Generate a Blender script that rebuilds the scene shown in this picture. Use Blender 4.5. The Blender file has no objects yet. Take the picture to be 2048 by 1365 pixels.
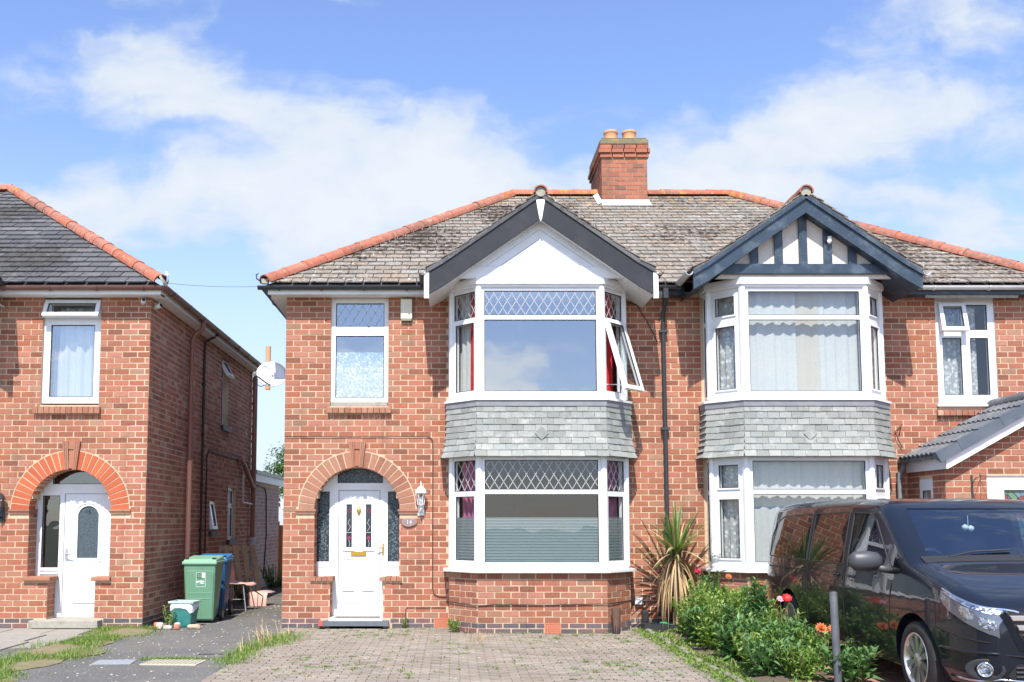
import bpy, bmesh, math, random
from mathutils import Vector, Matrix

R = math.radians
rnd = random.Random(11)
sc = bpy.context.scene
col = sc.collection

# ------------------------------------------------------------------ camera
cam = bpy.data.cameras.new('camera')
cam.sensor_width = 36.0
cam.lens = 36.0 * 2040 / 2048
cam.shift_x = 119 / 2048
cam.shift_y = 172 / 2048
cam.clip_start = 0.1
cam.clip_end = 3000
cam_o = bpy.data.objects.new('camera', cam)
col.objects.link(cam_o)
CAM = Vector((0.0, -15.0, 1.535))
cam_o.location = CAM
cam_o.rotation_euler = (R(90) + math.atan(190 / 2040), 0, 0)
sc.camera = cam_o

# ------------------------------------------------------------------ light
SUN_EL = math.atan(1.37)
SUN_AZ = R(7)                     # sun stands behind the camera, a little to the left
sun_dir = Vector((-math.sin(SUN_AZ) * math.cos(SUN_EL), -math.cos(SUN_AZ) * math.cos(SUN_EL), math.sin(SUN_EL)))
sun = bpy.data.lights.new('sun', 'SUN')
sun.energy = 4.5
sun.angle = R(0.53)
sun.color = (1.0, 0.95, 0.87)
sun_o = bpy.data.objects.new('sun', sun)
sun_o.rotation_euler = sun_dir.to_track_quat('Z', 'Y').to_euler()
sun_o.location = (-3, -20, 20)
col.objects.link(sun_o)

sc.view_settings.view_transform = 'Standard'
sc.view_settings.look = 'None'
sc.view_settings.gamma = 1
sc.view_settings.exposure = 0.80
sc.cycles.max_bounces = 8
sc.cycles.transparent_max_bounces = 16
sc.cycles.use_denoising = True


def nd(nt, typ, ins=None, **props):
    n = nt.nodes.new(typ)
    for k, v in props.items():
        setattr(n, k, v)
    for k, v in (ins or {}).items():
        s = n.inputs[k]
        if isinstance(v, bpy.types.NodeSocket):
            nt.links.new(v, s)
        else:
            s.default_value = v
    return n


def mth(nt, op, a, b=0.0, c=0.0, clamp=False):
    return nd(nt, 'ShaderNodeMath', {0: a, 1: b, 2: c}, operation=op, use_clamp=clamp).outputs[0]


def mixc(nt, fac, a, b, blend='MIX'):
    n = nd(nt, 'ShaderNodeMix', data_type='RGBA', blend_type=blend)
    for idx, v in ((0, fac), (6, a), (7, b)):
        if isinstance(v, bpy.types.NodeSocket):
            nt.links.new(v, n.inputs[idx])
        else:
            n.inputs[idx].default_value = v if idx == 0 else (tuple(v) + (1,) if len(v) == 3 else v)
    return n.outputs[2]


def ramp(nt, fac, stops, interp='LINEAR'):
    n = nt.nodes.new('ShaderNodeValToRGB')
    n.color_ramp.interpolation = interp
    el = n.color_ramp.elements
    while len(el) < len(stops):
        el.new(0.5)
    for e, (p, c) in zip(el, stops):
        e.position = p
        e.color = tuple(c) + (1,) if len(c) == 3 else c
    nt.links.new(fac, n.inputs[0])
    return n.outputs[0]


# ------------------------------------------------------------------ world: Nishita sky with drifting cloud
world = bpy.data.worlds.new('World')
sc.world = world
world.use_nodes = True
wt = world.node_tree
wt.nodes.clear()
sky = nd(wt, 'ShaderNodeTexSky', sky_type='NISHITA', sun_disc=False)
sky.sun_elevation = SUN_EL
sky.sun_rotation = math.pi + SUN_AZ
sky.altitude = 60
sky.air_density = 1.0
sky.dust_density = 0.25
sky.ozone_density = 2.2
geo = nd(wt, 'ShaderNodeTexCoord')
dirv = geo.outputs['Generated']
sep = nd(wt, 'ShaderNodeSeparateXYZ', {0: dirv})
up = mth(wt, 'MAXIMUM', sep.outputs[2], 0.0)
den = mth(wt, 'ADD', up, 0.16)
cx = mth(wt, 'DIVIDE', sep.outputs[0], den)
cy = mth(wt, 'DIVIDE', sep.outputs[1], den)
cvec = nd(wt, 'ShaderNodeCombineXYZ', {0: cx, 1: cy, 2: 0.0}).outputs[0]
warp = nd(wt, 'ShaderNodeTexNoise', {'Vector': cvec, 'Scale': 1.7, 'Detail': 3.0})
wv = nd(wt, 'ShaderNodeVectorMath', {0: warp.outputs['Color'], 1: (0.5, 0.5, 0.5)}, operation='SUBTRACT').outputs[0]
wv = nd(wt, 'ShaderNodeVectorMath', {0: wv, 'Scale': 0.45}, operation='SCALE').outputs[0]
cvec2 = nd(wt, 'ShaderNodeVectorMath', {0: cvec, 1: wv}, operation='ADD').outputs[0]
cvec2 = nd(wt, 'ShaderNodeVectorMath', {0: cvec2, 1: (4.3, 1.9, 0.7)}, operation='ADD').outputs[0]
big = nd(wt, 'ShaderNodeTexNoise', {'Vector': cvec2, 'Scale': 1.25, 'Detail': 10.0, 'Roughness': 0.60}).outputs['Fac']
# banks of cumulus: (azimuth tangent, elevation tangent, half widths, weight)
dy = mth(wt, 'ADD', mth(wt, 'ABSOLUTE', sep.outputs[1]), 0.02)
ax = mth(wt, 'DIVIDE', sep.outputs[0], dy)
az_ = mth(wt, 'DIVIDE', sep.outputs[2], dy)
wn = nd(wt, 'ShaderNodeTexNoise', {'Vector': nd(wt, 'ShaderNodeCombineXYZ', {0: ax, 1: az_, 2: 0.3}).outputs[0], 'Scale': 6.0, 'Detail': 5.0, 'Roughness': 0.55})
wns = nd(wt, 'ShaderNodeSeparateXYZ', {0: wn.outputs['Color']})
axw = mth(wt, 'ADD', ax, mth(wt, 'MULTIPLY', mth(wt, 'SUBTRACT', wns.outputs[0], 0.5), 0.22))
azw = mth(wt, 'ADD', az_, mth(wt, 'MULTIPLY', mth(wt, 'SUBTRACT', wns.outputs[1], 0.5), 0.11))
bank = None
for (bx, bz, sx, sz, wgt) in [(0.02, 0.125, 0.19, 0.030, .30), (-0.31, 0.455, 0.125, 0.060, .26), (-0.10, 0.375, 0.19, 0.052, .26), (-0.10, 0.30, 0.20, 0.05, .24),
                              (0.02, 0.34, 0.10, 0.03, .10), (-0.36, 0.30, 0.10, 0.035, .17), (0.27, 0.325, 0.11, 0.035, .22),
                              (0.46, 0.38, 0.16, 0.06, .10), (0.45, 0.27, 0.20, 0.05, .20), (0.50, 0.49, 0.15, 0.03, .08),
                              (0.30, 0.40, 0.22, 0.02, .07), (-0.19, 0.53, 0.14, 0.012, .12), (0.13, 0.43, 0.09, 0.055, -.26), (0.27, 0.44, 0.10, 0.05, -.20), (0.36, 0.345, 0.10, 0.012, -.10), (0.19, 0.51, 0.12, 0.06, -.24),
                              (-0.40, 0.37, 0.05, 0.03, -.12), (-0.24, 0.385, 0.09, 0.014, -.14), (-0.16, 0.50, 0.05, 0.03, -.14), (-0.02, 0.47, 0.08, 0.05, -.2)]:
    qx = mth(wt, 'POWER', mth(wt, 'ABSOLUTE', mth(wt, 'DIVIDE', mth(wt, 'SUBTRACT', axw, bx), sx)), 2.0)
    qz = mth(wt, 'POWER', mth(wt, 'ABSOLUTE', mth(wt, 'DIVIDE', mth(wt, 'SUBTRACT', azw, bz), sz)), 2.0)
    g = mth(wt, 'MULTIPLY', mth(wt, 'EXPONENT', mth(wt, 'MULTIPLY', mth(wt, 'ADD', qx, qz), -1.0)), wgt)
    bank = g if bank is None else mth(wt, 'ADD', bank, g)
pv = nd(wt, 'ShaderNodeCombineXYZ', {0: axw, 1: mth(wt, 'MULTIPLY', azw, 2.0), 2: 1.7}).outputs[0]
puff = nd(wt, 'ShaderNodeTexNoise', {'Vector': pv, 'Scale': 8.5, 'Detail': 7.0, 'Roughness': 0.52}).outputs['Fac']
puff = mth(wt, 'MULTIPLY', mth(wt, 'SUBTRACT', puff, 0.5), 0.62)
cl = mth(wt, 'ADD', mth(wt, 'ADD', big, bank), puff)
cmask = nd(wt, 'ShaderNodeMapRange', {0: cl, 1: 0.48, 2: 0.74, 3: 0.0, 4: 1.0}, interpolation_type='SMOOTHSTEP').outputs[0]
# thin milky air towards the horizon
hz = nd(wt, 'ShaderNodeMapRange', {0: sep.outputs[2], 1: 0.0, 2: 0.38, 3: 0.96, 4: 0.0}, interpolation_type='SMOOTHSTEP').outputs[0]
hz = mth(wt, 'MULTIPLY', hz, nd(wt, 'ShaderNodeMapRange', {0: sep.outputs[1], 1: -0.25, 2: 0.3, 3: 0.22, 4: 1.0}, interpolation_type='SMOOTHSTEP').outputs[0])
cmask = mth(wt, 'MAXIMUM', mth(wt, 'MULTIPLY', cmask, 0.93), mth(wt, 'MULTIPLY', hz, 0.9))
dens = nd(wt, 'ShaderNodeMapRange', {0: cl, 1: 0.58, 2: 0.86, 3: 0.0, 4: 1.0}).outputs[0]
ccol = mixc(wt, dens, (2.95, 3.36, 4.0), (3.74, 3.95, 4.12))
fwd = nd(wt, 'ShaderNodeMapRange', {0: sep.outputs[1], 1: -1.0, 2: 0.0, 3: 2.6, 4: 1.0}).outputs[0]
ccol = mixc(wt, 1.0, ccol, nd(wt, 'ShaderNodeCombineXYZ', {0: fwd, 1: fwd, 2: fwd}).outputs[0], 'MULTIPLY')   # cloud towards the sun scatters more light
skyc = mixc(wt, 1.0, sky.outputs[0], (1.0, 0.985, 1.13), 'MULTIPLY')
allc = mixc(wt, cmask, skyc, ccol)
bg = nd(wt, 'ShaderNodeBackground', {0: allc, 1: 0.135})
wo = nd(wt, 'ShaderNodeOutputWorld', {0: bg.outputs[0]})

# ------------------------------------------------------------------ mesh helpers
WM = {}


class MB:
    def __init__(s):
        s.v = []
        s.f = []

    def add(s, verts, faces, M=None):
        b = len(s.v)
        if M is None:
            s.v += [tuple(v) for v in verts]
        else:
            s.v += [tuple(M @ Vector(v)) for v in verts]
        s.f += [tuple(i + b for i in f) for f in faces]
        return s

    def box(s, x0, x1, y0, y1, z0, z1, M=None):
        return s.add([(x0, y0, z0), (x1, y0, z0), (x1, y1, z0), (x0, y1, z0), (x0, y0, z1), (x1, y0, z1), (x1, y1, z1), (x0, y1, z1)],
                     [(0, 3, 2, 1), (4, 5, 6, 7), (0, 1, 5, 4), (1, 2, 6, 5), (2, 3, 7, 6), (3, 0, 4, 7)], M)

    def hexa(s, p):
        return s.add(p, [(0, 3, 2, 1), (4, 5, 6, 7), (0, 1, 5, 4), (1, 2, 6, 5), (2, 3, 7, 6), (3, 0, 4, 7)])

    def prism(s, poly, c0, c1, axis='y', M=None):
        n = len(poly)
        if axis == 'y':
            a = [(p[0], c0, p[1]) for p in poly]
            b = [(p[0], c1, p[1]) for p in poly]
        elif axis == 'z':
            a = [(p[0], p[1], c0) for p in poly]
            b = [(p[0], p[1], c1) for p in poly]
        else:
            a = [(c0, p[0], p[1]) for p in poly]
            b = [(c1, p[0], p[1]) for p in poly]
        fs = [tuple(range(n)), tuple(range(2 * n - 1, n - 1, -1))]
        fs += [(i, i + n, (i + 1) % n + n, (i + 1) % n) for i in range(n)]
        return s.add(a + b, fs, M)

    def tube(s, pts, r, n=8, M=None):
        pts = [Vector(p) for p in pts]
        rs = r if isinstance(r, (list, tuple)) else [r] * len(pts)
        rings = []
        up0 = Vector((0, 0, 1))
        prev = None
        for i, p in enumerate(pts):
            t = (pts[min(i + 1, len(pts) - 1)] - pts[max(i - 1, 0)])
            if t.length < 1e-9:
                t = Vector((0, 0, 1))
            t.normalize()
            if prev is None:
                a = t.orthogonal().normalized() if abs(t.dot(up0)) > .95 else t.cross(up0).normalized()
            else:
                a = (prev - t * prev.dot(t))
                a = a.normalized() if a.length > 1e-6 else t.orthogonal().normalized()
            prev = a
            b = t.cross(a)
            rings.append([p + a * math.cos(2 * math.pi * k / n) * rs[i] + b * math.sin(2 * math.pi * k / n) * rs[i] for k in range(n)])
        vs = [q for ring in rings for q in ring]
        fs = []
        for i in range(len(pts) - 1):
            for k in range(n):
                fs.append((i * n + k, i * n + (k + 1) % n, (i + 1) * n + (k + 1) % n, (i + 1) * n + k))
        fs.append(tuple(range(n - 1, -1, -1)))
        fs.append(tuple((len(pts) - 1) * n + k for k in range(n)))
        return s.add(vs, fs, M)

    def lathe(s, prof, n=20, M=None, cap=True):
        vs = []
        fs = []
        m = len(prof)
        for (r, z) in prof:
            for k in range(n):
                a = 2 * math.pi * k / n
                vs.append((r * math.cos(a), r * math.sin(a), z))
        for i in range(m - 1):
            for k in range(n):
                fs.append((i * n + k, i * n + (k + 1) % n, (i + 1) * n + (k + 1) % n, (i + 1) * n + k))
        if cap:
            fs.append(tuple(range(n - 1, -1, -1)))
            fs.append(tuple((m - 1) * n + k for k in range(n)))
        return s.add(vs, fs, M)

    def obj(s, name, mat, parent=None, world=True, smooth=False, bevel=0, kind=None, label=None):
        me = bpy.data.meshes.new(name)
        me.from_pydata(s.v, [], s.f)
        me.validate()
        if mat is not None:
            me.materials.append(mat)
        if smooth:
            me.polygons.foreach_set('use_smooth', [True] * len(me.polygons))
        o = bpy.data.objects.new(name, me)
        col.objects.link(o)
        link(o, parent, world)
        if smooth == 'auto':
            me.set_sharp_from_angle(angle=R(38))
        if bevel:
            md = o.modifiers.new('bevel', 'BEVEL')
            md.width = bevel
            md.segments = 2
            md.limit_method = 'ANGLE'
        if kind:
            o['kind'] = kind
        if label:
            o['label'] = label
        return o


def link(o, parent, world=True, M=None):
    basis = M if M is not None else Matrix.Identity(4)
    o.matrix_basis = basis
    if parent is not None:
        o.parent = parent
        if world:
            inv = WM[parent.name].inverted()
            o.matrix_parent_inverse = inv
            WM[o.name] = basis.copy()
        else:
            WM[o.name] = WM[parent.name] @ basis
    else:
        WM[o.name] = basis.copy()


def thing(name, label, cat, loc=(0, 0, 0), rotz=0.0, group=None, M=None):
    o = bpy.data.objects.new(name, None)
    o.empty_display_size = 0.1
    col.objects.link(o)
    m = M if M is not None else Matrix.Translation(loc) @ Matrix.Rotation(rotz, 4, 'Z')
    link(o, None, M=m)
    return tag(o, label, cat, group)


def tag(o, label, cat, group=None):
    o['label'] = label
    o['category'] = cat
    if group:
        o['group'] = group
    return o


def struct(o, label=None, cat=None):
    o['kind'] = 'structure'
    if label:
        o['label'] = label
    if cat:
        o['category'] = cat
    return o


_unit = {}


def unit_box(mat, name):
    k = (mat.name, name)
    if k not in _unit:
        mb = MB().box(-.5, .5, -.5, .5, -.5, .5)
        me = bpy.data.meshes.new(name)
        me.from_pydata(mb.v, [], mb.f)
        me.materials.append(mat)
        _unit[k] = me
    return _unit[k]


UB = MB().box(-.5, .5, -.5, .5, -.5, .5)


def pieces(lst, name, mat, parent, limit=300, rest=None):
    """lst: matrices of unit boxes. The largest as seen become objects, the others one joined part."""
    def score(M):
        c = M.translation
        a = sorted([M.col[0].length, M.col[1].length, M.col[2].length])
        return a[2] * a[1] / max((c - CAM).length_squared, .01)
    order = sorted(lst, key=score, reverse=True)
    me = unit_box(mat, name)
    for M in order[:limit]:
        o = bpy.data.objects.new(name, me)
        col.objects.link(o)
        link(o, parent, True, M)
    if len(order) > limit:
        mb = MB()
        for M in order[limit:]:
            mb.add(UB.v, UB.f, M)
        mb.obj(rest or name + '_field', mat, parent, kind='stuff')


def BX(x0, x1, y0, y1, z0, z1, F=None, tilt=(0, 0, 0)):
    M = Matrix.Translation(((x0 + x1) / 2, (y0 + y1) / 2, (z0 + z1) / 2))
    for i, ax_ in enumerate('XYZ'):
        if tilt[i]:
            M = M @ Matrix.Rotation(tilt[i], 4, ax_)
    M = M @ Matrix.Diagonal((abs(x1 - x0), abs(y1 - y0), abs(z1 - z0), 1))
    return F @ M if F is not None else M


def Fr(x, y, z=0.0, ang=0.0):
    return Matrix.Translation((x, y, z)) @ Matrix.Rotation(ang, 4, 'Z')


def text_mesh(txt, size, extrude=0.003):
    cu = bpy.data.curves.new('txt', 'FONT')
    cu.body = txt
    cu.size = size
    cu.extrude = extrude
    cu.align_x = 'CENTER'
    cu.align_y = 'CENTER'
    o = bpy.data.objects.new('txt', cu)
    col.objects.link(o)
    dg = bpy.context.evaluated_depsgraph_get()
    me = bpy.data.meshes.new_from_object(o.evaluated_get(dg))
    bpy.data.objects.remove(o)
    bpy.data.curves.remove(cu)
    return me


def mesh_obj(name, me, mat, parent, M=None, world=True):
    if mat is not None:
        me.materials.clear()
        me.materials.append(mat)
    o = bpy.data.objects.new(name, me)
    col.objects.link(o)
    link(o, parent, world, M)
    return o


# ------------------------------------------------------------------ materials
def newmat(name):
    m = bpy.data.materials.new(name)
    m.use_nodes = True
    nt = m.node_tree
    nt.nodes.clear()
    out = nt.nodes.new('ShaderNodeOutputMaterial')
    return m, nt, out


def pos(nt):
    return nd(nt, 'ShaderNodeNewGeometry').outputs['Position']


def noise(nt, scale, detail=4.0, rough=.55, vec=None):
    return nd(nt, 'ShaderNodeTexNoise', {'Vector': vec if vec is not None else pos(nt), 'Scale': scale, 'Detail': detail, 'Roughness': rough}).outputs['Fac']


def rnd_node(nt):
    oi = nd(nt, 'ShaderNodeObjectInfo').outputs['Random']
    isl = nd(nt, 'ShaderNodeNewGeometry').outputs['Random Per Island']
    w = mth(nt, 'ADD', mth(nt, 'MULTIPLY', oi, 913.7), mth(nt, 'MULTIPLY', isl, 517.3))
    return nd(nt, 'ShaderNodeTexWhiteNoise', {'W': w}, noise_dimensions='1D')


def principled(nt, out, color, rough=.8, bump=None, bstr=.3, bdist=.01, metal=0.0, spec=.5, coat=0.0, **kw):
    ins = {'Base Color': color if isinstance(color, bpy.types.NodeSocket) else tuple(color) + (1,), 'Roughness': rough, 'Metallic': metal,
           'Specular IOR Level': spec, 'Coat Weight': coat}
    ins.update(kw)
    b = nd(nt, 'ShaderNodeBsdfPrincipled', ins)
    if bump is not None:
        bn = nd(nt, 'ShaderNodeBump', {'Height': bump, 'Strength': bstr, 'Distance': bdist})
        nt.links.new(bn.outputs[0], b.inputs['Normal'])
    nt.links.new(b.outputs[0], out.inputs[0])
    return b


def m_plain(name, c, rough=.6, var=.12, scale=9.0, metal=0.0, bstr=.12, spec=.5, coat=0.0, dirt=None, dscale=2.5):
    m, nt, out = newmat(name)
    n = noise(nt, scale, 5)
    a = tuple(x * (1 - var) for x in c)
    b = tuple(min(1, x * (1 + var)) for x in c)
    cc = mixc(nt, n, a, b)
    if dirt:
        d = nd(nt, 'ShaderNodeMapRange', {0: noise(nt, dscale, 6, .65), 1: .5, 2: .75, 3: 0.0, 4: dirt[1]}).outputs[0]
        cc = mixc(nt, d, cc, dirt[0])
    principled(nt, out, cc, rough, noise(nt, scale * 12, 3), bstr, .004, metal, spec, coat)
    return m


def streak(nt, amt=.38):
    """rain streaks and soot drawn out downwards"""
    v = nd(nt, 'ShaderNodeVectorMath', {0: pos(nt), 1: (5.5, 5.5, .55)}, operation='MULTIPLY').outputs[0]
    n = noise(nt, 1.0, 5, .62, v)
    return nd(nt, 'ShaderNodeMapRange', {0: n, 1: .54, 2: .74, 3: 0.0, 4: amt}).outputs[0]


def m_brick(name, stops, grime=.25, dark=(.10, .06, .045), pale=(.5, .33, .22), pamt=.25):
    m, nt, out = newmat(name)
    w = rnd_node(nt)
    c = ramp(nt, w.outputs['Value'], stops)
    n1 = noise(nt, 55.0, 5, .65)
    c = mixc(nt, mth(nt, 'MULTIPLY', nd(nt, 'ShaderNodeMapRange', {0: n1, 1: .45, 2: .7}).outputs[0], pamt), c, pale)
    n2 = noise(nt, 26.0, 5, .7)
    c = mixc(nt, nd(nt, 'ShaderNodeMapRange', {0: n2, 1: .55, 2: .8, 3: 0.0, 4: grime * 1.6}).outputs[0], c, dark)
    n3 = noise(nt, .9, 4, .6)
    c = mixc(nt, nd(nt, 'ShaderNodeMapRange', {0: n3, 1: .45, 2: .75, 3: 0.0, 4: grime}).outputs[0], c, dark)
    c = mixc(nt, streak(nt), c, dark)
    principled(nt, out, c, .88, noise(nt, 120, 4, .7), .55, .006, spec=.25)
    return m


def m_mortar(name, c, var=.18):
    m, nt, out = newmat(name)
    n = noise(nt, 7.0, 6, .7)
    cc = mixc(nt, n, tuple(x * (1 - var) for x in c), tuple(x * (1 + var) for x in c))
    d = nd(nt, 'ShaderNodeMapRange', {0: noise(nt, 1.3, 5, .65), 1: .52, 2: .78, 3: 0.0, 4: .5}).outputs[0]
    cc = mixc(nt, d, cc, (c[0] * .45, c[1] * .42, c[2] * .38))
    cc = mixc(nt, streak(nt), cc, (c[0] * .4, c[1] * .38, c[2] * .35))
    principled(nt, out, cc, .95, noise(nt, 180, 3), .5, .004, spec=.2)
    return m


def m_tile(name, stops, lichen, moss, orange=0.0, lamt=.8, mamt=.8, lsc=24.0):
    m, nt, out = newmat(name)
    w = rnd_node(nt)
    c = ramp(nt, w.outputs['Value'], stops)
    n0 = noise(nt, 40, 5, .7)
    c = mixc(nt, mth(nt, 'MULTIPLY', n0, .45), c, tuple(x * .45 for x in stops[0][1]))
    l1 = noise(nt, lsc, 6, .72)
    c = mixc(nt, nd(nt, 'ShaderNodeMapRange', {0: l1, 1: .55, 2: .66, 3: 0.0, 4: lamt}).outputs[0], c, lichen)
    big_ = noise(nt, .55, 3, .5)
    m1 = noise(nt, 13.0, 5, .62)
    mm = mth(nt, 'ADD', m1, mth(nt, 'MULTIPLY', mth(nt, 'SUBTRACT', big_, .5), .9))
    c = mixc(nt, nd(nt, 'ShaderNodeMapRange', {0: mm, 1: .54, 2: .62, 3: 0.0, 4: mamt}).outputs[0], c, moss)
    if orange:
        z = nd(nt, 'ShaderNodeSeparateXYZ', {0: pos(nt)}).outputs[2]
        hz_ = nd(nt, 'ShaderNodeMapRange', {0: z, 1: 6.4, 2: 7.9, 3: -.16, 4: .06}).outputs[0]
        o1 = mth(nt, 'ADD', noise(nt, 6.5, 5, .68), hz_)
        c = mixc(nt, nd(nt, 'ShaderNodeMapRange', {0: o1, 1: .57, 2: .68, 3: 0.0, 4: orange}).outputs[0], c, (.52, .27, .06))
    principled(nt, out, c, .9, noise(nt, 90, 5, .7), .6, .008, spec=.25)
    return m


def m_glass(name, refl=.2, tint=(.93, .97, .97), rough=0.0):
    m, nt, out = newmat(name)
    fc = nd(nt, 'ShaderNodeLayerWeight', {0: .5}).outputs['Facing']
    fac = mth(nt, 'ADD', mth(nt, 'MULTIPLY', mth(nt, 'POWER', fc, 4.0), 1 - refl), refl, clamp=True)
    wob = noise(nt, 1.6, 2)
    bn = nd(nt, 'ShaderNodeBump', {'Height': wob, 'Strength': .12, 'Distance': .02})
    t = nd(nt, 'ShaderNodeBsdfTransparent', {0: tint + (1,)})
    g = nd(nt, 'ShaderNodeBsdfGlossy', {0: (.95, .97, 1, 1), 'Roughness': rough, 'Normal': bn.outputs[0]})
    mx = nd(nt, 'ShaderNodeMixShader', {0: fac, 1: t.outputs[0], 2: g.outputs[0]})
    nt.links.new(mx.outputs[0], out.inputs[0])
    return m


def m_cloth(name, c, trans=.35, var=.15, lace=0.0):
    m, nt, out = newmat(name)
    n = noise(nt, 30, 4)
    cc = mixc(nt, n, tuple(x * (1 - var) for x in c), tuple(min(1, x * (1 + var)) for x in c))
    d = nd(nt, 'ShaderNodeBsdfDiffuse', {0: cc})
    t = nd(nt, 'ShaderNodeBsdfTranslucent', {0: cc})
    s = nd(nt, 'ShaderNodeMixShader', {0: trans, 1: d.outputs[0], 2: t.outputs[0]}).outputs[0]
    if lace:
        v = nd(nt, 'ShaderNodeTexVoronoi', {'Vector': pos(nt), 'Scale': 16.0}).outputs['Distance']
        f = nd(nt, 'ShaderNodeMapRange', {0: mth(nt, 'ADD', v, mth(nt, 'MULTIPLY', noise(nt, 50, 3), .5)), 1: .45, 2: .8, 3: 0.0, 4: lace}).outputs[0]
        tr = nd(nt, 'ShaderNodeBsdfTransparent', {0: (1, 1, 1, 1)})
        s = nd(nt, 'ShaderNodeMixShader', {0: f, 1: s, 2: tr.outputs[0]}).outputs[0]
    nt.links.new(s, out.inputs[0])
    return m


def m_leaf(name, stops, rough=.5, trans=.3):
    m, nt, out = newmat(name)
    w = rnd_node(nt)
    c = ramp(nt, w.outputs['Value'], stops)
    c = mixc(nt, mth(nt, 'MULTIPLY', noise(nt, 35, 3), .35), c, tuple(x * .6 for x in stops[0][1]))
    b = nd(nt, 'ShaderNodeBsdfPrincipled', {'Base Color': c, 'Roughness': rough, 'Specular IOR Level': .4})
    t = nd(nt, 'ShaderNodeBsdfTranslucent', {0: mixc(nt, 1.0, c, (1.15, 1.25, .6), 'MULTIPLY')})
    s = nd(nt, 'ShaderNodeMixShader', {0: trans, 1: b.outputs[0], 2: t.outputs[0]})
    nt.links.new(s.outputs[0], out.inputs[0])
    return m


RED = [(0.0, (.19, .070, .044)), (.2, (.315, .108, .062)), (.45, (.365, .138, .085)), (.68, (.40, .172, .118)), (.86, (.31, .092, .047)), (.95, (.34, .19, .125)), (1.0, (.24, .13, .085))]
BROWN = [(0.0, (.26, .10, .065)), (.35, (.44, .165, .105)), (.7, (.37, .15, .105)), (.88, (.54, .32, .22)), (1.0, (.24, .115, .09))]
M = {}
M['brick'] = m_brick('red_brick', RED, .32, (.13, .07, .05))
M['brick_side'] = m_brick('brown_brick', BROWN, .3)
M['brick_arch'] = m_brick('brown_arch_brick', [(0.0, (.27, .11, .07)), (.5, (.36, .16, .10)), (1.0, (.34, .18, .12))], .3)
M['brick_orange'] = m_brick('orange_rubbed_brick', [(0.0, (.42, .098, .045)), (.6, (.48, .125, .056)), (1.0, (.38, .09, .043))], .12, (.3, .08, .04), (.65, .25, .13), .2)
M['brick_blue'] = m_brick('blue_plinth_brick', [(0.0, (.085, .075, .085)), (.5, (.12, .10, .11)), (.75, (.16, .10, .10)), (.9, (.22, .10, .09)), (1.0, (.1, .1, .11))], .2, (.04, .04, .04), (.2, .19, .19), .3)
M['brick_chim'] = m_brick('chimney_brick', [(0.0, (.34, .105, .06)), (.5, (.42, .145, .085)), (.85, (.33, .115, .075)), (1.0, (.2, .09, .07))], .7, (.12, .07, .05))
M['brick_pale'] = m_brick('pale_pink_brick', [(0.0, (.36, .25, .23)), (.5, (.45, .34, .32)), (1.0, (.33, .2, .18))], .2)
M['mortar'] = m_mortar('cream_mortar', (.56, .41, .285))
M['mortar_dark'] = m_mortar('grey_mortar', (.58, .44, .32))
M['mortar_chim'] = m_mortar('chimney_mortar', (.30, .21, .15))
M['mortar_grey'] = m_mortar('plinth_mortar', (.42, .37, .32))
M['tile'] = m_tile('weathered_roof_tile', [(0.0, (.20, .18, .155)), (.4, (.265, .24, .205)), (.7, (.24, .195, .155)), (.88, (.30, .23, .17)), (1.0, (.295, .275, .25))],
                   (.70, .68, .64), (.06, .045, .038), .85, .72, .95, 19.0)
M['tile_dark'] = m_tile('dark_slate_tile', [(0.0, (.085, .088, .098)), (.5, (.12, .123, .132)), (1.0, (.155, .155, .16))], (.42, .41, .39), (.04, .035, .03), 0, .5, .7, 13.0)
M['ridge'] = m_tile('terracotta_ridge', [(0.0, (.42, .125, .07)), (.5, (.48, .18, .12)), (1.0, (.37, .15, .11))], (.56, .42, .34), (.15, .10, .08), .8, .5, .55, 14.0)
M['slate'] = m_tile('hung_slate', [(0.0, (.255, .268, .25)), (.35, (.325, .338, .315)), (.7, (.385, .395, .368)), (1.0, (.285, .31, .298))], (.58, .58, .54), (.25, .24, .205), 0, .35, .45, 8.0)
M['upvc'] = m_plain('white_upvc', (.73, .74, .75), .32, .02, 3, bstr=.02, dirt=((.50, .49, .45), .42))
M['white'] = m_plain('white_paint', (.78, .78, .77), .5, .04, 4, bstr=.05, dirt=((.55, .52, .46), .4))
M['gasket'] = m_plain('black_rubber', (.02, .02, .022), .55, .1)
M['black'] = m_plain('charcoal_paint', (.030, .032, .038), .45, .2, 6, bstr=.1, spec=.25, dirt=((.07, .07, .075), .4))
M['navy'] = m_plain('blue_black_gloss', (.032, .052, .078), .38, .25, 5, bstr=.15, spec=.35, dirt=((.17, .21, .25), .5), dscale=4)
M['gutter_black'] = m_plain('black_plastic', (.035, .037, .042), .35, .15)
M['gutter_brown'] = m_plain('brown_plastic', (.17, .075, .055), .4, .15, dirt=((.3, .2, .15), .4))
M['gutter_grey'] = m_plain('grey_white_plastic', (.62, .63, .62), .4, .08, dirt=((.35, .33, .3), .6))
M['pipe_brown'] = m_plain('brown_pipe', (.30, .12, .08), .5, .12)
M['pipe_salmon'] = m_plain('salmon_pipe', (.78, .36, .23), .55, .08)
M['pipe_grey'] = m_plain('grey_pipe', (.19, .20, .215), .45, .08)
M['pipe_pale'] = m_plain('pale_grey_pipe', (.45, .47, .5), .5, .08)
M['cable'] = m_plain('black_cable', (.025, .023, .022), .6, .1)
M['render'] = m_plain('pebbledash', (.66, .61, .54), .95, .18, 30, bstr=.7, dirt=((.42, .37, .3), .4))
M['cement'] = m_plain('cement', (.33, .31, .26), .95, .25, 20, bstr=.5, dirt=((.16, .15, .11), .7), dscale=7)
M['flaunch'] = m_plain('lichened_flaunching', (.17, .155, .10), .95, .35, 14, bstr=.7, dirt=((.40, .25, .06), .7), dscale=8)
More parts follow.
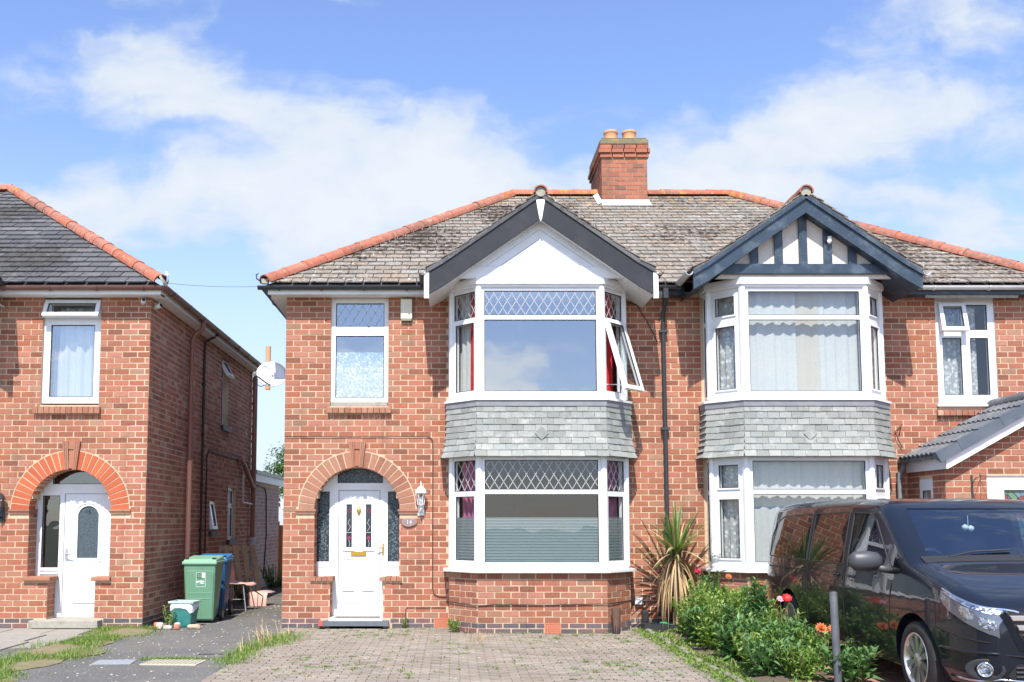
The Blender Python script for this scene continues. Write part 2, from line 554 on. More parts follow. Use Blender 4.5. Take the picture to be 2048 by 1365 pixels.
M['lead'] = m_plain('lead_sheet', (.20, .205, .22), .55, .25, 8, bstr=.2, dirt=((.42, .42, .42), .5))
M['flash'] = m_plain('white_flashing', (.50, .50, .48), .7, .1, 6, dirt=((.4, .38, .34), .5))
M['terracotta'] = m_plain('terracotta', (.52, .16, .085), .8, .12)
M['pot'] = m_plain('clay_pot', (.60, .32, .17), .8, .18, 8, dirt=((.4, .25, .12), .6))
M['dark'] = m_plain('dark_void', (.012, .011, .011), .9, .1)
M['plaster'] = m_plain('plaster', (.24, .23, .21), .9, .04)
M['carpet'] = m_plain('carpet', (.12, .10, .085), .95, .1)
M['glass'] = m_glass('window_glass', .07)
M['glass_up'] = m_glass('bright_window_glass', .29)
M['glass_dim'] = m_glass('plain_glass', .05)
M['film'] = None
M['lattice'] = m_plain('leaded_strip', (.46, .47, .48), .4, .1)
M['net'] = m_cloth('net_curtain', (.52, .52, .51), .2, .14)
M['lace'] = m_cloth('lace_curtain', (.80, .80, .80), .35, .08, .45)
M['cream_cloth'] = m_cloth('cream_curtain', (.50, .46, .40), .2, .1)
M['red_cloth'] = m_cloth('red_curtain', (.52, .035, .04), .2, .2)
M['pink_cloth'] = m_cloth('mauve_curtain', (.45, .16, .26), .25, .25)
M['brass'] = m_plain('brass', (.62, .38, .07), .3, .1, metal=.85)
M['steel'] = m_plain('steel', (.55, .56, .58), .3, .05, metal=.9)


def m_film(name, kind):
    m, nt, out = newmat(name)
    p = pos(nt)
    z = nd(nt, 'ShaderNodeSeparateXYZ', {0: p}).outputs[2]
    if kind == 'stripe':
        w = mth(nt, 'FRACT', mth(nt, 'DIVIDE', z, .041))
        f = nd(nt, 'ShaderNodeMapRange', {0: w, 1: .45, 2: .60, 3: .95, 4: .45}).outputs[0]
        d = nd(nt, 'ShaderNodeBsdfPrincipled', {'Base Color': (.17, .215, .22, 1), 'Roughness': .45})
    elif kind == 'sparkle':
        v = nd(nt, 'ShaderNodeTexVoronoi', {'Vector': p, 'Scale': 46.0})
        hue = ramp(nt, nd(nt, 'ShaderNodeSeparateColor', {0: v.outputs['Color']}).outputs[0], [(0.0, (.10, .17, .23)), (.45, (.18, .28, .34)), (.7, (.25, .45, .42)), (.85, (.6, .75, .8)), (1.0, (.22, .27, .45))], 'CONSTANT')
        f = .85
        d = nd(nt, 'ShaderNodeBsdfPrincipled', {'Base Color': hue, 'Roughness': .3})
    else:
        n = noise(nt, 45, 3)
        f = nd(nt, 'ShaderNodeMapRange', {0: n, 1: .4, 2: .62, 3: .55, 4: .8}).outputs[0]
        d = nd(nt, 'ShaderNodeBsdfPrincipled', {'Base Color': mixc(nt, nd(nt, 'ShaderNodeMapRange', {0: n, 1: .48, 2: .68}).outputs[0], (.03, .045, .06), (.17, .22, .25)), 'Roughness': .25})
    t = nd(nt, 'ShaderNodeBsdfTransparent', {0: (.9, .95, .95, 1)})
    mx = nd(nt, 'ShaderNodeMixShader', {0: f, 1: t.outputs[0], 2: d.outputs[0]})
    nt.links.new(mx.outputs[0], out.inputs[0])
    return m


M['film'] = m_film('striped_frosted_film', 'stripe')
M['sparkle'] = m_film('sparkle_window_film', 'sparkle')
M['obscure'] = m_film('obscure_glass', 'obscure')
# ------------------------------------------------------------------ walls and bricks
def wall_core(mb, F, x0, x1, z0, z1, rects=(), arches=(), th=.28, y=0.0):
    rects = list(rects)
    for (acx, zs, r) in arches:
        n = 26
        for i in range(n):
            a = acx - r + 2 * r * i / n
            b = acx - r + 2 * r * (i + 1) / n
            um = (a + b) / 2 - acx
            rects.append((a, b, zs - .001, zs + math.sqrt(max(r * r - um * um, 0))))
    xs = sorted({x0, x1} | {min(max(v, x0), x1) for r_ in rects for v in r_[:2]})
    zs_ = sorted({z0, z1} | {min(max(v, z0), z1) for r_ in rects for v in r_[2:]})
    xs = [v for i, v in enumerate(xs) if i == 0 or v - xs[i - 1] > 1e-5]
    zs_ = [v for i, v in enumerate(zs_) if i == 0 or v - zs_[i - 1] > 1e-5]

    def hole(i, j):
        if i < 0 or j < 0 or i >= len(xs) - 1 or j >= len(zs_) - 1:
            return True
        u = (xs[i] + xs[i + 1]) / 2
        w = (zs_[j] + zs_[j + 1]) / 2
        return any(a < u < b and c < w < d for (a, b, c, d) in rects)
    for i in range(len(xs) - 1):
        for j in range(len(zs_) - 1):
            if hole(i, j):
                continue
            a, b, c, d = xs[i], xs[i + 1], zs_[j], zs_[j + 1]
            mb.add([(a, y, c), (b, y, c), (b, y, d), (a, y, d)], [(0, 1, 2, 3)], F)
            mb.add([(a, y + th, c), (b, y + th, c), (b, y + th, d), (a, y + th, d)], [(3, 2, 1, 0)], F)
            if hole(i - 1, j):
                mb.add([(a, y, c), (a, y, d), (a, y + th, d), (a, y + th, c)], [(0, 1, 2, 3)], F)
            if hole(i + 1, j):
                mb.add([(b, y, c), (b, y, d), (b, y + th, d), (b, y + th, c)], [(3, 2, 1, 0)], F)
            if hole(i, j - 1):
                mb.add([(a, y, c), (b, y, c), (b, y + th, c), (a, y + th, c)], [(3, 2, 1, 0)], F)
            if hole(i, j + 1):
                mb.add([(a, y, d), (b, y, d), (b, y + th, d), (a, y + th, d)], [(0, 1, 2, 3)], F)
    return mb


def lay_bricks(F, x0, x1, z0, z1, rects=(), arches=(), course=.085, L=.228, joint=.015, bond='stretcher', proud=.0045, start=0, depth=.03):
    out = []
    n = int((z1 - z0) / course + .35)
    for i in range(n):
        zl = z0 + i * course + joint / 2
        zh = min(z0 + (i + 1) * course - joint / 2, z1)
        if zh - zl < .02:
            continue
        blocked = []
        for (a, b, c, d) in rects:
            if zh - .012 > c and zl + .012 < d:
                blocked.append((a, b))
        for (acx, zs, ro) in arches:
            zm = (zl + zh) / 2
            if zs <= zm < zs + ro:
                hw = math.sqrt(max(ro * ro - (zm - zs) ** 2, 0))
                blocked.append((acx - hw - .006, acx + hw + .006))
        blocked.sort()
        spans = []
        cur = x0
        for a, b in blocked:
            if a > cur:
                spans.append((cur, min(a, x1)))
            cur = max(cur, b)
        if cur < x1:
            spans.append((cur, x1))
        k = i + start
        if bond == 'garden' and k % 4 == 3:
            pitch, off = L / 2, L / 4
        elif bond == 'flemish':
            pitch, off = L, (L * .75 if k % 2 else 0)
        else:
            pitch, off = L, (L / 2 if k % 2 else 0)
        edges = []
        u = x0 - off
        jj = 0
        while u < x1 + pitch:
            edges.append(u)
            if bond == 'flemish':
                u += L if jj % 2 == (k % 2) else L / 2
            else:
                u += pitch
            jj += 1
        for e0, e1 in zip(edges[:-1], edges[1:]):
            for a, b in spans:
                p, q = max(e0, a), min(e1, b)
                if q - p < .035:
                    continue
                jl = joint / 2 if p > a + 1e-6 else .0005
                jr = joint / 2 if q < b - 1e-6 else .0005
                pr = proud + rnd.uniform(-.0018, .0022)
                out.append(BX(p + jl + rnd.uniform(0, .002), q - jr - rnd.uniform(0, .002), -pr, depth, zl + rnd.uniform(-.0015, .0015), zh + rnd.uniform(-.0015, .0015), F,
                              (0, rnd.uniform(-.006, .006), rnd.uniform(-.006, .006))))
    return out


def arch_ring(parent, F, acx, zs, ri, ro, n, mat, key=True):
    """voussoirs, springer caps and a fluted keystone"""
    gap = 7.0 if key else 0.0
    for sgn in (1, -1):
        a0, a1 = 0.0, 90.0 - gap
        for i in range(n):
            t0 = R(a0 + (a1 - a0) * i / n + .65)
            t1 = R(a0 + (a1 - a0) * (i + 1) / n - .65)
            mb = MB()
            q = []
            for y in (-.012 - rnd.uniform(0, .004), .22):
                for (t, r) in ((t0, ri), (t0, ro), (t1, ro), (t1, ri)):
                    q.append((acx + sgn * r * math.cos(t), y, zs + r * math.sin(t)))
            mb.add(q, [(0, 1, 2, 3), (7, 6, 5, 4), (0, 4, 5, 1), (1, 5, 6, 2), (2, 6, 7, 3), (3, 7, 4, 0)], F)
            mb.obj('arch_brick', mat, parent)
    ring = MB()
    m = 40
    for i in range(m):
        t0, t1 = math.pi * i / m, math.pi * (i + 1) / m
        q = []
        for y in (-.008, .2):
            for (t, r) in ((t0, ri + .004), (t0, ro + .014), (t1, ro + .014), (t1, ri + .004)):
                q.append((acx + r * math.cos(t), y, zs + r * math.sin(t)))
        ring.add(q, [(0, 1, 2, 3), (7, 6, 5, 4), (0, 4, 5, 1), (1, 5, 6, 2), (2, 6, 7, 3), (3, 7, 4, 0)], F)
    ring.obj('arch_mortar', M['mortar'], parent)


def keystone(parent, F, acx, z0, z1, wb, wt):
    ks = MB()
    n = 9
    for i in range(n):
        f0, f1 = i / n, (i + .8) / n
        if 3 <= i <= 5:
            continue
        ks.add([(acx - wb + 2 * wb * f0, -.05, z0), (acx - wb + 2 * wb * f1, -.05, z0), (acx - wt + 2 * wt * f1, -.05, z1), (acx - wt + 2 * wt * f0, -.05, z1),
                (acx - wb + 2 * wb * f0, .05, z0), (acx - wb + 2 * wb * f1, .05, z0), (acx - wt + 2 * wt * f1, .05, z1), (acx - wt + 2 * wt * f0, .05, z1)],
               [(0, 1, 2, 3), (7, 6, 5, 4), (0, 4, 5, 1), (1, 5, 6, 2), (2, 6, 7, 3), (3, 7, 4, 0)], F)
    zm = z1 - (z1 - z0) * .28
    ks.box(acx - wt * .36, acx + wt * .36, -.03, .05, zm, z1, F)
    ks.box(acx - wb, acx + wb, -.028, .05, z0 + .01, z0 + .03, F)
    o = ks.obj('keystone', M['brick_arch'], parent)
    mid = MB()
    mid.box(acx - wb * .4, acx + wb * .4, -.036, .05, z0 + .02, zm - .02, F)
    mid.obj('keystone_centre', M['brick'], o)
    return o


# ------------------------------------------------------------------ windows
def lattice(mb, F, u0, u1, z0, z1, y, pu=.128, pz=.205, w=.0075):
    slope = pz / pu
    for sg in (1, -1):
        k0 = -int((z1 - z0) / pz) - 3
        k1 = int((u1 - u0) / pu) + int((z1 - z0) / pz) + 4
        for k in range(k0, k1):
            us = u0 + (k + .5) * pu
            pts = []
            # z = z0 + sg*slope*(u-us) (sg=1) ; clip
            ua, ub = us, us + sg * (z1 - z0) / slope
            za, zb = z0, z1
            if ua > ub:
                ua, ub, za, zb = ub, ua, zb, za
            if ub <= u0 or ua >= u1:
                continue
            if ua < u0:
                za += (zb - za) * (u0 - ua) / (ub - ua)
                ua = u0
            if ub > u1:
                zb -= (zb - za) * (ub - u1) / (ub - ua) if ub > ua else 0
                ub = u1
            d = Vector((ub - ua, zb - za))
            if d.length < .02:
                continue
            nrm = Vector((-d.y, d.x)).normalized() * w / 2
            q = []
            for yy in (y - .003, y + .001):
                q += [(ua + nrm.x, yy, za + nrm.y), (ub + nrm.x, yy, zb + nrm.y), (ub - nrm.x, yy, zb - nrm.y), (ua - nrm.x, yy, za - nrm.y)]
            mb.add(q, [(0, 1, 2, 3), (7, 6, 5, 4), (0, 4, 5, 1), (1, 5, 6, 2), (2, 6, 7, 3), (3, 7, 4, 0)], F)


def ring(mb, F, a, b, c, d, w, y0, y1):
    mb.box(a, b, y0, y1, c, c + w, F)
    mb.box(a, b, y0, y1, d - w, d, F)
    mb.box(a, a + w, y0, y1, c + w, d - w, F)
    mb.box(b - w, b, y0, y1, c + w, d - w, F)


def window(parent, F, u0, u1, z0, z1, cells, y=.03, th=.07, glass='glass', fmat='upvc', name='window'):
    """cells: (u0,u1,z0,z1,flags) pane openings; the frame is what is left between them"""
    fr = MB()
    wall_core(fr, F, u0, u1, z0, z1, [c[:4] for c in cells], th=th, y=y)
    gk = MB()
    for c in cells:
        fl = c[4] if len(c) > 4 else ''
        if 's' in fl:
            ring(fr, F, c[0] - .022, c[1] + .022, c[2] - .022, c[3] + .022, .0215, y - .016, y + .002)
        ring(gk, F, c[0] - .0005, c[1] + .0005, c[2] - .0005, c[3] + .0005, .010, y + .006, y + .02)
    w = fr.obj(name, M[fmat], parent)
    gk.obj('gasket', M['gasket'], w)
    for c in cells:
        fl = c[4] if len(c) > 4 else ''
        if 'x' in fl:
            continue
        g = 'glass_up' if 'u' in fl else ('glass_dim' if 'd' in fl else glass)
        MB().add([(c[0], y + .024, c[2]), (c[1], y + .024, c[2]), (c[1], y + .024, c[3]), (c[0], y + .024, c[3])], [(0, 1, 2, 3)], F).obj('pane', M[g], w)
        if 'l' in fl:
            lb = MB()
            lattice(lb, F, c[0] + .01, c[1] - .01, c[2] + .01, c[3] - .01, y + .019)
            lb.obj('lead_lattice', M['lattice'], w)
    return w


def open_sash(parent, F, c, y, ang, name='sash', glass='glass', lat=False):
    """top-hung sash swung outwards about its top edge"""
    Fs = F @ Matrix.Translation((0, y, c[3])) @ Matrix.Rotation(-ang, 4, 'X') @ Matrix.Translation((0, -y, -c[3]))
    fr = MB()
    ring(fr, Fs, c[0] - .02, c[1] + .02, c[2] - .02, c[3] + .02, .06, y - .03, y + .03)
    o = fr.obj(name, M['upvc'], parent)
    g = MB()
    ring(g, Fs, c[0] + .04, c[1] - .04, c[2] + .04, c[3] - .04, .009, y - .02, y - .005)
    g.obj('gasket', M['gasket'], o)
    MB().box(c[0] + .04, c[1] - .04, y - .004, y + .0, c[2] + .04, c[3] - .04, Fs).obj('pane', M[glass], o)
    st = MB()
    for u in (c[0] + .03, c[1] - .03):
        a = F @ Vector((u, y + .02, c[2] + .12))
        b = Fs @ Vector((u, y + .02, c[2] + .05))
        st.tube([a, b], .006, 6)
    st.obj('stay', M['steel'], o)
    return o


def curtain(parent, F, u0, u1, z0, z1, y, mat, amp=.025, wl=.12, name='curtain', flare=0.0, ph=0.0):
    mb = MB()
    n = max(8, int((u1 - u0) / wl * 8))
    rows = 6
    vs = []
    for j in range(rows + 1):
        t = j / rows
        for i in range(n + 1):
            s = i / n
            u = u0 + (u1 - u0) * s
            um = (u0 + u1) / 2
            u = u + flare * (1 - t) * (1 if u > um else -1) * abs(s - .5) * 2
            yy = y + amp * math.sin(ph + 2 * math.pi * (u - u0) / wl + .5 * math.sin(7 * s)) + amp * .4 * math.sin(2.3 * 2 * math.pi * (u - u0) / wl + 1.3 * t)
            vs.append((u, yy, z0 + (z1 - z0) * t))
    fs = [(j * (n + 1) + i, j * (n + 1) + i + 1, (j + 1) * (n + 1) + i + 1, (j + 1) * (n + 1) + i) for j in range(rows) for i in range(n)]
    mb.add(vs, fs, F)
    return mb.obj(name, mat, parent, smooth=True)


def brick_sill(parent, F, u0, u1, zt, zb, mat=None):
    """sloping sill of brick headers"""
    n = max(3, int((u1 - u0) / .082))
    w = (u1 - u0) / n
    for i in range(n):
        a, b = u0 + i * w + .004, u0 + (i + 1) * w - .004
        MB().add([(a, -.065 - rnd.uniform(0, .006), zb), (b, -.065, zb), (b, .08, zb), (a, .08, zb), (a, -.065, zt - .03), (b, -.065, zt - .03), (b, .08, zt), (a, .08, zt)],
                 [(0, 3, 2, 1), (4, 5, 6, 7), (0, 1, 5, 4), (1, 2, 6, 5), (2, 3, 7, 6), (3, 0, 4, 7)], F).obj('sill_brick', mat or M['brick_arch'], parent)


# ------------------------------------------------------------------ roofs
def tile_plane(O, U, V, L, ulim, gauge=.2, w=.262, th=.017, jitter=1.0):
    """tiles over the plane O + u*U + v*V; ulim(v) gives the covered intervals"""
    N = U.cross(V).normalized()
    out = []
    rows = int(L / gauge + .5)
    for i in range(rows):
        v0 = i * gauge
        off = (.5 * w if i % 2 else 0) + rnd.uniform(-.01, .01)
        for (a, b) in ulim(v0 + gauge * .5):
            k = math.floor((a + off) / w)
            u = k * w - off
            while u < b:
                p, q = max(u, a), min(u + w, b)
                u += w
                if q - p < .03:
                    continue
                c = O + U * ((p + q) / 2) + V * (v0 + gauge * .62)
                ln = gauge * 1.24
                Mx = Matrix((U, V, N)).transposed().to_4x4()
                Mx.translation = c + N * (th * .85 + rnd.uniform(0, .003) * jitter)
                Mx = Mx @ Matrix.Rotation(-.095 + rnd.uniform(-.012, .012) * jitter, 4, 'X') @ Matrix.Rotation(rnd.uniform(-.012, .012) * jitter, 4, 'Z')
                Mx = Mx @ Matrix.Diagonal((q - p - .009 - rnd.uniform(0, .006), ln + rnd.uniform(-.008, .008), th, 1))
                out.append(Mx)
    return out


def ridge_run(parent, A, B, r=.105, seg=.38, name='ridge_tile', mat=None):
    A, B = Vector(A), Vector(B)
    d = B - A
    n = max(1, int(d.length / seg + .5))
    t = d.normalized()
    side = t.cross(Vector((0, 0, 1))).normalized()
    upv = side.cross(t).normalized()
    for i in range(n):
        a = A + d * (i / n) - t * .012
        b = A + d * ((i + 1) / n) + t * .018
        dr = rnd.uniform(-.004, .005)
        mb = MB()
        k = 8
        vs = []
        for (p, rr) in ((a, r + .010 + dr), (b, r + dr)):
            for (r_, fl) in ((rr, 0), (rr - .02, 1)):
                for j in range(k + 1):
                    an = R(-12) + R(204) * j / k
                    vs.append(p + side * math.cos(an) * r_ + upv * (math.sin(an) * r_ * .92 - .02))
        m = k + 1
        fs = []
        for j in range(k):
            fs.append((j, j + 1, 2 * m + j + 1, 2 * m + j))
            fs.append((m + j + 1, m + j, 3 * m + j, 3 * m + j + 1))
            fs.append((j + 1, j, m + j, m + j + 1))
            fs.append((2 * m + j, 2 * m + j + 1, 3 * m + j + 1, 3 * m + j))
        fs.append((0, 2 * m, 3 * m, m))
        fs.append((k, m + k, 3 * m + k, 2 * m + k))
        mb.add(vs, fs)
        mb.obj(name, mat or M['ridge'], parent, smooth='auto')


def gutter(parent, pts, mat, r=.056, brackets=0, name='gutter'):
    """half-round gutter along a polyline with joint clips"""
    mb = MB()
    for A, B in zip(pts[:-1], pts[1:]):
        A, B = Vector(A), Vector(B)
        t = (B - A).normalized()
        side = t.cross(Vector((0, 0, 1))).normalized()
        k = 8
        vs = []
        for p in (A, B):
            for rr in (r, r - .006):
                for j in range(k + 1):
                    an = math.pi + math.pi * j / k
                    vs.append(p + side * math.cos(an) * rr + Vector((0, 0, 1)) * math.sin(an) * rr)
        m = k + 1
        fs = []
        for j in range(k):
            fs.append((j, j + 1, 2 * m + j + 1, 2 * m + j))
            fs.append((m + j + 1, m + j, 3 * m + j, 3 * m + j + 1))
        fs += [(0, 2 * m, 3 * m, m), (k, m + k, 3 * m + k, 2 * m + k)]
        fs += [tuple(range(m)) + tuple(range(2 * m - 1, m - 1, -1)), tuple(range(2 * m, 3 * m)) + tuple(range(4 * m - 1, 3 * m - 1, -1))]
        mb.add(vs, fs)
    o = mb.obj(name, mat, parent, smooth='auto')
    if brackets:
        A, B = Vector(pts[0]), Vector(pts[-1])
        for i in range(brackets):
            p = A + (B - A) * ((i + .5) / brackets)
            t = (B - A).normalized()
            side = t.cross(Vector((0, 0, 1))).normalized()
            br = MB()
            k = 8
            for j in range(k):
                q = []
                for s in (-.014, .014):
                    for (jj, rr) in ((j, r + .002), (j + 1, r + .002), (j + 1, r + .011), (j, r + .011)):
                        an = math.pi + math.pi * jj / k
                        q.append(p + t * s + side * math.cos(an) * rr + Vector((0, 0, 1)) * (math.sin(an) * rr))
                br.add(q, [(0, 1, 2, 3), (7, 6, 5, 4), (0, 4, 5, 1), (1, 5, 6, 2), (2, 6, 7, 3), (3, 7, 4, 0)])
            br.obj('bracket', mat, o)
    return o


# ------------------------------------------------------------------ bay windows
BP = [Vector((-1.26, 0)), Vector((-1.26, -.30)), Vector((-.88, -.72)), Vector((.88, -.72)), Vector((1.26, -.30)), Vector((1.26, 0))]


def bay_poly(o):
    res = []
    n = len(BP)
    nrm = []
    for i in range(n - 1):
        d = (BP[i + 1] - BP[i]).normalized()
        nrm.append(Vector((d.y, -d.x)))
    for i in range(n):
        if i == 0:
            res.append(BP[0] + nrm[0] * o)
        elif i == n - 1:
            res.append(BP[-1] + nrm[-1] * o)
        else:
            b = (nrm[i - 1] + nrm[i])
            b = b / b.length
            res.append(BP[i] + b * (o / max(b.dot(nrm[i]), .3)))
    return res


def bay_frames(cx, o):
    P = bay_poly(o)
    res = []
    for i in range(5):
        d = P[i + 1] - P[i]
        res.append((Fr(cx + P[i].x, P[i].y, 0, math.atan2(d.y, d.x)), d.length))
    return res


def bay_prism(mb, cx, o, z0, z1, back=.1, o2=None):
    a = bay_poly(o)
    b = bay_poly(o if o2 is None else o2)
    pa = [(cx + p.x, p.y, z0) for p in a] + [(cx + a[-1].x, back, z0), (cx + a[0].x, back, z0)]
    pb = [(cx + p.x, p.y, z1) for p in b] + [(cx + b[-1].x, back, z1), (cx + b[0].x, back, z1)]
    n = len(pa)
    mb.add(pa + pb, [tuple(range(n - 1, -1, -1)), tuple(range(n, 2 * n))] + [(i, (i + 1) % n, (i + 1) % n + n, i + n) for i in range(n)])


def bay_wall_ring(mb, cx, o, z0, z1, th=.12):
    a, b = bay_poly(o), bay_poly(o - th)
    for i in range(5):
        q = []
        for z in (z0, z1):
            for p in (a[i], a[i + 1], b[i + 1], b[i]):
                q.append((cx + p.x, p.y, z))
        mb.add(q, [(0, 1, 2, 3), (7, 6, 5, 4), (0, 4, 5, 1), (1, 5, 6, 2), (2, 6, 7, 3), (3, 7, 4, 0)])


def build_bay(house, cx, style, bricks, plinth):
    main = style == 'main'
    # brick base with plinth
    core = MB()
    bay_wall_ring(core, cx, .03, 0.0, .835, .25)
    core.obj('bay_base', M['mortar'], house)
    for i, (F, L) in enumerate(bay_frames(cx, .03)):
        vent = [(L / 2 + .02, L / 2 + .25, 0, .16)] if (i == 2 and main) else []
        plinth += lay_bricks(F, 0, L, 0.0, .147, vent, course=.0735, start=i % 2)
        bricks += lay_bricks(F, 0, L, .147, .835, vent, start=i)
        if vent:
            air_brick(house, F, *vent[0][:2], .004, .15)
    # sills
    for (z0, z1, o) in ((.838, .872, .115), (3.238, 3.268, .10)):
        s = MB()
        bay_prism(s, cx, o, z0, z1, .02)
        bay_prism(s, cx, .02, z1, z1 + .035, .02)
        s.obj('sill', M['upvc'], house)
    # hung slate apron between the storeys
    ap = MB()
    bay_prism(ap, cx, .105, 2.452, 2.62, .02, .055)
    bay_prism(ap, cx, .055, 2.62, 3.236, .02, .025)
    apron = ap.obj('slate_apron', M['lead'], house)
    fl = MB()
    for i, (F, L) in enumerate(bay_frames(cx, .078)):
        fl.box(0, L, -.004, .03, 3.155, 3.237, F)
    fl.obj('lead_flashing', M['lead'], apron)
    slates = []
    zs = [2.445 + .0905 * k for k in range(9)]

    def off(z):
        return .062 + .075 * max(0, (2.80 - z) / .36) ** 1.7 - .008 * max(0, (z - 2.8))
    for k in range(8):
        zl, zh = zs[k], zs[k] + .105
        om = (off(zl) + off(zh)) / 2
        til = math.atan2(off(zl) - off(zh), zh - zl) + .10
        for i, (F, L) in enumerate(bay_frames(cx, om + .008)):
            ex_ = .22 if i in (0, 4) else 0.0
            n = {0: 2, 1: 4, 2: 11, 3: 4, 4: 2}[i]
            w = L / n
            e = [0.0]
            st = w * (.5 if (k + i) % 2 else 1.0)
            u = st
            while u < L - w * .3:
                e.append(u)
                u += w
            e.append(L)
            for a, b in zip(e[:-1], e[1:]):
                if b - a < .03:
                    continue
                slates.append(BX(a + .002, b - .002, -.006 + rnd.uniform(-.003, .002), .004, zl + rnd.uniform(-.004, .003), zh, F, (-til - ex_ + rnd.uniform(-.012, .012), 0, rnd.uniform(-.01, .01))))
    pieces(slates, 'slate', M['slate'], apron)
    Fd, Ld = bay_frames(cx, .085)[2]
    for (du, dz) in ((0, 0.03),):
        Mx = Fd @ Matrix.Translation((Ld / 2 + du, -.008, 2.74 + dz)) @ Matrix.Rotation(R(45), 4, 'Y') @ Matrix.Diagonal((.135, .010, .135, 1))
        o = bpy.data.objects.new('diamond_slate', unit_box(M['slate'], 'slate'))
        col.objects.link(o)
        link(o, apron, True, Mx)
    # windows on the five faces, both storeys
    for (z0, z1, zt, up) in ((.905, 2.452, 1.955, False), (3.30, 4.868, 4.43, True)):
        for i, (F, L) in enumerate(bay_frames(cx, 0.0)):
            e = .06
            if main:
                fg = 'lu' if up else 'l'
                if i == 2:
                    cells = [(.085, L - .085, z0 + .07, zt - .03, 'u' if up else ''), (.085, L - .085, zt + .03, z1 - .05, fg)]
                elif i in (1, 3):
                    lower = (e + .03, L - e - .03, z0 + .09, zt - .06, 'x' if (up and i == 3) else '')
                    cells = [lower, (e, L - e, zt + .01, z1 - .05, 'l')]
                else:
                    cells = [(.05, L - .05, z0 + .09, zt - .04, ''), (.05, L - .05, zt + .02, z1 - .05, '')]
            else:
                if i == 2:
                    cells = [(.09, L - .09, z0 + .07, zt - .03, ''), (.09, L - .09, zt + .03, z1 - .06, '')]
                elif i in (1, 3):
                    cells = [(.12, L - .12, z0 + .12, zt - .10, 's'), (.12, L - .12, zt + .06, z1 - .11, 's')]
                else:
                    cells = [(.05, L - .06, z0 + .06, zt - .03, ''), (.05, L - .06, zt + .03, z1 - .05, '')]
            w = window(house, F, 0.0, L, z0, z1, cells, y=.0)
            if main and up and i == 3:
                open_sash(w, F, (e + .01, L - e - .01, z0 + .06, zt - .03), -.02, R(17))
        for p in bay_poly(-.012)[1:5]:
            MB().lathe([(.05, z0 + .001), (.05, z1 - .001)], 8, Matrix.Translation((cx + p.x, p.y, 0))).obj('corner_post', M['upvc'], house, smooth='auto')
    # head board under the gable
    hd = MB()
    bay_prism(hd, cx, .03, 4.869, 4.905, .02)
    bay_prism(hd, cx, .055, 4.905, 5.0, .02)
    hd.obj('bay_head', M['upvc'], house)
    # bay floor and ceiling so that no light leaks between the storeys
    fl = MB()
    bay_prism(fl, cx, -.10, 2.48, 2.52, .3)
    bay_prism(fl, cx, -.26, 0.05, 0.10, .3)
    fl.obj('bay_floor', M['carpet'], house)


def air_brick(parent, F, u0, u1, z0, z1):
    n, m = 6, 4
    cells = []
    du, dz = (u1 - u0 - .02) / n, (z1 - z0 - .016) / m
    for i in range(n):
        for j in range(m):
            cells.append((u0 + .01 + i * du + du * .2, u0 + .01 + i * du + du * .8, z0 + .008 + j * dz + dz * .2, z0 + .008 + j * dz + dz * .8))
    mb = MB()
    wall_core(mb, F, u0 + .004, u1 - .004, z0, z1, cells, th=.012, y=-.012)
    o = mb.obj('air_brick', M['terracotta'], parent)
    MB().box(u0 + .004, u1 - .004, .0005, .02, z0, z1, F).obj('vent_shadow', M['dark'], o)


def gable_pts(h=1.61, apex=6.14):
    return [(0, apex), (1.38, apex - .965), (h, apex - 1.10)]


def strip_poly(mb, top, drop0, drop1, y0, y1, cx, x_from=0.0):
    """rake board below the roof line on both sides"""
    for sg in (-1, 1):
        for (a, b) in zip(top[:-1], top[1:]):
            q = []
            for y in (y0, y1):
                for (p, d) in ((a, drop0), (b, drop0), (b, drop1), (a, drop1)):
                    q.append((cx + sg * p[0], y, p[1] - d))
            mb.add(q, [(0, 1, 2, 3), (7, 6, 5, 4), (0, 4, 5, 1), (1, 5, 6, 2), (2, 6, 7, 3), (3, 7, 4, 0)])


